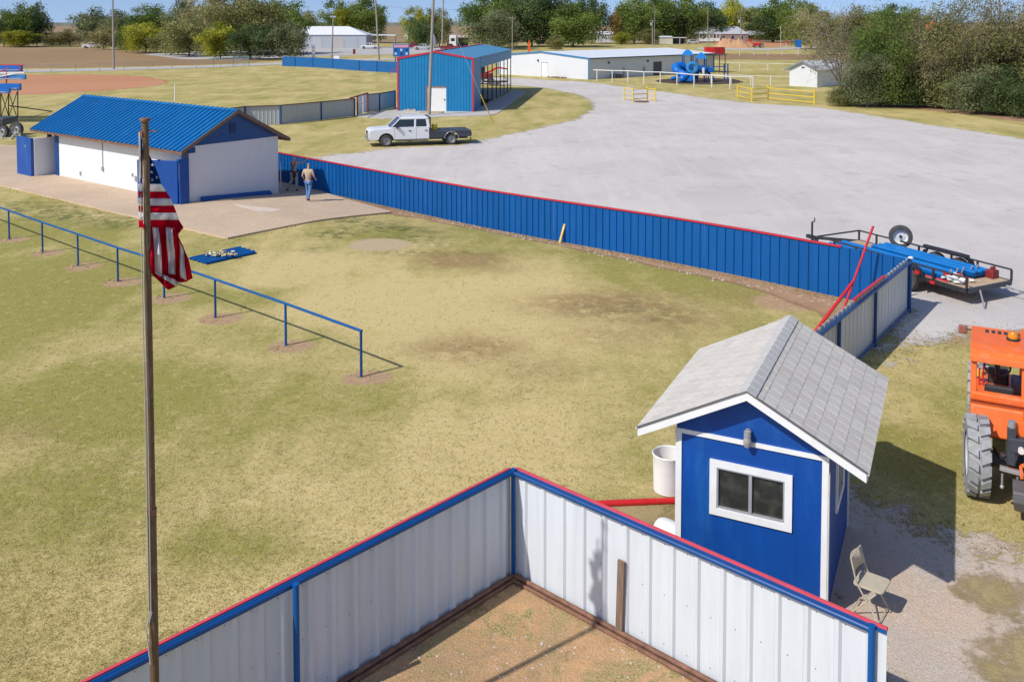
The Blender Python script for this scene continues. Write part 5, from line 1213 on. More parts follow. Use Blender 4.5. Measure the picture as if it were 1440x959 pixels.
# ------------------------------------------------------------------ leaves and trees
def leaf_mat(name, c1, c2, c3):
    m = bpy.data.materials.new(name); t, n, l = nodes(m); out = n.new('ShaderNodeOutputMaterial')
    at = n.new('ShaderNodeAttribute'); at.attribute_name = 'tint'
    cr = n.new('ShaderNodeValToRGB'); e = cr.color_ramp.elements; e[0].position = .15; e[0].color = (*c1, 1); e[1].position = .9; e[1].color = (*c3, 1); k = e.new(.5); k.color = (*c2, 1)
    l.new(at.outputs['Fac'], cr.inputs[0])
    oi = n.new('ShaderNodeObjectInfo'); r = n.new('ShaderNodeMapRange'); r.inputs[3].default_value = .85; r.inputs[4].default_value = 1.2; l.new(oi.outputs['Random'], r.inputs[0])
    v = n.new('ShaderNodeVectorMath'); v.operation = 'SCALE'; l.new(cr.outputs[0], v.inputs[0]); l.new(r.outputs[0], v.inputs['Scale'])
    d = n.new('ShaderNodeBsdfDiffuse'); tr = n.new('ShaderNodeBsdfTranslucent'); mx = n.new('ShaderNodeMixShader'); mx.inputs[0].default_value = .4
    l.new(v.outputs[0], d.inputs[0]); l.new(v.outputs[0], tr.inputs[0]); l.new(d.outputs[0], mx.inputs[1]); l.new(tr.outputs[0], mx.inputs[2]); l.new(mx.outputs[0], out.inputs[0]); return m
LM = {'green': leaf_mat('green_leaves', (0.084, 0.133, 0.031), (0.168, 0.238, 0.056), (0.308, 0.364, 0.098)),
      'dark': leaf_mat('dark_green_leaves', (0.059, 0.095, 0.036), (0.112, 0.168, 0.063), (0.210, 0.266, 0.105)),
      'olive': leaf_mat('olive_leaves', (0.126, 0.140, 0.049), (0.252, 0.252, 0.091), (0.392, 0.378, 0.168)),
      'brown': leaf_mat('brownish_leaves', (0.168, 0.161, 0.070), (0.294, 0.266, 0.119), (0.434, 0.385, 0.196)),
      'yellow': leaf_mat('yellow_green_leaves', (0.182, 0.210, 0.028), (0.364, 0.378, 0.049), (0.560, 0.532, 0.098)),
      'greyg': leaf_mat('grey_green_leaves', (0.119, 0.147, 0.070), (0.210, 0.238, 0.112), (0.322, 0.343, 0.182)),
      'autumn': leaf_mat('autumn_leaves', (0.168, 0.168, 0.042), (0.336, 0.224, 0.098), (0.462, 0.336, 0.112))}
BARK = mat('bark', (.11, .085, .06), .95, var=.3, scale=5, streak=(4, 4, .7)); BARKG = mat('grey_bark', (.20, .175, .145), .95, var=.3, scale=5, streak=(4, 4, .7))
def limb_tree(seed, fork=.22, spread=.36, n=7, lean=0, bush=False):
    """unit tree (height 1, half width .5): limb segments and clump centres"""
    rg = np.random.default_rng(seed); segs = []; cl = []
    trunk_top = np.array([lean*.2, 0, fork]); segs.append((np.zeros(3), trunk_top, .022, .017))
    for i in range(n):
        a = 2*math.pi*(i+rg.uniform(-.3, .3))/n; hi = rg.uniform(.45, .92); rad = spread*rg.uniform(.55, 1.1)*(1-.55*max(0, hi-.6)/.4)
        e = np.array([math.cos(a)*rad+lean*hi, math.sin(a)*rad, hi]); m = trunk_top*.5+e*.5+np.array([0, 0, .05*rg.uniform(-1, 1)]); s0 = trunk_top*rg.uniform(.75, 1)
        segs.append((s0, m, .012, .008)); segs.append((m, e, .008, .0035)); cl.append((e, rg.uniform(.10, .17)))
        for j in range(3):
            q = m+(e-m)*rg.uniform(0, .8); f = q+rg.normal(0, .10, 3)+np.array([math.cos(a)*.06, math.sin(a)*.06, .05]); segs.append((q, f, .005, .002)); cl.append((f, rg.uniform(.07, .13)))
    segs.append((trunk_top, np.array([lean, 0, .9]), .013, .004)); cl.append((np.array([lean, 0, .88]), .13)); cl.append((np.array([lean*.6, 0, .66]), .16))
    for k in range(6): cl.append((np.array([rg.normal(0, spread*.5), rg.normal(0, spread*.5), rg.uniform(.4, .75)]), rg.uniform(.10, .16)))
    return segs, cl
def crown(seed, n, size, cl, fill=.55, skirt=0.0):
    """leaf sized faces scattered through and over the clumps"""
    rg = np.random.default_rng(seed+99); w_ = np.array([c[1]**2 for c in cl]); w_ /= w_.sum(); k = rg.choice(len(cl), n, p=w_)
    C_ = np.array([c[0] for c in cl])[k]; Rr = np.array([c[1] for c in cl])[k]
    d = rg.normal(0, 1, (n, 3)); d /= np.linalg.norm(d, axis=1)[:, None]; rr = rg.uniform(fill, 1.18, n)
    sub = rg.normal(0, .22, (n, 3)); P_ = C_+d*(Rr*rr)[:, None]*np.array([1.15, 1.15, .85])+sub*Rr[:, None]
    if skirt:
        m = rg.random(n) < skirt; P_[m, 2] *= rg.uniform(.15, .9, m.sum()); P_[m, :2] *= 1.0
    P_[:, 2] = np.maximum(P_[:, 2], .02)
    nrm = d*.7+rg.normal(0, .55, (n, 3)); nrm /= np.linalg.norm(nrm, axis=1)[:, None]
    u = np.cross(nrm, rg.normal(0, 1, (n, 3))); u /= np.linalg.norm(u, axis=1)[:, None]; v = np.cross(nrm, u)
    s = size*rg.uniform(.6, 1.4, n)[:, None]
    tint = rg.random(len(cl))[k]*.5+rg.random(n)*.5
    V = np.stack([P_-u*s*.5, P_+v*s*.33, P_+u*s*.5, P_-v*s*.33], 1).reshape(-1, 3)
    return V, np.repeat(tint, 4)
def quads_mesh(name, V, tint, m):
    me = bpy.data.meshes.new(name); nv = len(V); me.vertices.add(nv); me.vertices.foreach_set('co', V.ravel()); me.loops.add(nv); me.loops.foreach_set('vertex_index', np.arange(nv, dtype=np.int32))
    me.polygons.add(nv//4); me.polygons.foreach_set('loop_start', np.arange(0, nv, 4, dtype=np.int32)); me.update(calc_edges=True)
    a = me.attributes.new('tint', 'FLOAT', 'POINT'); a.data.foreach_set('value', tint.astype(np.float32)); me.materials.append(m); return me
TC = {}
def tree_meshes(kind, var, detail):
    key = (kind, var, detail)
    if key not in TC:
        sparse = kind == 'brown'
        n, size = {'far': (9500, .037), 'mid': (15000, .030), 'near': (34000, .0175), 'nearsparse': (16000, .0155), 'bare': (7000, .0140), 'bush': (15000, .026)}[detail]
        if sparse and detail in ('far', 'mid'): n = int(n*.75)
        segs, cl = limb_tree(var*17+3, fork=.1 if detail == 'bush' else .2, spread=.36, n=8 if detail in ('near', 'nearsparse', 'bare') else 7)
        V, t_ = crown(var*31+5, n, size, cl, .35 if not sparse else .1, skirt={'bush': .45, 'far': .30, 'mid': .25, 'near': .30, 'nearsparse': .22, 'bare': .04}[detail])
        pc = lambda q, hi: np.percentile(q, hi); sc = np.array([1/(pc(V[:, 0], 97)-pc(V[:, 0], 3)), 1/(pc(V[:, 1], 97)-pc(V[:, 1], 3)), 1/pc(V[:, 2], 99.3)]); V = V*sc
        if detail in ('far', 'mid'): V[:, 2] = np.where(V[:, 2] < .95, V[:, 2], V[:, 2])
        cm = quads_mesh('crown', V, t_, LM[kind])
        mb = MB()
        for a, b, r0, r1 in segs: mb.tube(Vector(a*sc), Vector(b*sc), r0, 6, r1)
        if detail in ('near', 'nearsparse', 'bare'):
            rg = np.random.default_rng(var)
            for c, r in cl:
                for j in range(14):
                    e = c+rg.normal(0, 1, 3)*r*1.1; mb.tube(Vector(c*sc), Vector(e*sc), .0022, 3, .0008, caps=False)
        TC[key] = (cm, mb.mesh('trunk', BARKG if kind in ('brown', 'greyg') else BARK))
    return TC[key]
def tree(px, by, ty, wpx, kind, label, detail='far', group=None, name='tree', cat='tree', g=None):
    g = G(px, by) if g is None else g
    h = AT(px, ty, g.y).z-g.z; wd = wpx*g.y/FPX*(.86 if detail in ('far', 'mid') else 1)
    var = (int(px)*7+int(by)) % 4
    cm, tm = tree_meshes(kind, var, detail)
    rz = random.uniform(0, 6.28)
    t = thing(name, label, cat, g, rz, group); S = Matrix.Diagonal((wd, wd, h, 1))
    for nm, me in (('crown', cm), ('trunk', tm)):
        o = bpy.data.objects.new(nm, me); col.objects.link(o); o.parent = t; o.matrix_basis = S
    return t
FARTREES = [
 # px, base, top, width, kind, label
 (6, 66, 16, 46, 'dark', 'dark green tree at the left edge beyond the brown field'), (30, 66, 6, 50, 'green', 'tall green tree left of the gap above the brown field'), (52, 66, 12, 34, 'dark', 'narrow dark cedar beside the gap above the brown field'),
 (28, 67, 44, 40, 'yellow', 'low yellow green bush at the edge of the brown field'), (74, 66, 46, 34, 'olive', 'olive shrub right of the dark cedar'), (98, 66, 42, 38, 'brown', 'brown shrub just left of the far white pickup'),
 (146, 70, 38, 46, 'brown', 'brown thicket right of the far white pickup'), (135, 64, 14, 54, 'greyg', 'airy grey green tree behind the left light pole'), (168, 66, 16, 44, 'greyg', 'grey green tree right of the left light pole'),
 (208, 68, 9, 64, 'green', 'rounded green tree above the infield'), (178, 74, 38, 30, 'green', 'small dark cedar beside the left light pole'), (205, 75, 34, 62, 'yellow', 'wide yellow green thicket above the infield'), (240, 78, 42, 52, 'olive', 'olive thicket right of the yellow thicket'),
 (266, 80, 28, 70, 'olive', 'tall olive tree at the end of the brown field'), (262, 72, 2, 60, 'greyg', 'grey green tree with thin top against the sky'), (300, 76, -8, 90, 'brown', 'tall brownish tree left of the transformer pole'), (350, 78, -14, 100, 'olive', 'tall olive tree behind the transformer pole'),
 (310, 83, 34, 54, 'yellow', 'bright yellow green tree left of the soccer frame'), (352, 84, 36, 64, 'dark', 'dark rounded tree behind the small sports frame'), (392, 76, 2, 70, 'green', 'tall green tree at the left end of the long grey hall'), (408, 84, 32, 56, 'greyg', 'grey green tree partly hiding the long grey hall'), (432, 66, 18, 44, 'olive', 'distant olive tree above the long grey hall roof'),
 (480, 60, 2, 52, 'green', 'green tree behind the long grey hall, left of its pair'), (515, 61, 0, 66, 'green', 'big green tree behind the end of the long grey hall'), (486, 61, 14, 30, 'yellow', 'small yellow tree behind the long grey hall roof'),
 (590, 66, 12, 46, 'yellow', 'yellow green tree just left of the tall light pole'), (596, 68, 26, 42, 'dark', 'dark green tree behind the parked silver pickup'), (618, 66, 14, 44, 'olive', 'olive tree right of the tall light pole'),
 (680, 68, -8, 72, 'green', 'big green tree above the roof of the teal building'), (700, 70, 16, 62, 'greyg', 'grey green tree behind the teal building roof'), (716, 66, -10, 60, 'dark', 'dark tree behind the pole with the crossbar'),
 (748, 66, -12, 70, 'dark', 'large dark green tree left of the far white house'), (790, 66, -10, 80, 'dark', 'largest dark green tree above the white hall gable'), (806, 67, 8, 64, 'green', 'green tree overhanging the far white shed'), (832, 62, -8, 46, 'dark', 'dark tree just left of the sky gap'),
 (782, 72, 50, 24, 'olive', 'small grey bush beside the street left of the white hall roof'), (872, 62, 12, 34, 'autumn', 'reddish autumn tree right of the sky gap'), (892, 62, -2, 60, 'green', 'tall green tree behind the twin poles'), (874, 64, 46, 26, 'yellow', 'small yellow bush by the far white shed'),
 (926, 60, -6, 62, 'green', 'tall green tree above the cream shed'), (912, 63, 42, 26, 'olive', 'olive bush left of the cream shed'), (962, 60, -4, 62, 'green', 'green tree above the far parked car'), (945, 60, 18, 60, 'dark', 'dark low tree behind the cream shed'), (990, 58, 4, 56, 'dark', 'dark green tree left of the long farmhouse'),
 (1030, 56, 0, 46, 'yellow', 'yellow tree above the long farmhouse roof'), (1008, 56, 14, 40, 'olive', 'olive tree behind the left half of the farmhouse'), (1058, 57, 12, 44, 'olive', 'olive tree at the right end of the farmhouse'), (1088, 60, -4, 54, 'green', 'tall green tree left of the stop sign'), (1086, 60, 20, 66, 'dark', 'dark round tree behind the stop sign'),
 (1118, 62, 2, 54, 'green', 'green tree behind the blue street sign'), (1140, 70, 8, 60, 'olive', 'olive tree right of the blue street sign'), (1164, 74, 18, 52, 'brown', 'brownish tree behind the small white shed'), (1205, 78, 12, 66, 'olive', 'olive tree behind the bare tree at the right'),
 (1252, 56, 8, 50, 'dark', 'distant dark tree on the skyline right of the cedar'), (1286, 56, 14, 46, 'green', 'distant green tree on the skyline above the brown thicket')]
for x, b, t_, w_, k_, lb in FARTREES: tree(x, b, t_, w_, k_, lb, 'far' if w_ < 60 else 'mid')
NEART = [(1182, 146, 14, 96, 'brown', 'bare', 'bare brownish tree beside the small white shed'), (1238, 150, 14, 80, 'green', 'near', 'dense green cedar tree right of the small white shed'), (1220, 151, 72, 62, 'greyg', 'near', 'low spreading grey green tree under the cedar'),
 (1290, 150, 26, 84, 'brown', 'nearsparse', 'thin brown tree right of the green cedar'), (1345, 155, 2, 110, 'olive', 'nearsparse', 'tall open olive tree left of the tallest one'), (1402, 158, -22, 110, 'brown', 'nearsparse', 'tallest brownish tree in the right hand thicket'),
 (1455, 160, 10, 120, 'olive', 'near', 'olive green tree cut by the right edge'), (1310, 140, 44, 90, 'olive', 'nearsparse', 'olive tree standing behind the thin brown tree'), (1420, 150, 40, 110, 'green', 'near', 'green tree low in the right hand thicket')]
for x, b, t_, w_, k_, d_, lb in NEART: tree(x, b, t_, w_, k_, lb, d_)
BUSH = [(1196, 149, 116, 40, 'greyg', 'small grey green bush at the foot of the bare tree'), (1258, 151, 104, 60, 'dark', 'dark bush at the foot of the green cedar'), (1300, 151, 100, 60, 'dark', 'dark green bush left of the olive bush in the thicket'), (1338, 153, 104, 56, 'olive', 'olive bush in the middle of the thicket edge'),
 (1376, 160, 92, 70, 'greyg', 'large grey green bush at the thicket edge'), (1418, 164, 96, 66, 'dark', 'dark bush at the right end of the thicket'), (1450, 164, 84, 70, 'olive', 'olive bush cut by the right edge'), (1180, 150, 128, 24, 'olive', 'low olive scrub beside the yellow gate')]
for x, b, t_, w_, k_, lb in BUSH: tree(x, b, t_, w_, k_, lb, 'bush', name='bush', cat='bush')
# distant low treeline and rise
hm = MB(); rg = np.random.default_rng(4)
def ridge(Y, x0, x1, hpx, seed, nm, m):
    rg = np.random.default_rng(seed); n = 120; vs = []; b = MB()
    for i in range(n+1):
        x = x0+(x1-x0)*i/n; h = hpx*(.75+.25*math.sin(i*.31+seed)+.12*rg.normal()); vs += [Vector((x, Y, -2)), Vector((x, Y+10, H+h*Y/FPX)), Vector((x, Y+160, -2))]
    b.add(vs, [(3*i, 3*i+3, 3*i+4, 3*i+1) for i in range(n)]+[(3*i+1, 3*i+4, 3*i+5, 3*i+2) for i in range(n)])
    o = b.build(nm, m); o['kind'] = 'structure'; return o
ridge(2600, -2200, 2400, 1.5, 3, 'far_hills', mat('hazy_far_wood', (.13, .14, .11), .95, var=.3, scale=.01))

# ------------------------------------------------------------------ grey panel fence with the gate, by the teal building
pf = thing('panel_fence', 'long grey panel fence with dark rail leading up to the teal building', 'fence', G(500, 166))
PA = [(300, 185, 158), (345, 177.5, 151.5), (395, 175.5, 147.2), (452, 169.5, 141.5), (499, 163.8, 137)]
def pfence(root, A, post_m, rail_m, sheet_m):
    gs = [G(x, b) for x, b, t in A]; hs_ = [HT(0, A[i][2], gs[i]) if False else AT(A[i][0], A[i][2], gs[i].y).z-gs[i].z for i in range(len(A))]
    h = sum(hs_)/len(hs_)
    for i in range(len(gs)-1):
        a, b = gs[i], gs[i+1]; u = (b-a).normalized(); nn = Vector((u.y, -u.x, 0)); nn = nn if nn.y < 0 else -nn
        sheet_run(root, a-nn*.05, b-nn*.05, h-.05, h-.05, nn, sheet_m, 1.0, .33, rd=.02, rw=.06, lift=.02)
        MB().beam(a+Vector((0, 0, h-.03)), b+Vector((0, 0, h-.03)), .1, .08).build('top_rail', rail_m, root, True)
    for g in gs: MB().tube(g-Vector((0, 0, .2)), g+Vector((0, 0, h)), .06, 8).build('post', post_m, root, True, smooth=True)
    return gs, h
GF = mat('grey_fence_sheet', (.44, .47, .49), .5, var=.06, scale=1)
gs1, hpf = pfence(pf, PA, BLUE_D, mat('brown_rail', (.16, .09, .075), .6), GF)
pf2 = thing('panel_fence', 'short grey panel fence joining the gate to the red corner of the teal building', 'fence', G(540, 158))
gs2, _ = pfence(pf2, [(517, 158.5, 133), (534, 156.5, 131), (556, 152, 127.5)], BLUE_D, mat('brown_rail', (.16, .09, .075), .6), GF)
gt = thing('gate', 'pale panelled gate in a red frame at the grey fence', 'gate', gs1[-1])
a, b = gs1[-1]+Vector((.25, 0, 0)), G(517, 158.5); zz = Vector((0, 0, 1))
for p in (a, b): MB().tube(p, p+zz*(hpf+.25), .08, 8).build('gate_post', DRED, gt, True)
MB().beam(a+zz*(hpf+.2)-(b-a)*.7, b+zz*(hpf+.2), .12, .1).build('lintel', DRED, gt, True)
for i in range(2):
    for j in range(2):
        p0, p1 = a.lerp(b, .08+.46*i), a.lerp(b, .46+.46*i); MB().beam(p0+zz*(.1+.92*j+.4), p1+zz*(.1+.92*j+.4), .03, .84).build('gate_panel', WHITE, gt, True)
MB().beam(a.lerp(b, .05)+zz*.98, a.lerp(b, .95)+zz*.98, .06, .05).build('gate_rail', GALV, gt, True)
# far blue outfield fence
of_ = thing('outfield_fence', 'distant solid blue outfield fence with slanting red braces', 'fence', G(480, 98))
OA = [(397, 93.5, 80.2), (415, 94, 80.6), (440, 95, 80.8), (468, 97, 82), (505, 100, 84.5), (530, 101.5, 86.5), (560, 103, 88.6)]
gsO = [G(x, b) for x, b, t in OA]; hO = [AT(OA[i][0], OA[i][2], gsO[i].y).z-gsO[i].z for i in range(len(OA))]; hO = sum(hO)/len(hO)
BLF = mat('far_blue_sheet', (.001, .10, .30), .5, var=.06, scale=.4)
for a, b in zip(gsO[:-1], gsO[1:]):
    n_ = max(1, int((b-a).length/3))
    for k in range(n_):
        p, q = a.lerp(b, k/n_), a.lerp(b, (k+1)/n_); MB().beam(p+zz*(hO/2), q+zz*(hO/2), .05, hO).build('metal_sheet', BLF, of_, True)
for g in gsO[1:]: MB().tube(g+Vector((0, -.08, 0)), g+Vector((0, -.08, hO)), .07, 6).build('post', BLUE_D, of_, True)
for (x0, y0, x1, y1) in ((508, 100.5, 528, 86.5), (546, 104.5, 560, 95)):
    a = G(x0, y0); b = AT(x1, y1, a.y+1.0); MB().tube(a, b, .06, 6).build('brace', RED, of_, True)

# ------------------------------------------------------------------ poles
GPOLE = mat('grey_wood_pole', (.30, .275, .245), .9, var=.2, scale=3, streak=(3, 3, .3))
def pole_at(px, by, ty, label, r=.15, px2=None, name='utility_pole', cat='pole', arm=None, lamp=False, trans=False, g=None, m=None):
    g = G(px, by) if g is None else g; top = AT(px2 or px, ty, g.y)
    t = thing(name, label, cat, g)
    MB().tube(g-Vector((0, 0, .3)), top, r, 10, r*.62).build('pole', m or GPOLE, t, True, smooth=True)
    if arm: MB().beam(top+Vector((-arm, 0, -.5)), top+Vector((arm, 0, -.5)), .13, .13).build('crossarm', GPOLE, t, True)
    if arm:
        for k in (-.9, 0, .9): MB().tube(top+Vector((arm*k, 0, -.45)), top+Vector((arm*k, 0, -.2)), .05, 6).build('insulator', WHITE, t, True)
    if trans: MB().tube(top+Vector((-.45, 0, -2.1)), top+Vector((-.45, 0, -1.1)), .27, 12).build('transformer', mat('pale_grey_metal', (.5, .5, .5), .4), t, True, smooth=True)
    if lamp: MB().box(top+Vector((0, 0, .1)), (1.3, .25, .12)).build('lamp_bar', GALV, t, True); [MB().box(top+Vector((k, -.1, .35)), (.4, .3, .36)).build('floodlight', ALU, t, True) for k in (-.45, .1, .5)]
    return t
lpo = pole_at(603, 162.5, -40, 'tall grey light pole standing right in front of the teal building', .17, 611, 'light_pole')
gw = G(695, 176); gy1 = AT(676, 134, gw.y*.985); gtop = AT(606.8, -30, G(603, 162.5).y)
MB().tube(gw, gw+(gy1-gw)*1.0, .045, 6).solo('guy_marker', 'yellow guard tube on the guy wire foot by the gravel lot', 'guy wire guard', YELLOW, gw, world=True)
MB().tube(gy1, gtop, .012, 5).solo('guy_wire', 'thin guy wire running up to the tall grey light pole', 'wire', GALV, gy1, world=True)
pole_at(160, 98, -30, 'tall slim light pole beyond the infield at the left', .2, 158, 'light_pole')
pole_at(466.5, 82, 26, 'grey pole with small floodlights in front of the long grey hall', .2, 468.5, 'light_pole', lamp=True)
pole_at(533, 85.5, -20, 'tall grey pole beside the far white pickup by the hall', .24, 527, 'utility_pole')
pole_at(621.5, 69, -25, 'tall grey pole just right of the light pole by the teal building', .3, 624, 'utility_pole')
pole_at(720.5, 72, 24, 'wooden pole with crossbar left of the white hall', .16, None, arm=.9)
pole_at(325, 76, 20, 'pole with a grey transformer among the trees at the left', .2, 329, arm=1.2, trans=True)
pole_at(555, 62, 38, 'small leaning pole between the far hall and the scoreboard', .16)
pole_at(890, 62, -15, 'very thin tall mast behind the white hall roof', .14, 890.5)
pole_at(917.5, 66, 28, 'pole with transformer left of the cream shed', .2, None, arm=1.0, trans=True)
pole_at(920, 66, 10, 'tall thin pole close beside the transformer pole', .13, 921)
pole_at(995.5, 65.5, 9, 'thin pole in front of the long farmhouse left end', .16)
pole_at(1043, 67, 24, 'utility pole with crossarm in front of the dug red soil', .2, 1041.5, arm=1.0, trans=True)
pole_at(1098, 70, 36, 'pale metal street lamp pole left of the stop sign', .13, None, 'lamp_post', m=ALU)
pole_at(1149, 66, 14, 'pole half hidden among olive trees behind the small shed', .2, None, arm=.8)
pole_at(433, 58, 9, 'distant utility pole above the long hall roof', .2, None, arm=1.6)
pole_at(540, 52, 15, 'distant utility pole right of the hall trees', .2, None, arm=1.6)
pole_at(246, 143, 118, 'white foul post standing on the grass behind the blue roof', .07, None, 'foul_post', 'post', m=WHITE)
def cable(pts, label, r=.05):
    a = pts[0]; m_ = MB()
    for (p, q) in zip(pts[:-1], pts[1:]):
        L = []; n_ = 12
        for i in range(n_+1): t = i/n_; v = p.lerp(q, t); v = v-Vector((0, 0, 4*t*(1-t)*(p-q).length*.018)); L.append(v)
        m_.path(L, r, 4)
    m_.solo('power_line', label, 'cable', DARK, a, world=True)
cable([AT(-60, -2, 330), AT(60, -6, 330), AT(240, -12, 330)], 'thin power line crossing the sky at the upper left', .035)
cable([AT(527, 6, 230), AT(590, 14, 232), AT(720, 8, 233)], 'thin power line crossing the sky above the scoreboard', .03)
cable([AT(720.5, 27, 190), AT(917.5, 29, 260)], 'power line running along the street behind the white hall', .025)
cable([AT(917.5, 29, 250), AT(1041.5, 26, 245), AT(1149, 20, 270)], 'power line running past the long farmhouse', .025)

# ------------------------------------------------------------------ scoreboard
sb = thing('scoreboard', 'blue scoreboard with pale lettering panel above the outfield fence', 'scoreboard', G(565, 92)+Vector((0, 0, 0)))
gs_ = G(565, 92); Yb = gs_.y
p0, p1 = AT(553, 80, Yb), AT(575.5, 62.5, Yb); cx_ = (p0.x+p1.x)/2; wsb = p1.x-p0.x; hsb = p1.z-p0.z
for x in (p0.x+.4, p1.x-.4): MB().tube((x, Yb+.2, gs_.z), (x, Yb+.2, p0.z+.1), .09, 8).build('post', BLUE_D, sb, True)
MB().box((cx_, Yb+.1, p0.z+hsb/2), (wsb, .2, hsb)).build('board', PLBLUE, sb, True)
MB().box((cx_, Yb-.03, p1.z-hsb*.17), (wsb*.9, .05, hsb*.22)).build('title_panel', mat('pale_red_panel', (.58, .30, .42), .6), sb, True)
for i in range(3):
    for j, k in ((0, .45), (1, .75)):
        MB().box((p0.x+wsb*(.16+.34*i), Yb-.03, p1.z-hsb*(k+.02)), (wsb*.13, .05, hsb*.2)).build('number_panel', [mat('dark_panel', (.02, .04, .12), .5), mat('pale_panel', (.5, .55, .65), .5)][(i+j) % 2], sb, True)

# ------------------------------------------------------------------ bleachers and junk at the left edge
def at3(px, py, Y): return AT(px, py, Y)
gb = G(15, 168); YB = gb.y
bl = thing('bleachers', 'raised blue bleachers with red handrails on thin dark legs at the left edge', 'bleachers', gb)
for i, (x1, y0, y1, dy, m_) in enumerate(((31, 92.5, 101, 0, PLBLUE), (36, 105.5, 112, -1.0, mat('mid_blue', (.03, .22, .5), .5)), (29, 118, 127, -2.0, PLBLUE), (14, 124, 131, -3.0, PLBLUE))):
    a, b = at3(-80, (y0+y1)/2, YB+dy), at3(x1, (y0+y1)/2, YB+dy); h_ = (at3(0, y0, YB).z-at3(0, y1, YB).z)
    MB().beam(a, b, .3, h_).build('bench_board', m_, bl, True); MB().beam(a+Vector((0, -.5, -.1)), b+Vector((0, -.5, -.1)), .5, .05).build('foot_board', ALU, bl, True)
for (x0, y0, x1, y1, m_) in ((-60, 91.5, 34, 91.8, RED), (-40, 104, 34, 103, WHITE), (-40, 115, 30, 102.5, WHITE), (9, 101, 9, 128, RED), (28, 91.5, 28, 101, RED), (-20, 110, 12, 96, RED), (-40, 132, 14, 130.5, RED)):
    MB().tube(at3(x0, y0, YB-1.2), at3(x1, y1, YB-1.2), .05, 6).build('handrail', m_, bl, True)
for x in (-12, 1, 12, 25):
    MB().tube(at3(x, 128, YB-.5), G(x, 166)+Vector((0, 0, -.1)), .05, 6).build('leg', DARK, bl, True)
    if x < 20: MB().tube(at3(x, 130, YB-.6), G(x+11, 163), .04, 6).tube(at3(x+12, 130, YB-.4), G(x+1, 163), .035, 6).build('cross_brace', RUST, bl, True)
gj = G(8, 196)
jk = thing('junk_cart', 'dark flat cart with old tyre and pale hoses by the left edge', 'cart', gj)
YJ = gj.y
MB().box(at3(2, 170, YJ+2)+Vector((-3, 0, 0)), (7.4, 2.0, .5)).build('cart_bed', CHAR, jk, True, bevel=.05)
wj = at3(23, 182, YJ+1.2); wheel(jk, jk.matrix_basis.inverted()@wj, .55, .3, (-.2, -.98, 0), n=20)
wj = at3(3, 185, YJ+1.2); wheel(jk, jk.matrix_basis.inverted()@wj, .55, .3, (-.2, -.98, 0), n=20)
hz = MB(); rgn = np.random.default_rng(12)
for k in range(6):
    p = at3(3+4*k, 196+rgn.uniform(-3, 3), YJ); pts = [p+Vector((.35*j-.8, rgn.uniform(-.2, .2), .35*math.sin(j*1.3+k)+.1)) for j in range(6)]; hz.path(pts, .04, 5)
tag(hz.build('hose', mat('pale_hose', (.42, .48, .40), .7), jk, True), kind='stuff')
MB().path([at3(-8, 203, YJ), at3(4, 208, YJ-.5), at3(12, 211, YJ-1), at3(20, 211, YJ-1.2)], .05, 6).solo('pale_pipe', 'long pale pipe lying on the grass beside the dark cart', 'pipe', ALU, G(10, 212), world=True)
MB().tube(at3(14, 149, YB), at3(80, 158, YB+8), .06, 6).solo('cable_rail', 'dark cable running from the bleachers behind the blue roof', 'cable', DARK, at3(14, 149, YB), world=True)

# ------------------------------------------------------------------ chain fence and small sports frame beyond the infield
cf = thing('chain_fence', 'low thin wire fence running along the far road at the left', 'fence', G(150, 103))
prev = None; cps = []
for i in range(12):
    x = -30+i*34; by = 104.5-i*.85; g = G(x, by); cps.append(g)
    MB().tube(g, g+Vector((0, 0, 1.3)), .045, 5).build('post', GALV, cf, True)
    if prev is not None: MB().tube(prev+Vector((0, 0, 1.28)), g+Vector((0, 0, 1.28)), .03, 4).build('wire_rail', GALV, cf, True)
    prev = g
fr = thing('sports_frame', 'low teal and white net frame standing by the far road', 'frame', G(325, 94))
g0, g1, g2 = G(300, 94.5), G(328, 94), G(350, 93.5)
TE = mat('teal_bar', (.05, .22, .25), .6)
for g, h in ((g0, 1.7), (g1, 1.9), (g2, 1.9)): MB().tube(g, g+zz*h, .06, 6).build('post', TE, fr, True)
MB().tube(g0+zz*1.6, g1+zz*1.6, .06, 5).build('bar', TE, fr, True); MB().tube(g1+zz*1.9, g2+zz*1.9, .06, 5).build('bar', TE, fr, True)
nt_ = MB(); 
for k in range(14): a = g1.lerp(g2, k/13); nt_.tube(a, a+zz*1.85, .012, 3)
for k in range(8): nt_.tube(g1+zz*(.2+.22*k), g2+zz*(.2+.22*k), .012, 3)
tag(nt_.build('net', ALU, fr, True), kind='stuff')

# ------------------------------------------------------------------ long white hall
WC = Vector((11.5, 137.35, -.45)); WW, WLn, WHR, WSL = 20.12, 32.3, 3.967, .073
wh = thing('community_hall', 'long low white metal hall with white roof and blue trim behind the gravel lot', 'building', WC, R(133.062)-math.pi)
wez = WHR-WSL*WW/2
zw_ = lambda x: WHR-WSL*abs(x+WW/2)-.02
ndx = 11
WHM = mat('white_hall_sheet', (.62, .64, .66), .5, var=.03, scale=.7)
MB().prism([(-WW, 0, 0), (0, 0, 0), (0, 0, zw_(0)), (-WW/2, 0, zw_(-WW/2)), (-WW, 0, zw_(-WW))], (0, .15, 0)).build('gable_wall', WHM, wh)
MB().bb(-.15, 0, .151, WLn, 0, wez-.02).build('side_wall', WHM, wh); MB().bb(-WW, -WW+.15, .151, WLn, 0, wez-.02).build('side_wall', WHM, wh); MB().bb(-WW+.15, -.151, WLn-.15, WLn, 0, wez-.02).build('back_wall', WHM, wh)
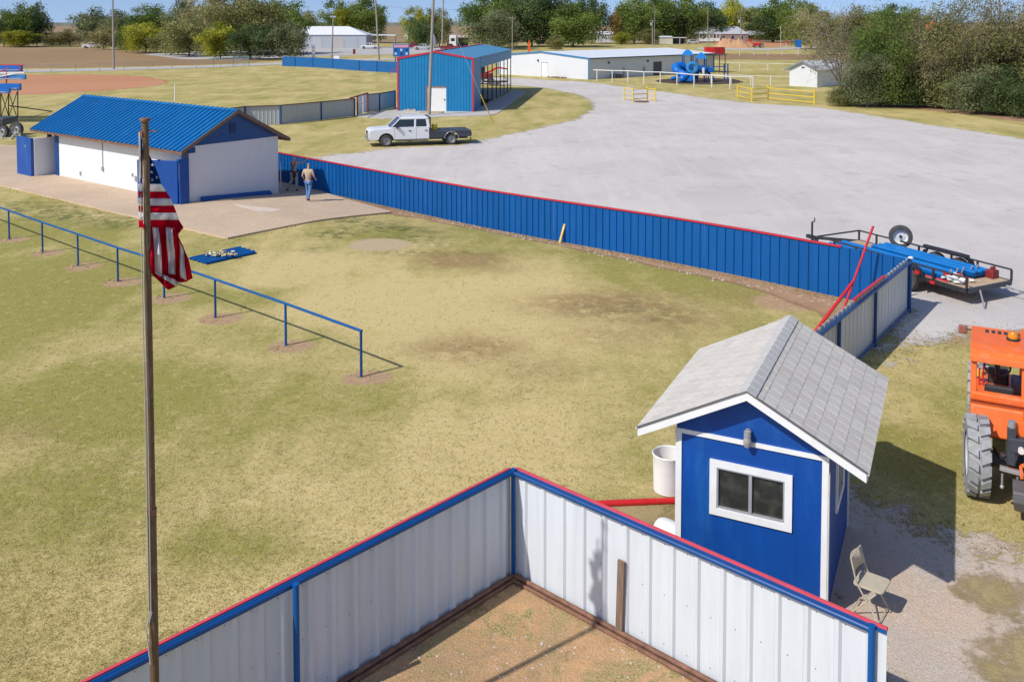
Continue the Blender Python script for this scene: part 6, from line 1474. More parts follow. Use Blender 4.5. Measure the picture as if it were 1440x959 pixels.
for sg in (-1, 1):
    xe = -WW-.25 if sg < 0 else .25; ze_ = WHR-WSL*(WW/2+.25)
    MB().prism([(-WW/2, -.1, WHR+.03), (xe, -.1, ze_+.03), (xe, -.1, ze_-.03), (-WW/2, -.1, WHR-.0)], (0, WLn+.3, 0)).build('roof', mat('white_roof_sheet', (.80, .81, .82), .35, var=.03, scale=.5), wh)
    MB().prism([(-WW/2, -.16, WHR+.05), (xe, -.16, ze_+.05), (xe, -.16, ze_-.15), (-WW/2, -.16, WHR-.15)], (0, .055, 0)).build('rake_trim', TEAL, wh)
MB().bb(.251, .33, -.1, WLn+.2, wez-.16, wez+.0).build('eave_trim', mat('dark_teal', (.01, .07, .12), .5), wh)
MB().bb(-.12, .03, -.04, -.001, 0, wez-.1).build('corner_trim', TEAL, wh); MB().bb(-WW-.03, -WW+.15, -.04, -.001, 0, wez-.1).build('corner_trim', TEAL, wh); MB().bb(.001, .04, WLn-.2, WLn, 0, wez-.1).build('corner_trim', TEAL, wh)
MB().bb(-9.9, -8.7, -.05, -.001, .05, 2.2).build('door', mat('white_door', (.74, .75, .74), .4), wh); MB().bb(-10.0, -9.9, -.06, -.001, .0, 2.3).bb(-9.9, -8.6, -.06, -.001, 2.2, 2.3).build('door_frame', GALV, wh)
MB().box((-10.7, -.1, 2.55), (.2, .2, .3)).build('wall_lamp', DARK, wh)
MB().bb(.001, .06, 15.5, 17.6, .0, 2.2).build('double_door', CHAR, wh)
for y in (4.5, 14): MB().box((.08, y, 2.4), (.15, .3, .3)).build('wall_lamp', DARK, wh)
for y in (8, 13): MB().bb(.001, .25, y, y+.15, 0, 1.5).build('downpipe', GALV, wh)
MB().bb(.001, 1.0, 5.0, 6.6, .0, .6).build('wall_unit', CHAR, wh)
# end porch
MB().bb(.0, 2.6, 28.6, WLn, wez-.28, wez-.17).build('porch_roof', DARK, wh)
for y in (28.8, 30.4, 32.1): MB().bb(2.4, 2.5, y-.05, y+.05, 0, wez-.28).build('porch_post', DARK, wh)
rk = MB(); 
for k in range(16): rk.sphere((-7.6+k*.22+rng.normal(0, .1), -.7+rng.normal(0, .15), .08), .12+.1*rng.random(), 6, 4)
tag(rk.solo('stones', 'small row of brown stones at the foot of the white hall gable', 'stones', mat('brown_stone', (.22, .14, .10), .9, var=.3), WC, R(133.062)-math.pi), kind='stuff')

# ------------------------------------------------------------------ white pipe fence, yellow barriers
wf = thing('pipe_fence', 'white pipe fence running between the white hall and the playground', 'fence', G(930, 119))
WFP = [(839.5, 114.5, 98.5), (861, 115.5, 99.3), (883, 116, 100.3), (905.5, 117.8, 101.3), (928.5, 118.2, 102.8), (952, 120, 104), (976, 122.5, 105.3), (1001, 123.5, 106.6), (1026.5, 126, 107.5), (1059, 126.5, 108.8)]
tops = []
PW = mat('white_pipe', (.66, .66, .64), .5, var=.08)
for x, b, t_ in WFP:
    g = G(x, b); h = 1.62; tops.append(g+zz*h); MB().tube(g-zz*.2, g+zz*h, .075, 8).build('post', PW, wf, True, smooth=True)
tops = [tops[0]+(tops[0]-tops[1])*.25]+tops
for a, b in zip(tops[:-1], tops[1:]): MB().tube(a, b, .07, 8).build('top_rail', PW, wf, True, smooth=True)
def barrier(label, P_, rails, group=None, h=None):
    t = thing('pipe_barrier', label, 'barrier', G(P_[0][0], P_[0][1])); gs = [G(x, b) for x, b, tt in P_]; hs_ = [AT(x, tt, g.y).z-g.z for (x, b, tt), g in zip(P_, gs)]
    for g, hh in zip(gs, hs_): MB().tube(g-zz*.1, g+zz*hh, .07, 8).build('post', YELLOW, t, True, smooth=True)
    hr_ = min(hs_)
    for a, b in zip(gs[:-1], gs[1:]):
        for r_ in rails: MB().tube(a+zz*(hr_*r_), b+zz*(hr_*r_), .045, 6).build('rail', YELLOW, t, True, smooth=True)
    return t
barrier('small square yellow pipe barrier standing alone in the gravel lot', [(878, 141, 123), (921.5, 143, 124.5), (910.5, 141.5, 122), (890, 141, 125)][:1]+[(890, 143.3, 124.5), (910.5, 141.8, 121.5), (921.5, 143.3, 124)], (.93, .55, .2))
barrier('long yellow pipe barrier with three rails beside the white hall playground', [(1037, 137.8, 119.5), (1057.5, 143, 122.5), (1080, 141, 118), (1145, 147.5, 126)], (.9, .52, .15))
gsn = G(902, 144); 
MB().lathe((0, 0, 0), [(0, .0), (.8, 0), (.8, .1), (.45, .14), (0, .16)], n=14).solo('well_cover', 'brown round well cover inside the small yellow barrier', 'cover', DIRT if False else RUST, gsn, smooth=True)
# far wire fences behind the playground
for (x0, y0, x1, y1, n_, lb) in ((1000, 97, 1200, 103, 6, 'thin pale rail fence in the grass right of the playground'), (1040, 79, 1160, 76, 7, 'distant white post fence along the street'), (1000, 118, 1112, 121, 5, 'low wire fence between the playground and the small white shed')):
    t = thing('wire_fence', lb, 'fence', G((x0+x1)/2, (y0+y1)/2)); pv = None
    for i in range(n_):
        g = G(x0+(x1-x0)*i/(n_-1), y0+(y1-y0)*i/(n_-1)); MB().tube(g, g+zz*1.3, .07, 5).build('post', PW, t, True)
        if pv is not None: MB().tube(pv+zz*1.25, g+zz*1.25, .035, 4).build('rail', PW, t, True)
        pv = g

# ------------------------------------------------------------------ playground
PG = G(970, 115.5); k_ = PG.y/FPX
pg = thing('playground_structure', 'bright blue playground climbing frame with two roofed towers and slides', 'playground', PG)
def px3(px, py, dy=0): v = AT(px, py, PG.y+dy); return Vector((v.x-PG.x, dy, v.z-PG.z))
for (xc, yr, yt, ye, dy, hw_) in ((967, 70, 78, 112, 1.5, 7.5), (986, 74.2, 82.5, 113, .2, 7)):
    t0 = px3(xc, yt, dy); ap = px3(xc, yr, dy); w2 = hw_*k_
    r_ = MB(); c0 = Vector((t0.x, dy, t0.z)); L0 = [c0+Vector((sx*w2, sy*w2, 0)) for sx, sy in ((-1, -1), (1, -1), (1, 1), (-1, 1))]; L1 = [c0+Vector((sx*w2*.6, sy*w2*.6, (ap.z-t0.z)*.62)) for sx, sy in ((-1, -1), (1, -1), (1, 1), (-1, 1))]; L2 = [c0+Vector((sx*w2*.15, sy*w2*.15, ap.z-t0.z)) for sx, sy in ((-1, -1), (1, -1), (1, 1), (-1, 1))]
    r_.hexa(L0+L1); r_.hexa(L1+L2); r_.build('tower_roof', mat('lighter_playground_blue', (.01, .19, .55), .45), pg)  # tower roofs in a lighter blue than the slides
    for sx, sy in ((-1, -1), (1, -1), (1, 1), (-1, 1)): MB().tube((t0.x+sx*w2*.85, dy+sy*w2*.85, -.1), (t0.x+sx*w2*.85, dy+sy*w2*.85, t0.z+.05), .08, 8).build('tower_post', BLUE, pg, smooth=True)
    MB().bb(t0.x-w2*.85, t0.x+w2*.85, dy-w2*.85, dy+w2*.85, 1.45, 1.55).build('platform', BLUE_D, pg)
    MB().bb(t0.x-w2*.8, t0.x+w2*.8, dy-w2*.87, dy-w2*.82, 1.56, 2.4).build('tower_panel', PLBLUE, pg)
def tubeslide(pts, r, nm, mt=PLBLUE):
    m_ = MB(); 
    for a, b in zip(pts[:-1], pts[1:]): m_.tube(a, b, r, 12); m_.sphere(b, r, 12, 8)
    m_.build(nm, mt, pg, smooth=True)
tubeslide([px3(962, 94, .5), px3(955, 93, .3), px3(950, 95, 0), px3(952, 100, -.6), px3(958, 104, -.9)], .62, 'tube_slide')
tubeslide([px3(958, 103, -.9), px3(964, 107, -1.5), px3(960, 111, -1.8)], .55, 'tube_slide')
MB().lathe(px3(972.5, 95.5, -1.2), [(.85, 0), (.85, .5), (.55, .55), (.5, .5), (.5, .0)], axis=(0, -1, .1), n=16).build('ring_tunnel', mat('pale_blue_plastic', (.03, .25, .58), .4), pg, smooth=True)
MB().prism([px3(968, 101, -1.3), px3(976, 101, -1.3), px3(977, 112, -1.9), px3(972, 114.5, -2.2), px3(954, 114.5, -2.2), px3(957, 110, -1.9)], (0, .5, 0)).build('wide_slide', PLBLUE, pg, bevel=.1)
tubeslide([px3(944, 111.5, -1.5), px3(949, 110, -1.5)], .28, 'slide_end')
MB().prism([px3(977, 98, -.6), px3(984, 98, -.6), px3(982, 112, -.6), px3(976, 112, -.6)], (0, .25, 0)).build('climbing_panel', BLUE_D, pg)
for x in (990, 996): MB().tube(px3(x, 92, 0), px3(x, 112, 0), .09, 8).build('support_post', PLBLUE, pg)
MB().prism([px3(986, 94, -.9), px3(993, 94, -.9), px3(993, 104, -.9), px3(986, 104, -.9)], (0, .15, 0)).build('climbing_panel', PLBLUE, pg)
MB().box(px3(989, 100.5, -1.1), (.3, .1, 1.0)).build('panel_sign', WHITE, pg)
MB().beam(px3(993, 99, 0), px3(1004, 112, -.8), .7, .12).build('step_ramp', BLUE_D, pg)
MB().box(px3(999, 98.5, 0), (1.0, .6, .7)).build('spring_seat', PLBLUE, pg, bevel=.1)
for x, dy in ((1018.5, 0), (1023.5, 0)): MB().tube(px3(x, 90, dy), px3(x, 114, dy), .1, 8).build('ladder_post', BLUE_D, pg)
MB().tube(px3(1003, 94.3, 0), px3(1021, 94.3, 0), .07, 6).build('overhead_bar', BLUE, pg)

# ------------------------------------------------------------------ small white shed at the right
S0_ = G(1149, 123.3); sF = (G(1110, 121.1)-S0_); wsh = sF.length; uF = sF.normalized(); uS = Vector((uF.y, -uF.x, 0)); uS = uS if uS.y > 0 else -uS
sh2 = thing('storage_shed', 'small white shed with a pale roof beside the yellow barrier and trees', 'shed', S0_, math.atan2(-uF.y, -uF.x))
he2 = AT(1149, 97.5, S0_.y).z-S0_.z; hr2 = he2+.95; Ls = 8.5
MB().prism([(-wsh, 0, 0), (0, 0, 0), (0, 0, he2), (-wsh/2, 0, hr2), (-wsh, 0, he2)], (0, .1, 0)).build('gable_wall', WHM, sh2)
MB().bb(-.1, 0, .101, Ls, 0, he2).build('side_wall', WHM, sh2); MB().bb(-wsh, -wsh+.1, .101, Ls, 0, he2).build('side_wall', WHM, sh2); MB().bb(-wsh+.1, -.1, Ls-.1, Ls, 0, he2).build('back_wall', WHITE, sh2)
sl2 = .95/(wsh/2)
for sg in (-1, 1):
    xe = -wsh-.7 if sg < 0 else .35; ze2 = hr2-sl2*(abs(xe+wsh/2))
    MB().prism([(-wsh/2, -.3, hr2+.06), (xe, -.3, ze2+.06), (xe, -.3, ze2), (-wsh/2, -.3, hr2)], (0, Ls+.5, 0)).build('roof', mat('pale_shed_roof', (.52, .54, .56), .5), sh2)
    MB().prism([(-wsh/2, -.34, hr2+.08), (xe, -.34, ze2+.08), (xe, -.34, ze2-.12), (-wsh/2, -.34, hr2-.12)], (0, .035, 0)).build('rake_trim', mat('slate_trim', (.16, .20, .25), .5), sh2)
MB().bb(-wsh/2-.25, -wsh/2+.2, -.04, -.001, he2+.05, he2+.2).build('gable_vent', DARK, sh2)

# ------------------------------------------------------------------ far hall at the left and other distant buildings
def gable_house(name, label, px0, px1, by, ye, yr, m, rm, depth=10, hip=0, wins=0, porch=False, cat='building', over=.3, doors=()):
    a, b = G(px0, by), G(px1, by); t = thing(name, label, cat, a); L = (b-a).length; h = AT(px0, ye, a.y).z-a.z; hr_ = AT(px0, yr, a.y+depth/2).z-a.z
    MB().bb(0, L, 0, .2, 0, h).build('front_wall', m, t); MB().bb(0, .2, .201, depth, 0, h).build('side_wall', m, t); MB().bb(L-.2, L, .201, depth, 0, h).build('side_wall', m, t); MB().bb(.2, L-.2, depth-.2, depth, 0, h).build('back_wall', m, t)
    o_ = over
    r_ = MB(); r_.add([(-o_, -o_, h), (L+o_, -o_, h), (L+o_, depth+o_, h), (-o_, depth+o_, h), (hip, depth/2, hr_), (L-hip, depth/2, hr_)], [(0, 1, 5, 4), (2, 3, 4, 5), (1, 2, 5), (3, 0, 4), (3, 2, 1, 0)]); r_.build('roof', rm, t)
    for i in range(wins):
        x = L*(i+.7)/(wins+.4); MB().bb(x-.5, x+.5, -.05, -.001, h*.35, h*.75).build('window', GLASS, t)
    for (u0, u1, zt, mt) in doors: MB().bb(L*u0, L*u1, -.06, -.001, 0, h*zt).build('door', mt, t)
    return t, L, h
GW = mat('grey_blue_wall', (.40, .43, .48), .7, var=.04, scale=.3); WR = mat('bright_metal_roof', (.72, .73, .75), .4, var=.03, scale=.3)
lh, L_h, h_h = gable_house('long_hall', 'long grey hall with a bright white roof beyond the outfield', 395, 515, 68.6, 49.5, 37.5, GW, WR, 14, hip=7, doors=((.38, .48, .8, mat('pale_door', (.46, .47, .50), .6)), (.62, .74, .85, mat('pale_beige_door', (.45, .43, .42), .6)), (.86, .9, .8, GW)))
cpy = thing('canopy', 'thin white canopy at the right end of the long grey hall', 'canopy', G(532, 68))
pa, pb = AT(524, 49.5, 318), AT(558, 50, 318); MB().beam(pa, pb, 6, .35).build('canopy_roof', WR, cpy, True)
for x in (527, 556): p = AT(x, 50, 318); MB().tube((p.x, p.y, -.45), p, .12, 6).build('post', GALV, cpy, True)
gable_house('storage_shed', 'small grey and white shed under the trees above the white hall', 841, 872, 60, 48.8, 44.5, mat('pale_grey_wall', (.52, .53, .55), .7), WR, 9, doors=((.0, .02, 1, WHITE),))
gable_house('storage_shed', 'cream flat roofed shed with an open dark porch above the white hall', 930, 946, 62.5, 53, 51, mat('cream_wall', (.60, .57, .46), .7), WR, 8)
ps = thing('porch', 'dark open porch at the right of the cream shed', 'porch', G(955, 62.5)); a = G(946.5, 62.5); h_ = AT(946, 53.5, a.y).z-a.z
b = G(965, 62.5)
MB().box(a+Vector(((b-a).length/2, 2.5, h_)), ((b-a).length, 5.5, .22)).build('porch_roof', WR, ps, True)
for x in (947, 953, 956, 964): p = G(x, 62.5); MB().tube(p, p+zz*h_, .1, 6).build('porch_post', WHITE if x == 956 else DARK, ps, True)
MB().box(a+Vector(((b-a).length/2, 4.9, h_/2)), ((b-a).length, .15, h_)).build('porch_wall', CHAR, ps, True)
fh, L_f, h_f = gable_house('farmhouse', 'long low farmhouse with pale grey roof behind the dug red soil', 983, 1052, 58.5, 48.5, 37.8, mat('red_brown_wall', (.30, .24, .22), .8), mat('pale_farm_roof', (.42, .43, .44), .6, var=.05, scale=.3), 12, hip=3.5, wins=5)
MB().bb(0, L_f*.42, -.5, -.3, 0, h_f*.45).build('veranda_wall', WHITE, fh)
for k in range(7): MB().bb(L_f*.07*k, L_f*.07*k+.2, -.5, -.3, h_f*.45, h_f).build('veranda_post', WHITE, fh)
gable_house('garage', 'low red brown garage with pale roof at the right of the farmhouse', 1054, 1076, 58, 50, 44, mat('brick_red_wall', (.30, .11, .08), .8), mat('pale_farm_roof', (.42, .43, .44), .6), 9, over=1.2)
gable_house('white_house', 'narrow white house between trees beyond the scoreboard', 569, 574, 56, 46, 41, WHITE, WR, 8)
gable_house('white_house', 'low white house under the big dark trees left of the white hall gable', 796, 812, 62, 54, 51.5, WHITE, WR, 8)
rv = thing('camper', 'white camper trailer with dark window and awning behind the parked cars', 'camper', G(632, 68)); g = G(630, 66); k2 = g.y/FPX
MB().bb(0, 9*k2, 0, 6, .5, 17*k2).build('camper_body', WHITE, rv, bevel=.1); MB().bb(2*k2, 7*k2, -.05, -.001, 9*k2, 13*k2).build('window', GLASS, rv); MB().bb(9*k2, 29*k2, 1, 6, 15*k2, 16*k2).build('awning', WHITE, rv)
for x in (14, 20, 27): MB().bb(x*k2, x*k2+.15, 1, 1.2, 0, 15*k2).build('awning_post', DARK, rv)
MB().bb(10*k2, 24*k2, 4, 6, 0, 13*k2).build('camper_side', CHAR, rv)

# ------------------------------------------------------------------ distant vehicles
def place_pickup(px, by, label, m, rz=0, L=5.9, g='vehicles parked beyond the outfield'):
    gg = G(px, by); return pickup('pickup_truck', label, gg, rz, m, 'box', L, g, detail=False)
place_pickup(507, 69.5, 'distant white pickup parked at the end of the long grey hall', CARW, R(4))
place_pickup(581.5, 71, 'distant silver pickup parked right of the scoreboard', SILVER, R(-5), 6.2)
place_pickup(645, 70.5, 'distant dark red pickup nearly hidden above the teal roof', DRED, R(185))
place_pickup(115, 68.5, 'distant white pickup standing alone in the brown thicket', CARW, R(8), 6.4)
place_pickup(754, 64, 'distant black pickup under the large dark trees', BLACKC, R(0))
place_pickup(569, 69, 'distant red pickup mostly behind the silver one', DRED, R(0))
def utv(px, by, label, m):
    g = G(px, by); t = thing('car', label, 'car', g)
    MB().prism([(0, 0, .35), (4.6, 0, .35), (4.6, 0, 1.05), (3.8, 0, 1.15), (3.2, 0, 1.75), (1.2, 0, 1.75), (.5, 0, 1.1), (0, 0, .95)], (0, 1.8, 0)).build('body', m, t, bevel=.08)
    MB().prism([(.75, -.01, 1.15), (3.55, -.01, 1.15), (3.1, -.01, 1.65), (1.3, -.01, 1.65)], (0, 1.82, 0)).build('window', GLASS, t)
    for x in (.9, 3.7):
        for y, sg in ((.1, -1), (1.7, 1)): wheel(t, (x, y, .34), .34, .22, (0, sg, 0), n=12)
utv(967, 62, 'distant pale car with a red roof lamp beside the cream shed', SILVER)
db = thing('dumpster', 'red open topped metal container behind the white hall', 'container', G(993, 76.5)); g = G(993, 76.5); g2 = G(1019.5, 76.8); L_ = (g2-g).length
hd = AT(993, 67, g.y).z-g.z
MB().bb(0, L_*.45, 0, .15, 0, hd).build('front_panel', REDB, db); MB().bb(L_*.45, L_, 0, .15, 0, hd*.95).build('side_panel', DRED, db); MB().bb(0, L_, 2.4, 2.5, 0, hd).build('back_panel', DRED, db); MB().bb(-.1, 0, 0, 2.5, 0, hd).build('end_panel', REDB, db); MB().bb(L_, L_+.1, 0, 2.5, 0, hd).build('end_panel', DRED, db)
for k in range(6): x = L_*(.5+.085*k); MB().bb(x, x+.15, -.12, -.001, .1, hd*.95).build('rib', REDB, db)
# heap of orange soil and a red tractor by it
hp = MB(); g = G(1010, 68); g2 = G(1056, 68); L_ = (g2-g).length; hh = AT(1010, 52, g.y).z-g.z; nx_, ny_ = 26, 10; vs = []
rgn = np.random.default_rng(5)
for j in range(ny_+1):
    for i in range(nx_+1):
        u, v = i/nx_, j/ny_; z = hh*(math.sin(math.pi*u)**.55)*(math.sin(math.pi*v)**.7)*(.8+.15*math.sin(u*9)+.08*rgn.normal()); vs.append((L_*u, 9*v, max(-.1, z)))
hp.add(vs, [(j*(nx_+1)+i, j*(nx_+1)+i+1, (j+1)*(nx_+1)+i+1, (j+1)*(nx_+1)+i) for j in range(ny_) for i in range(nx_)])
hp.solo('soil_heap', 'heap of dusty orange soil in front of the farmhouse', 'soil heap', mat('orange_soil', (.48, .27, .14), .95, var=.15, scale=.5), g, smooth=60)
td = thing('digger', 'small red tractor digging beside the orange soil heap', 'tractor', G(1060, 67.5))
MB().bb(0, 3.2, 0, 1.4, .7, 1.6).build('tractor_body', REDB, td, bevel=.08); MB().beam((0, .7, 1.4), (-2, .7, 3.0), .25, .3).beam((-2, .7, 3.0), (-3, .7, 1.2), .2, .25).build('digger_arm', REDB, td); MB().bb(1.2, 2.2, .2, 1.2, 2.5, 2.6).bb(1.2, 1.3, .2, .3, 1.6, 2.5).bb(2.1, 2.2, .2, .3, 1.6, 2.5).build('canopy', DARK, td)
for x, r_ in ((.5, .5), (2.7, .75)): wheel(td, (x, -.1, r_), r_, .35, (0, -1, 0), n=12); wheel(td, (x, 1.5, r_), r_, .35, (0, 1, 0), n=12)
# signs and small street things
def sign(px, by, ty, label, m, w_, h_, name='sign'):
    g = G(px, by); top = AT(px, ty, g.y); t = thing(name, label, 'sign', g); MB().tube(g, top, .06, 6).build('sign_post', PW, t, True); MB().box(top-zz*(h_/2)+Vector((0, -.1, 0)), (w_, .1, h_)).build('sign_panel', m, t, True); return t
st_ = sign(1105.5, 68, 56, 'distant red octagonal stop sign at the street corner', REDB, .2, .2)
for c in list(st_.children):
    if c.name.startswith('sign_panel'): bpy.data.objects.remove(c)
top = AT(1105.5, 58.5, G(1105.5, 68).y); kk = top.y/FPX
so8 = MB().tube(top+Vector((0, -.1, 0)), top+Vector((0, -.2, 0)), 1.9*kk, 8); so8.build('sign_panel', REDB, st_, True)
bs = sign(1122.5, 79, 56.5, 'blue sign on a white post at the street corner', PLBLUE, 1.6, 1.9)
gT = G(744, 78); ot = thing('orange_figure', 'bright orange narrow post sign by the street left of the white hall roof', 'sign', gT)
ORS = mat('bright_orange_vinyl', (.75, .10, .02), .6); k3 = gT.y/FPX
hO_ = AT(744, 55, gT.y).z-gT.z
MB().prism([(-1.0*k3, 0, 0), (1.2*k3, 0, 0), (1.8*k3, 0, hO_*.35), (1.5*k3, 0, hO_*.7), (.3*k3, 0, hO_), (-1.4*k3, 0, hO_*.72), (-1.8*k3, 0, hO_*.35)], (0, .2, 0)).build('banner', ORS, ot)
MB().tube((0, .3, 0), (0, .3, hO_*.95), .05, 6).build('banner_pole', DARK, ot)
for x, y, w__, lb, m_ in ((553, 77, .0, '', REDB),): pass
MB().tube((0, 0, 0), (0, 0, AT(498, 69.5, G(498, 76.5).y).z+.45), .35, 10).solo('red_drum', 'dark red drum standing in the far gravel yard', 'drum', DRED, G(498, 76.5), smooth=True)
MB().bb(-.35, .35, -.3, .3, 0, 3.3).bb(-.5, .5, -.4, .4, 0, .5).solo('white_marker', 'slim white marker post behind the outfield fence', 'marker', WHITE, G(441, 84), bevel=.05)
MB().bb(-.7, .7, -.6, .6, 0, .8).bb(-.5, .5, -.4, .4, .8, .95).solo('white_crate', 'low white box just behind the outfield fence', 'box', WHITE, G(474, 85), bevel=.05)
MB().bb(-.7, .7, -.4, .4, .2, 1.3).tube((-.4, 0, 0), (-.4, 0, .25), .2, 8).tube((.4, 0, 0), (.4, 0, .25), .2, 8).solo('red_mower', 'red mower seen through the open side of the teal building', 'mower', REDB, BC+Vector((-1.6, 17, .1)), bevel=.05)
for i, (x, lb) in enumerate(((1313, 'left small orange machine glimpsed through the right hand trees'), (1331, 'right long orange machine glimpsed through the right hand trees'))):
    p = AT(x, 44, 160); MB().bb(-1.2-i, 1.2+i, -.5, .5, 0, 1.2).bb(-.6, .3, -.4, .4, 1.2, 1.7).solo('orange_machine', lb, 'machine', ORANGE, p, bevel=.1)
fl2 = thing('banner', 'small striped flag on a short pole beside the teal roof', 'flag', G(610, 72)); g = G(610, 72)
MB().tube((0, 0, 0), (0, 0, 5.2), .05, 6).build('banner_pole', WHITE, fl2); MB().prism([(0, 0, 5.0), (.5, 0, 4.0), (.7, 0, 1.8), (.1, 0, 2.0)], (0, .03, 0)).build('banner_cloth', mat('muted_purple_cloth', (.25, .2, .42), .8), fl2)
# small rocks on the dirt strip and loose stones
def debris(n, fn, label, m, smin, smax, nm='stones', k=1):
    mb = MB(); rg = np.random.default_rng(k)
    for i in range(n):
        p = fn(rg); s = rg.uniform(smin, smax); mb.hexa([p+Vector((sx*s*rg.uniform(.6, 1), sy*s*rg.uniform(.6, 1), sz*s*.7*rg.uniform(.6, 1))) for sz in (-.5, 1) for sx, sy in ((-1, -1), (1, -1), (1, 1), (-1, 1))])
    o = mb.solo(nm, label, 'stones', m, G(700, 500), world=True); return tag(o, kind='stuff')
def on(px0, py0, px1, py1, sp):
    def f(rg): t = rg.random(); return G(px0+(px1-px0)*t+rg.normal(0, sp), py0+(py1-py0)*t+rg.normal(0, sp*.25))
    return f
STN = mat('pale_stones', (.52, .46, .40), .9, var=.2, scale=9)
debris(160, on(560, 298, 1180, 428, 6), 'loose pale stones along the dirt strip at the foot of the blue fence', STN, .012, .05, k=1)
debris(260, on(1180, 900, 1440, 800, 70), 'loose pale stones scattered over the gravel beside the folding chair', STN, .006, .022, k=2)
debris(150, on(640, 930, 960, 900, 70), 'loose pale stones on the bare dirt inside the near fence corner', STN, .005, .018, k=3)
# grass tufts: short blades in clumps over the near lawn
def tufts():
    rg = np.random.default_rng(21); n = 52000; V = []; Tn = []
    u = rg.random(n*3); px_ = rg.uniform(-60, 1500, n*3); py_ = 300+720*np.sqrt(u)
    pts = []
    Fpoly = [(F0.x, F0.y), (FL2.x, FL2.y), (FL2.x, -20), (FE.x, -20), (FE.x, FE.y)]
    gpth = [tuple(G(*p)[:2]) for p in [(1100, 905), (1150, 690), (1240, 712), (1300, 742), (1370, 762), (1440, 778), (1700, 840), (1800, 1500), (1225, 1500), (1235, 960)]]
    a = (px_-720)/FPX; b = -(py_-PY0)/FPX; dz = -ST+b*CT; t = -H/dz; X = a*t; Y = (CT+b*ST)*t
    slabp = [tuple(G(*p)[:2]) for p in [(-260, 212), (-30, 255), (0, 262), (320, 337), (552, 300), (470, 277), (430, 262), (388, 250), (-200, 196)]]
    fencel = (B1.x-B0.x)*(Y-B0.y)-(B1.y-B0.y)*(X-B0.x)      # field side test
    ok = (sdist(X, Y, Fpoly) < -.05) & (sdist(X, Y, slabp) < -.1) & (sdist(X, Y, gpth) < .5*rg.random(len(X)))
    ok &= (fencel < -.9) | (Y < 20.5)
    shp = [tuple((Msh@Vector(p))[:2]) for p in ((-W_, 0, 0), (0, 0, 0), (0, L_, 0), (-W_, L_, 0))]
    ok &= sdist(X, Y, shp) < -.03
    for bx, by, rx, ry, s in BLOBS['bare']+BLOBS['sand']: ok &= (((X-bx)/rx)**2+((Y-by)/ry)**2 > .8)
    lot = [tuple(G(*p)[:2]) for p in [(1279, 438), (1235, 508), (1262, 505), (1290, 480), (1340, 474), (1385, 468), (1440, 462), (1900, 480), (1900, 200), (1279, 200)]]
    ok &= sdist(X, Y, lot) < 0
    X, Y = X[ok][:n], Y[ok][:n]; n = len(X); Z = T(X, Y)
    nb_ = 3; X, Y, Z = np.repeat(X, nb_), np.repeat(Y, nb_), np.repeat(Z, nb_); n *= nb_
    X = X+rg.normal(0, .025, n); Y = Y+rg.normal(0, .025, n)
    h = rg.uniform(.010, .028, n); wd = rg.uniform(.003, .007, n)*np.clip(Y/14, .8, 2.2); an = rg.uniform(0, 6.28, n); le = rg.uniform(.2, 1.6, n)*h; la = rg.uniform(0, 6.28, n)
    B_ = np.stack([X, Y, Z], 1); dx = np.stack([np.cos(an)*wd, np.sin(an)*wd, 0*wd], 1); tp = B_+np.stack([np.cos(la)*le, np.sin(la)*le, h], 1)
    V = np.stack([B_-dx, B_+dx, tp+dx*.35, tp-dx*.35], 1).reshape(-1, 3)
    tint = np.repeat(rg.random(n), 4)
    me = quads_mesh('grass_tufts', V, tint, leaf_mat('dry_grass_blades', (.36, .32, .12), (.54, .45, .21), (.70, .58, .32)))
    o = bpy.data.objects.new('grass_tufts', me); col.objects.link(o); tag(o, 'short dry grass blades over the near lawn', 'grass', kind='stuff')
tufts()

# red machine and dark trailer standing beyond the open side of the teal building
rm = thing('field_machine', 'red farm machine with raised arm behind the posts of the teal building', 'machine', G(684, 119))
MB().bb(-1.2, .9, 0, 1.6, .7, 1.5).build('machine_body', DRED, rm, bevel=.08); MB().bb(-1.1, -.2, .1, 1.5, 1.5, 2.4).build('machine_cab', DARK, rm, bevel=.05)
MB().beam((-.1, .5, 1.5), (1.6, .4, 2.3), .25, .25).build('arm', REDB, rm); MB().beam((1.6, .4, 2.3), (2.9, .4, 2.1), .2, .2).build('arm', REDB, rm)
for x in (-.8, .6): wheel(rm, (x, -.1, .5), .5, .3, (0, -1, 0), n=14)
mt = thing('low_trailer', 'low dark trailer with round rail behind the posts of the teal building', 'trailer', G(697, 121))
MB().bb(-1.6, 1.6, 0, 1.6, .45, .6).build('trailer_bed', DARK, mt); MB().path([Vector((-1.6, 0, .6)), Vector((-1.5, 0, 1.2)), Vector((1.2, 0, 1.2)), Vector((1.7, 0, .8)), Vector((1.6, 0, .6))], .05, 6).build('trailer_rail', DARK, mt)
for x in (-.5, .4): wheel(mt, (x, -.1, .33), .33, .2, (0, -1, 0), n=12)
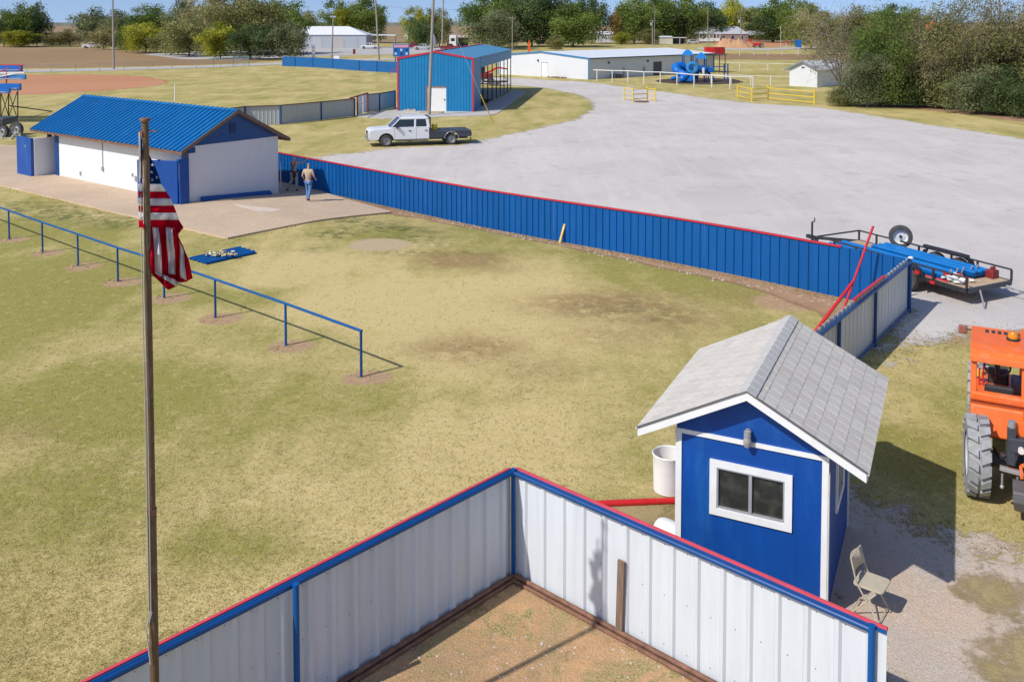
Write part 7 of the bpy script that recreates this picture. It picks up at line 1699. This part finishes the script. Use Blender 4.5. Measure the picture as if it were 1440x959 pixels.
# taller weeds and dead grass along fence feet, posts and ground edges
def weeds():
    rg = np.random.default_rng(77); P_ = []
    def line(a, b, n, sp):
        t = rg.random(n); P_.append(np.stack([a[0]+(b[0]-a[0])*t+rg.normal(0, sp, n), a[1]+(b[1]-a[1])*t+rg.normal(0, sp, n)], 1))
    line(F0+nR*.15, FE+nR*.15, 500, .05); line(F0+nL*.16, FL2+nL*.16, 900, .06)
    line(S0-ns*.2, S2-ns*.2, 500, .08); line(S0+ns*.15, S2+ns*.15, 260, .12)
    line(B0+nb*.25, B1+nb*.25, 900, .12)
    for x, y in POSTS: g = G(x, y); line(g, g, 14, .2)
    a_, b_ = Msh@Vector((-W_-.1, 0, 0)), Msh@Vector((-W_-.1, L_, 0)); line(a_, b_, 250, .08)
    for x0, y0, x1, y1 in ((1195, 705, 1300, 745), (1300, 745, 1440, 780), (1235, 508, 1290, 480), (1290, 480, 1440, 466), (320, 338, 552, 300), (0, 262, 320, 338)): line(G(x0, y0), G(x1, y1), 150, .35)
    X, Y = np.concatenate(P_).T; k = 4; X = np.repeat(X, k)+rg.normal(0, .02, len(X)*k); Y = np.repeat(Y, k)+rg.normal(0, .02, len(Y)*k); n = len(X); Z = T(X, Y)
    h = rg.uniform(.015, .05, n); wd = rg.uniform(.004, .009, n)*np.clip(Y/16, .8, 2); an = rg.uniform(0, 6.28, n); la = rg.uniform(0, 6.28, n); le = h*rg.uniform(.2, .9, n)
    B_ = np.stack([X, Y, Z], 1); dx = np.stack([np.cos(an)*wd, np.sin(an)*wd, 0*wd], 1); tp = B_+np.stack([np.cos(la)*le, np.sin(la)*le, h], 1)
    V = np.stack([B_-dx, B_+dx, tp+dx*.3, tp-dx*.3], 1).reshape(-1, 3)
    me = quads_mesh('weeds', V, np.repeat(rg.random(n), 4), leaf_mat('weed_blades', (.24, .24, .08), (.42, .36, .15), (.64, .53, .28)))
    o = bpy.data.objects.new('weeds', me); col.objects.link(o); tag(o, 'straggling weeds along fence feet, posts and slab edges', 'weeds', kind='stuff')
weeds()
# dirt splashed and rust spots: small screws on the near fence sheets
sc_m = mat('dark_screw', (.10, .10, .11), .5)
for (e, u, n_) in ((FE, uR, nR), (FL2, uL, nL)):
    L_s = (e-F0).length; m_ = MB(); k = 0; x = .2
    while x < L_s:
        for z in (.16, hF*.5, hF-.14): p = F0+u*x+n_*.052+Vector((0, 0, z)); m_.box(p, (.008, .008, .008))
        x += .33
    tag(m_.build('screws', sc_m, fen, True), kind='stuff')
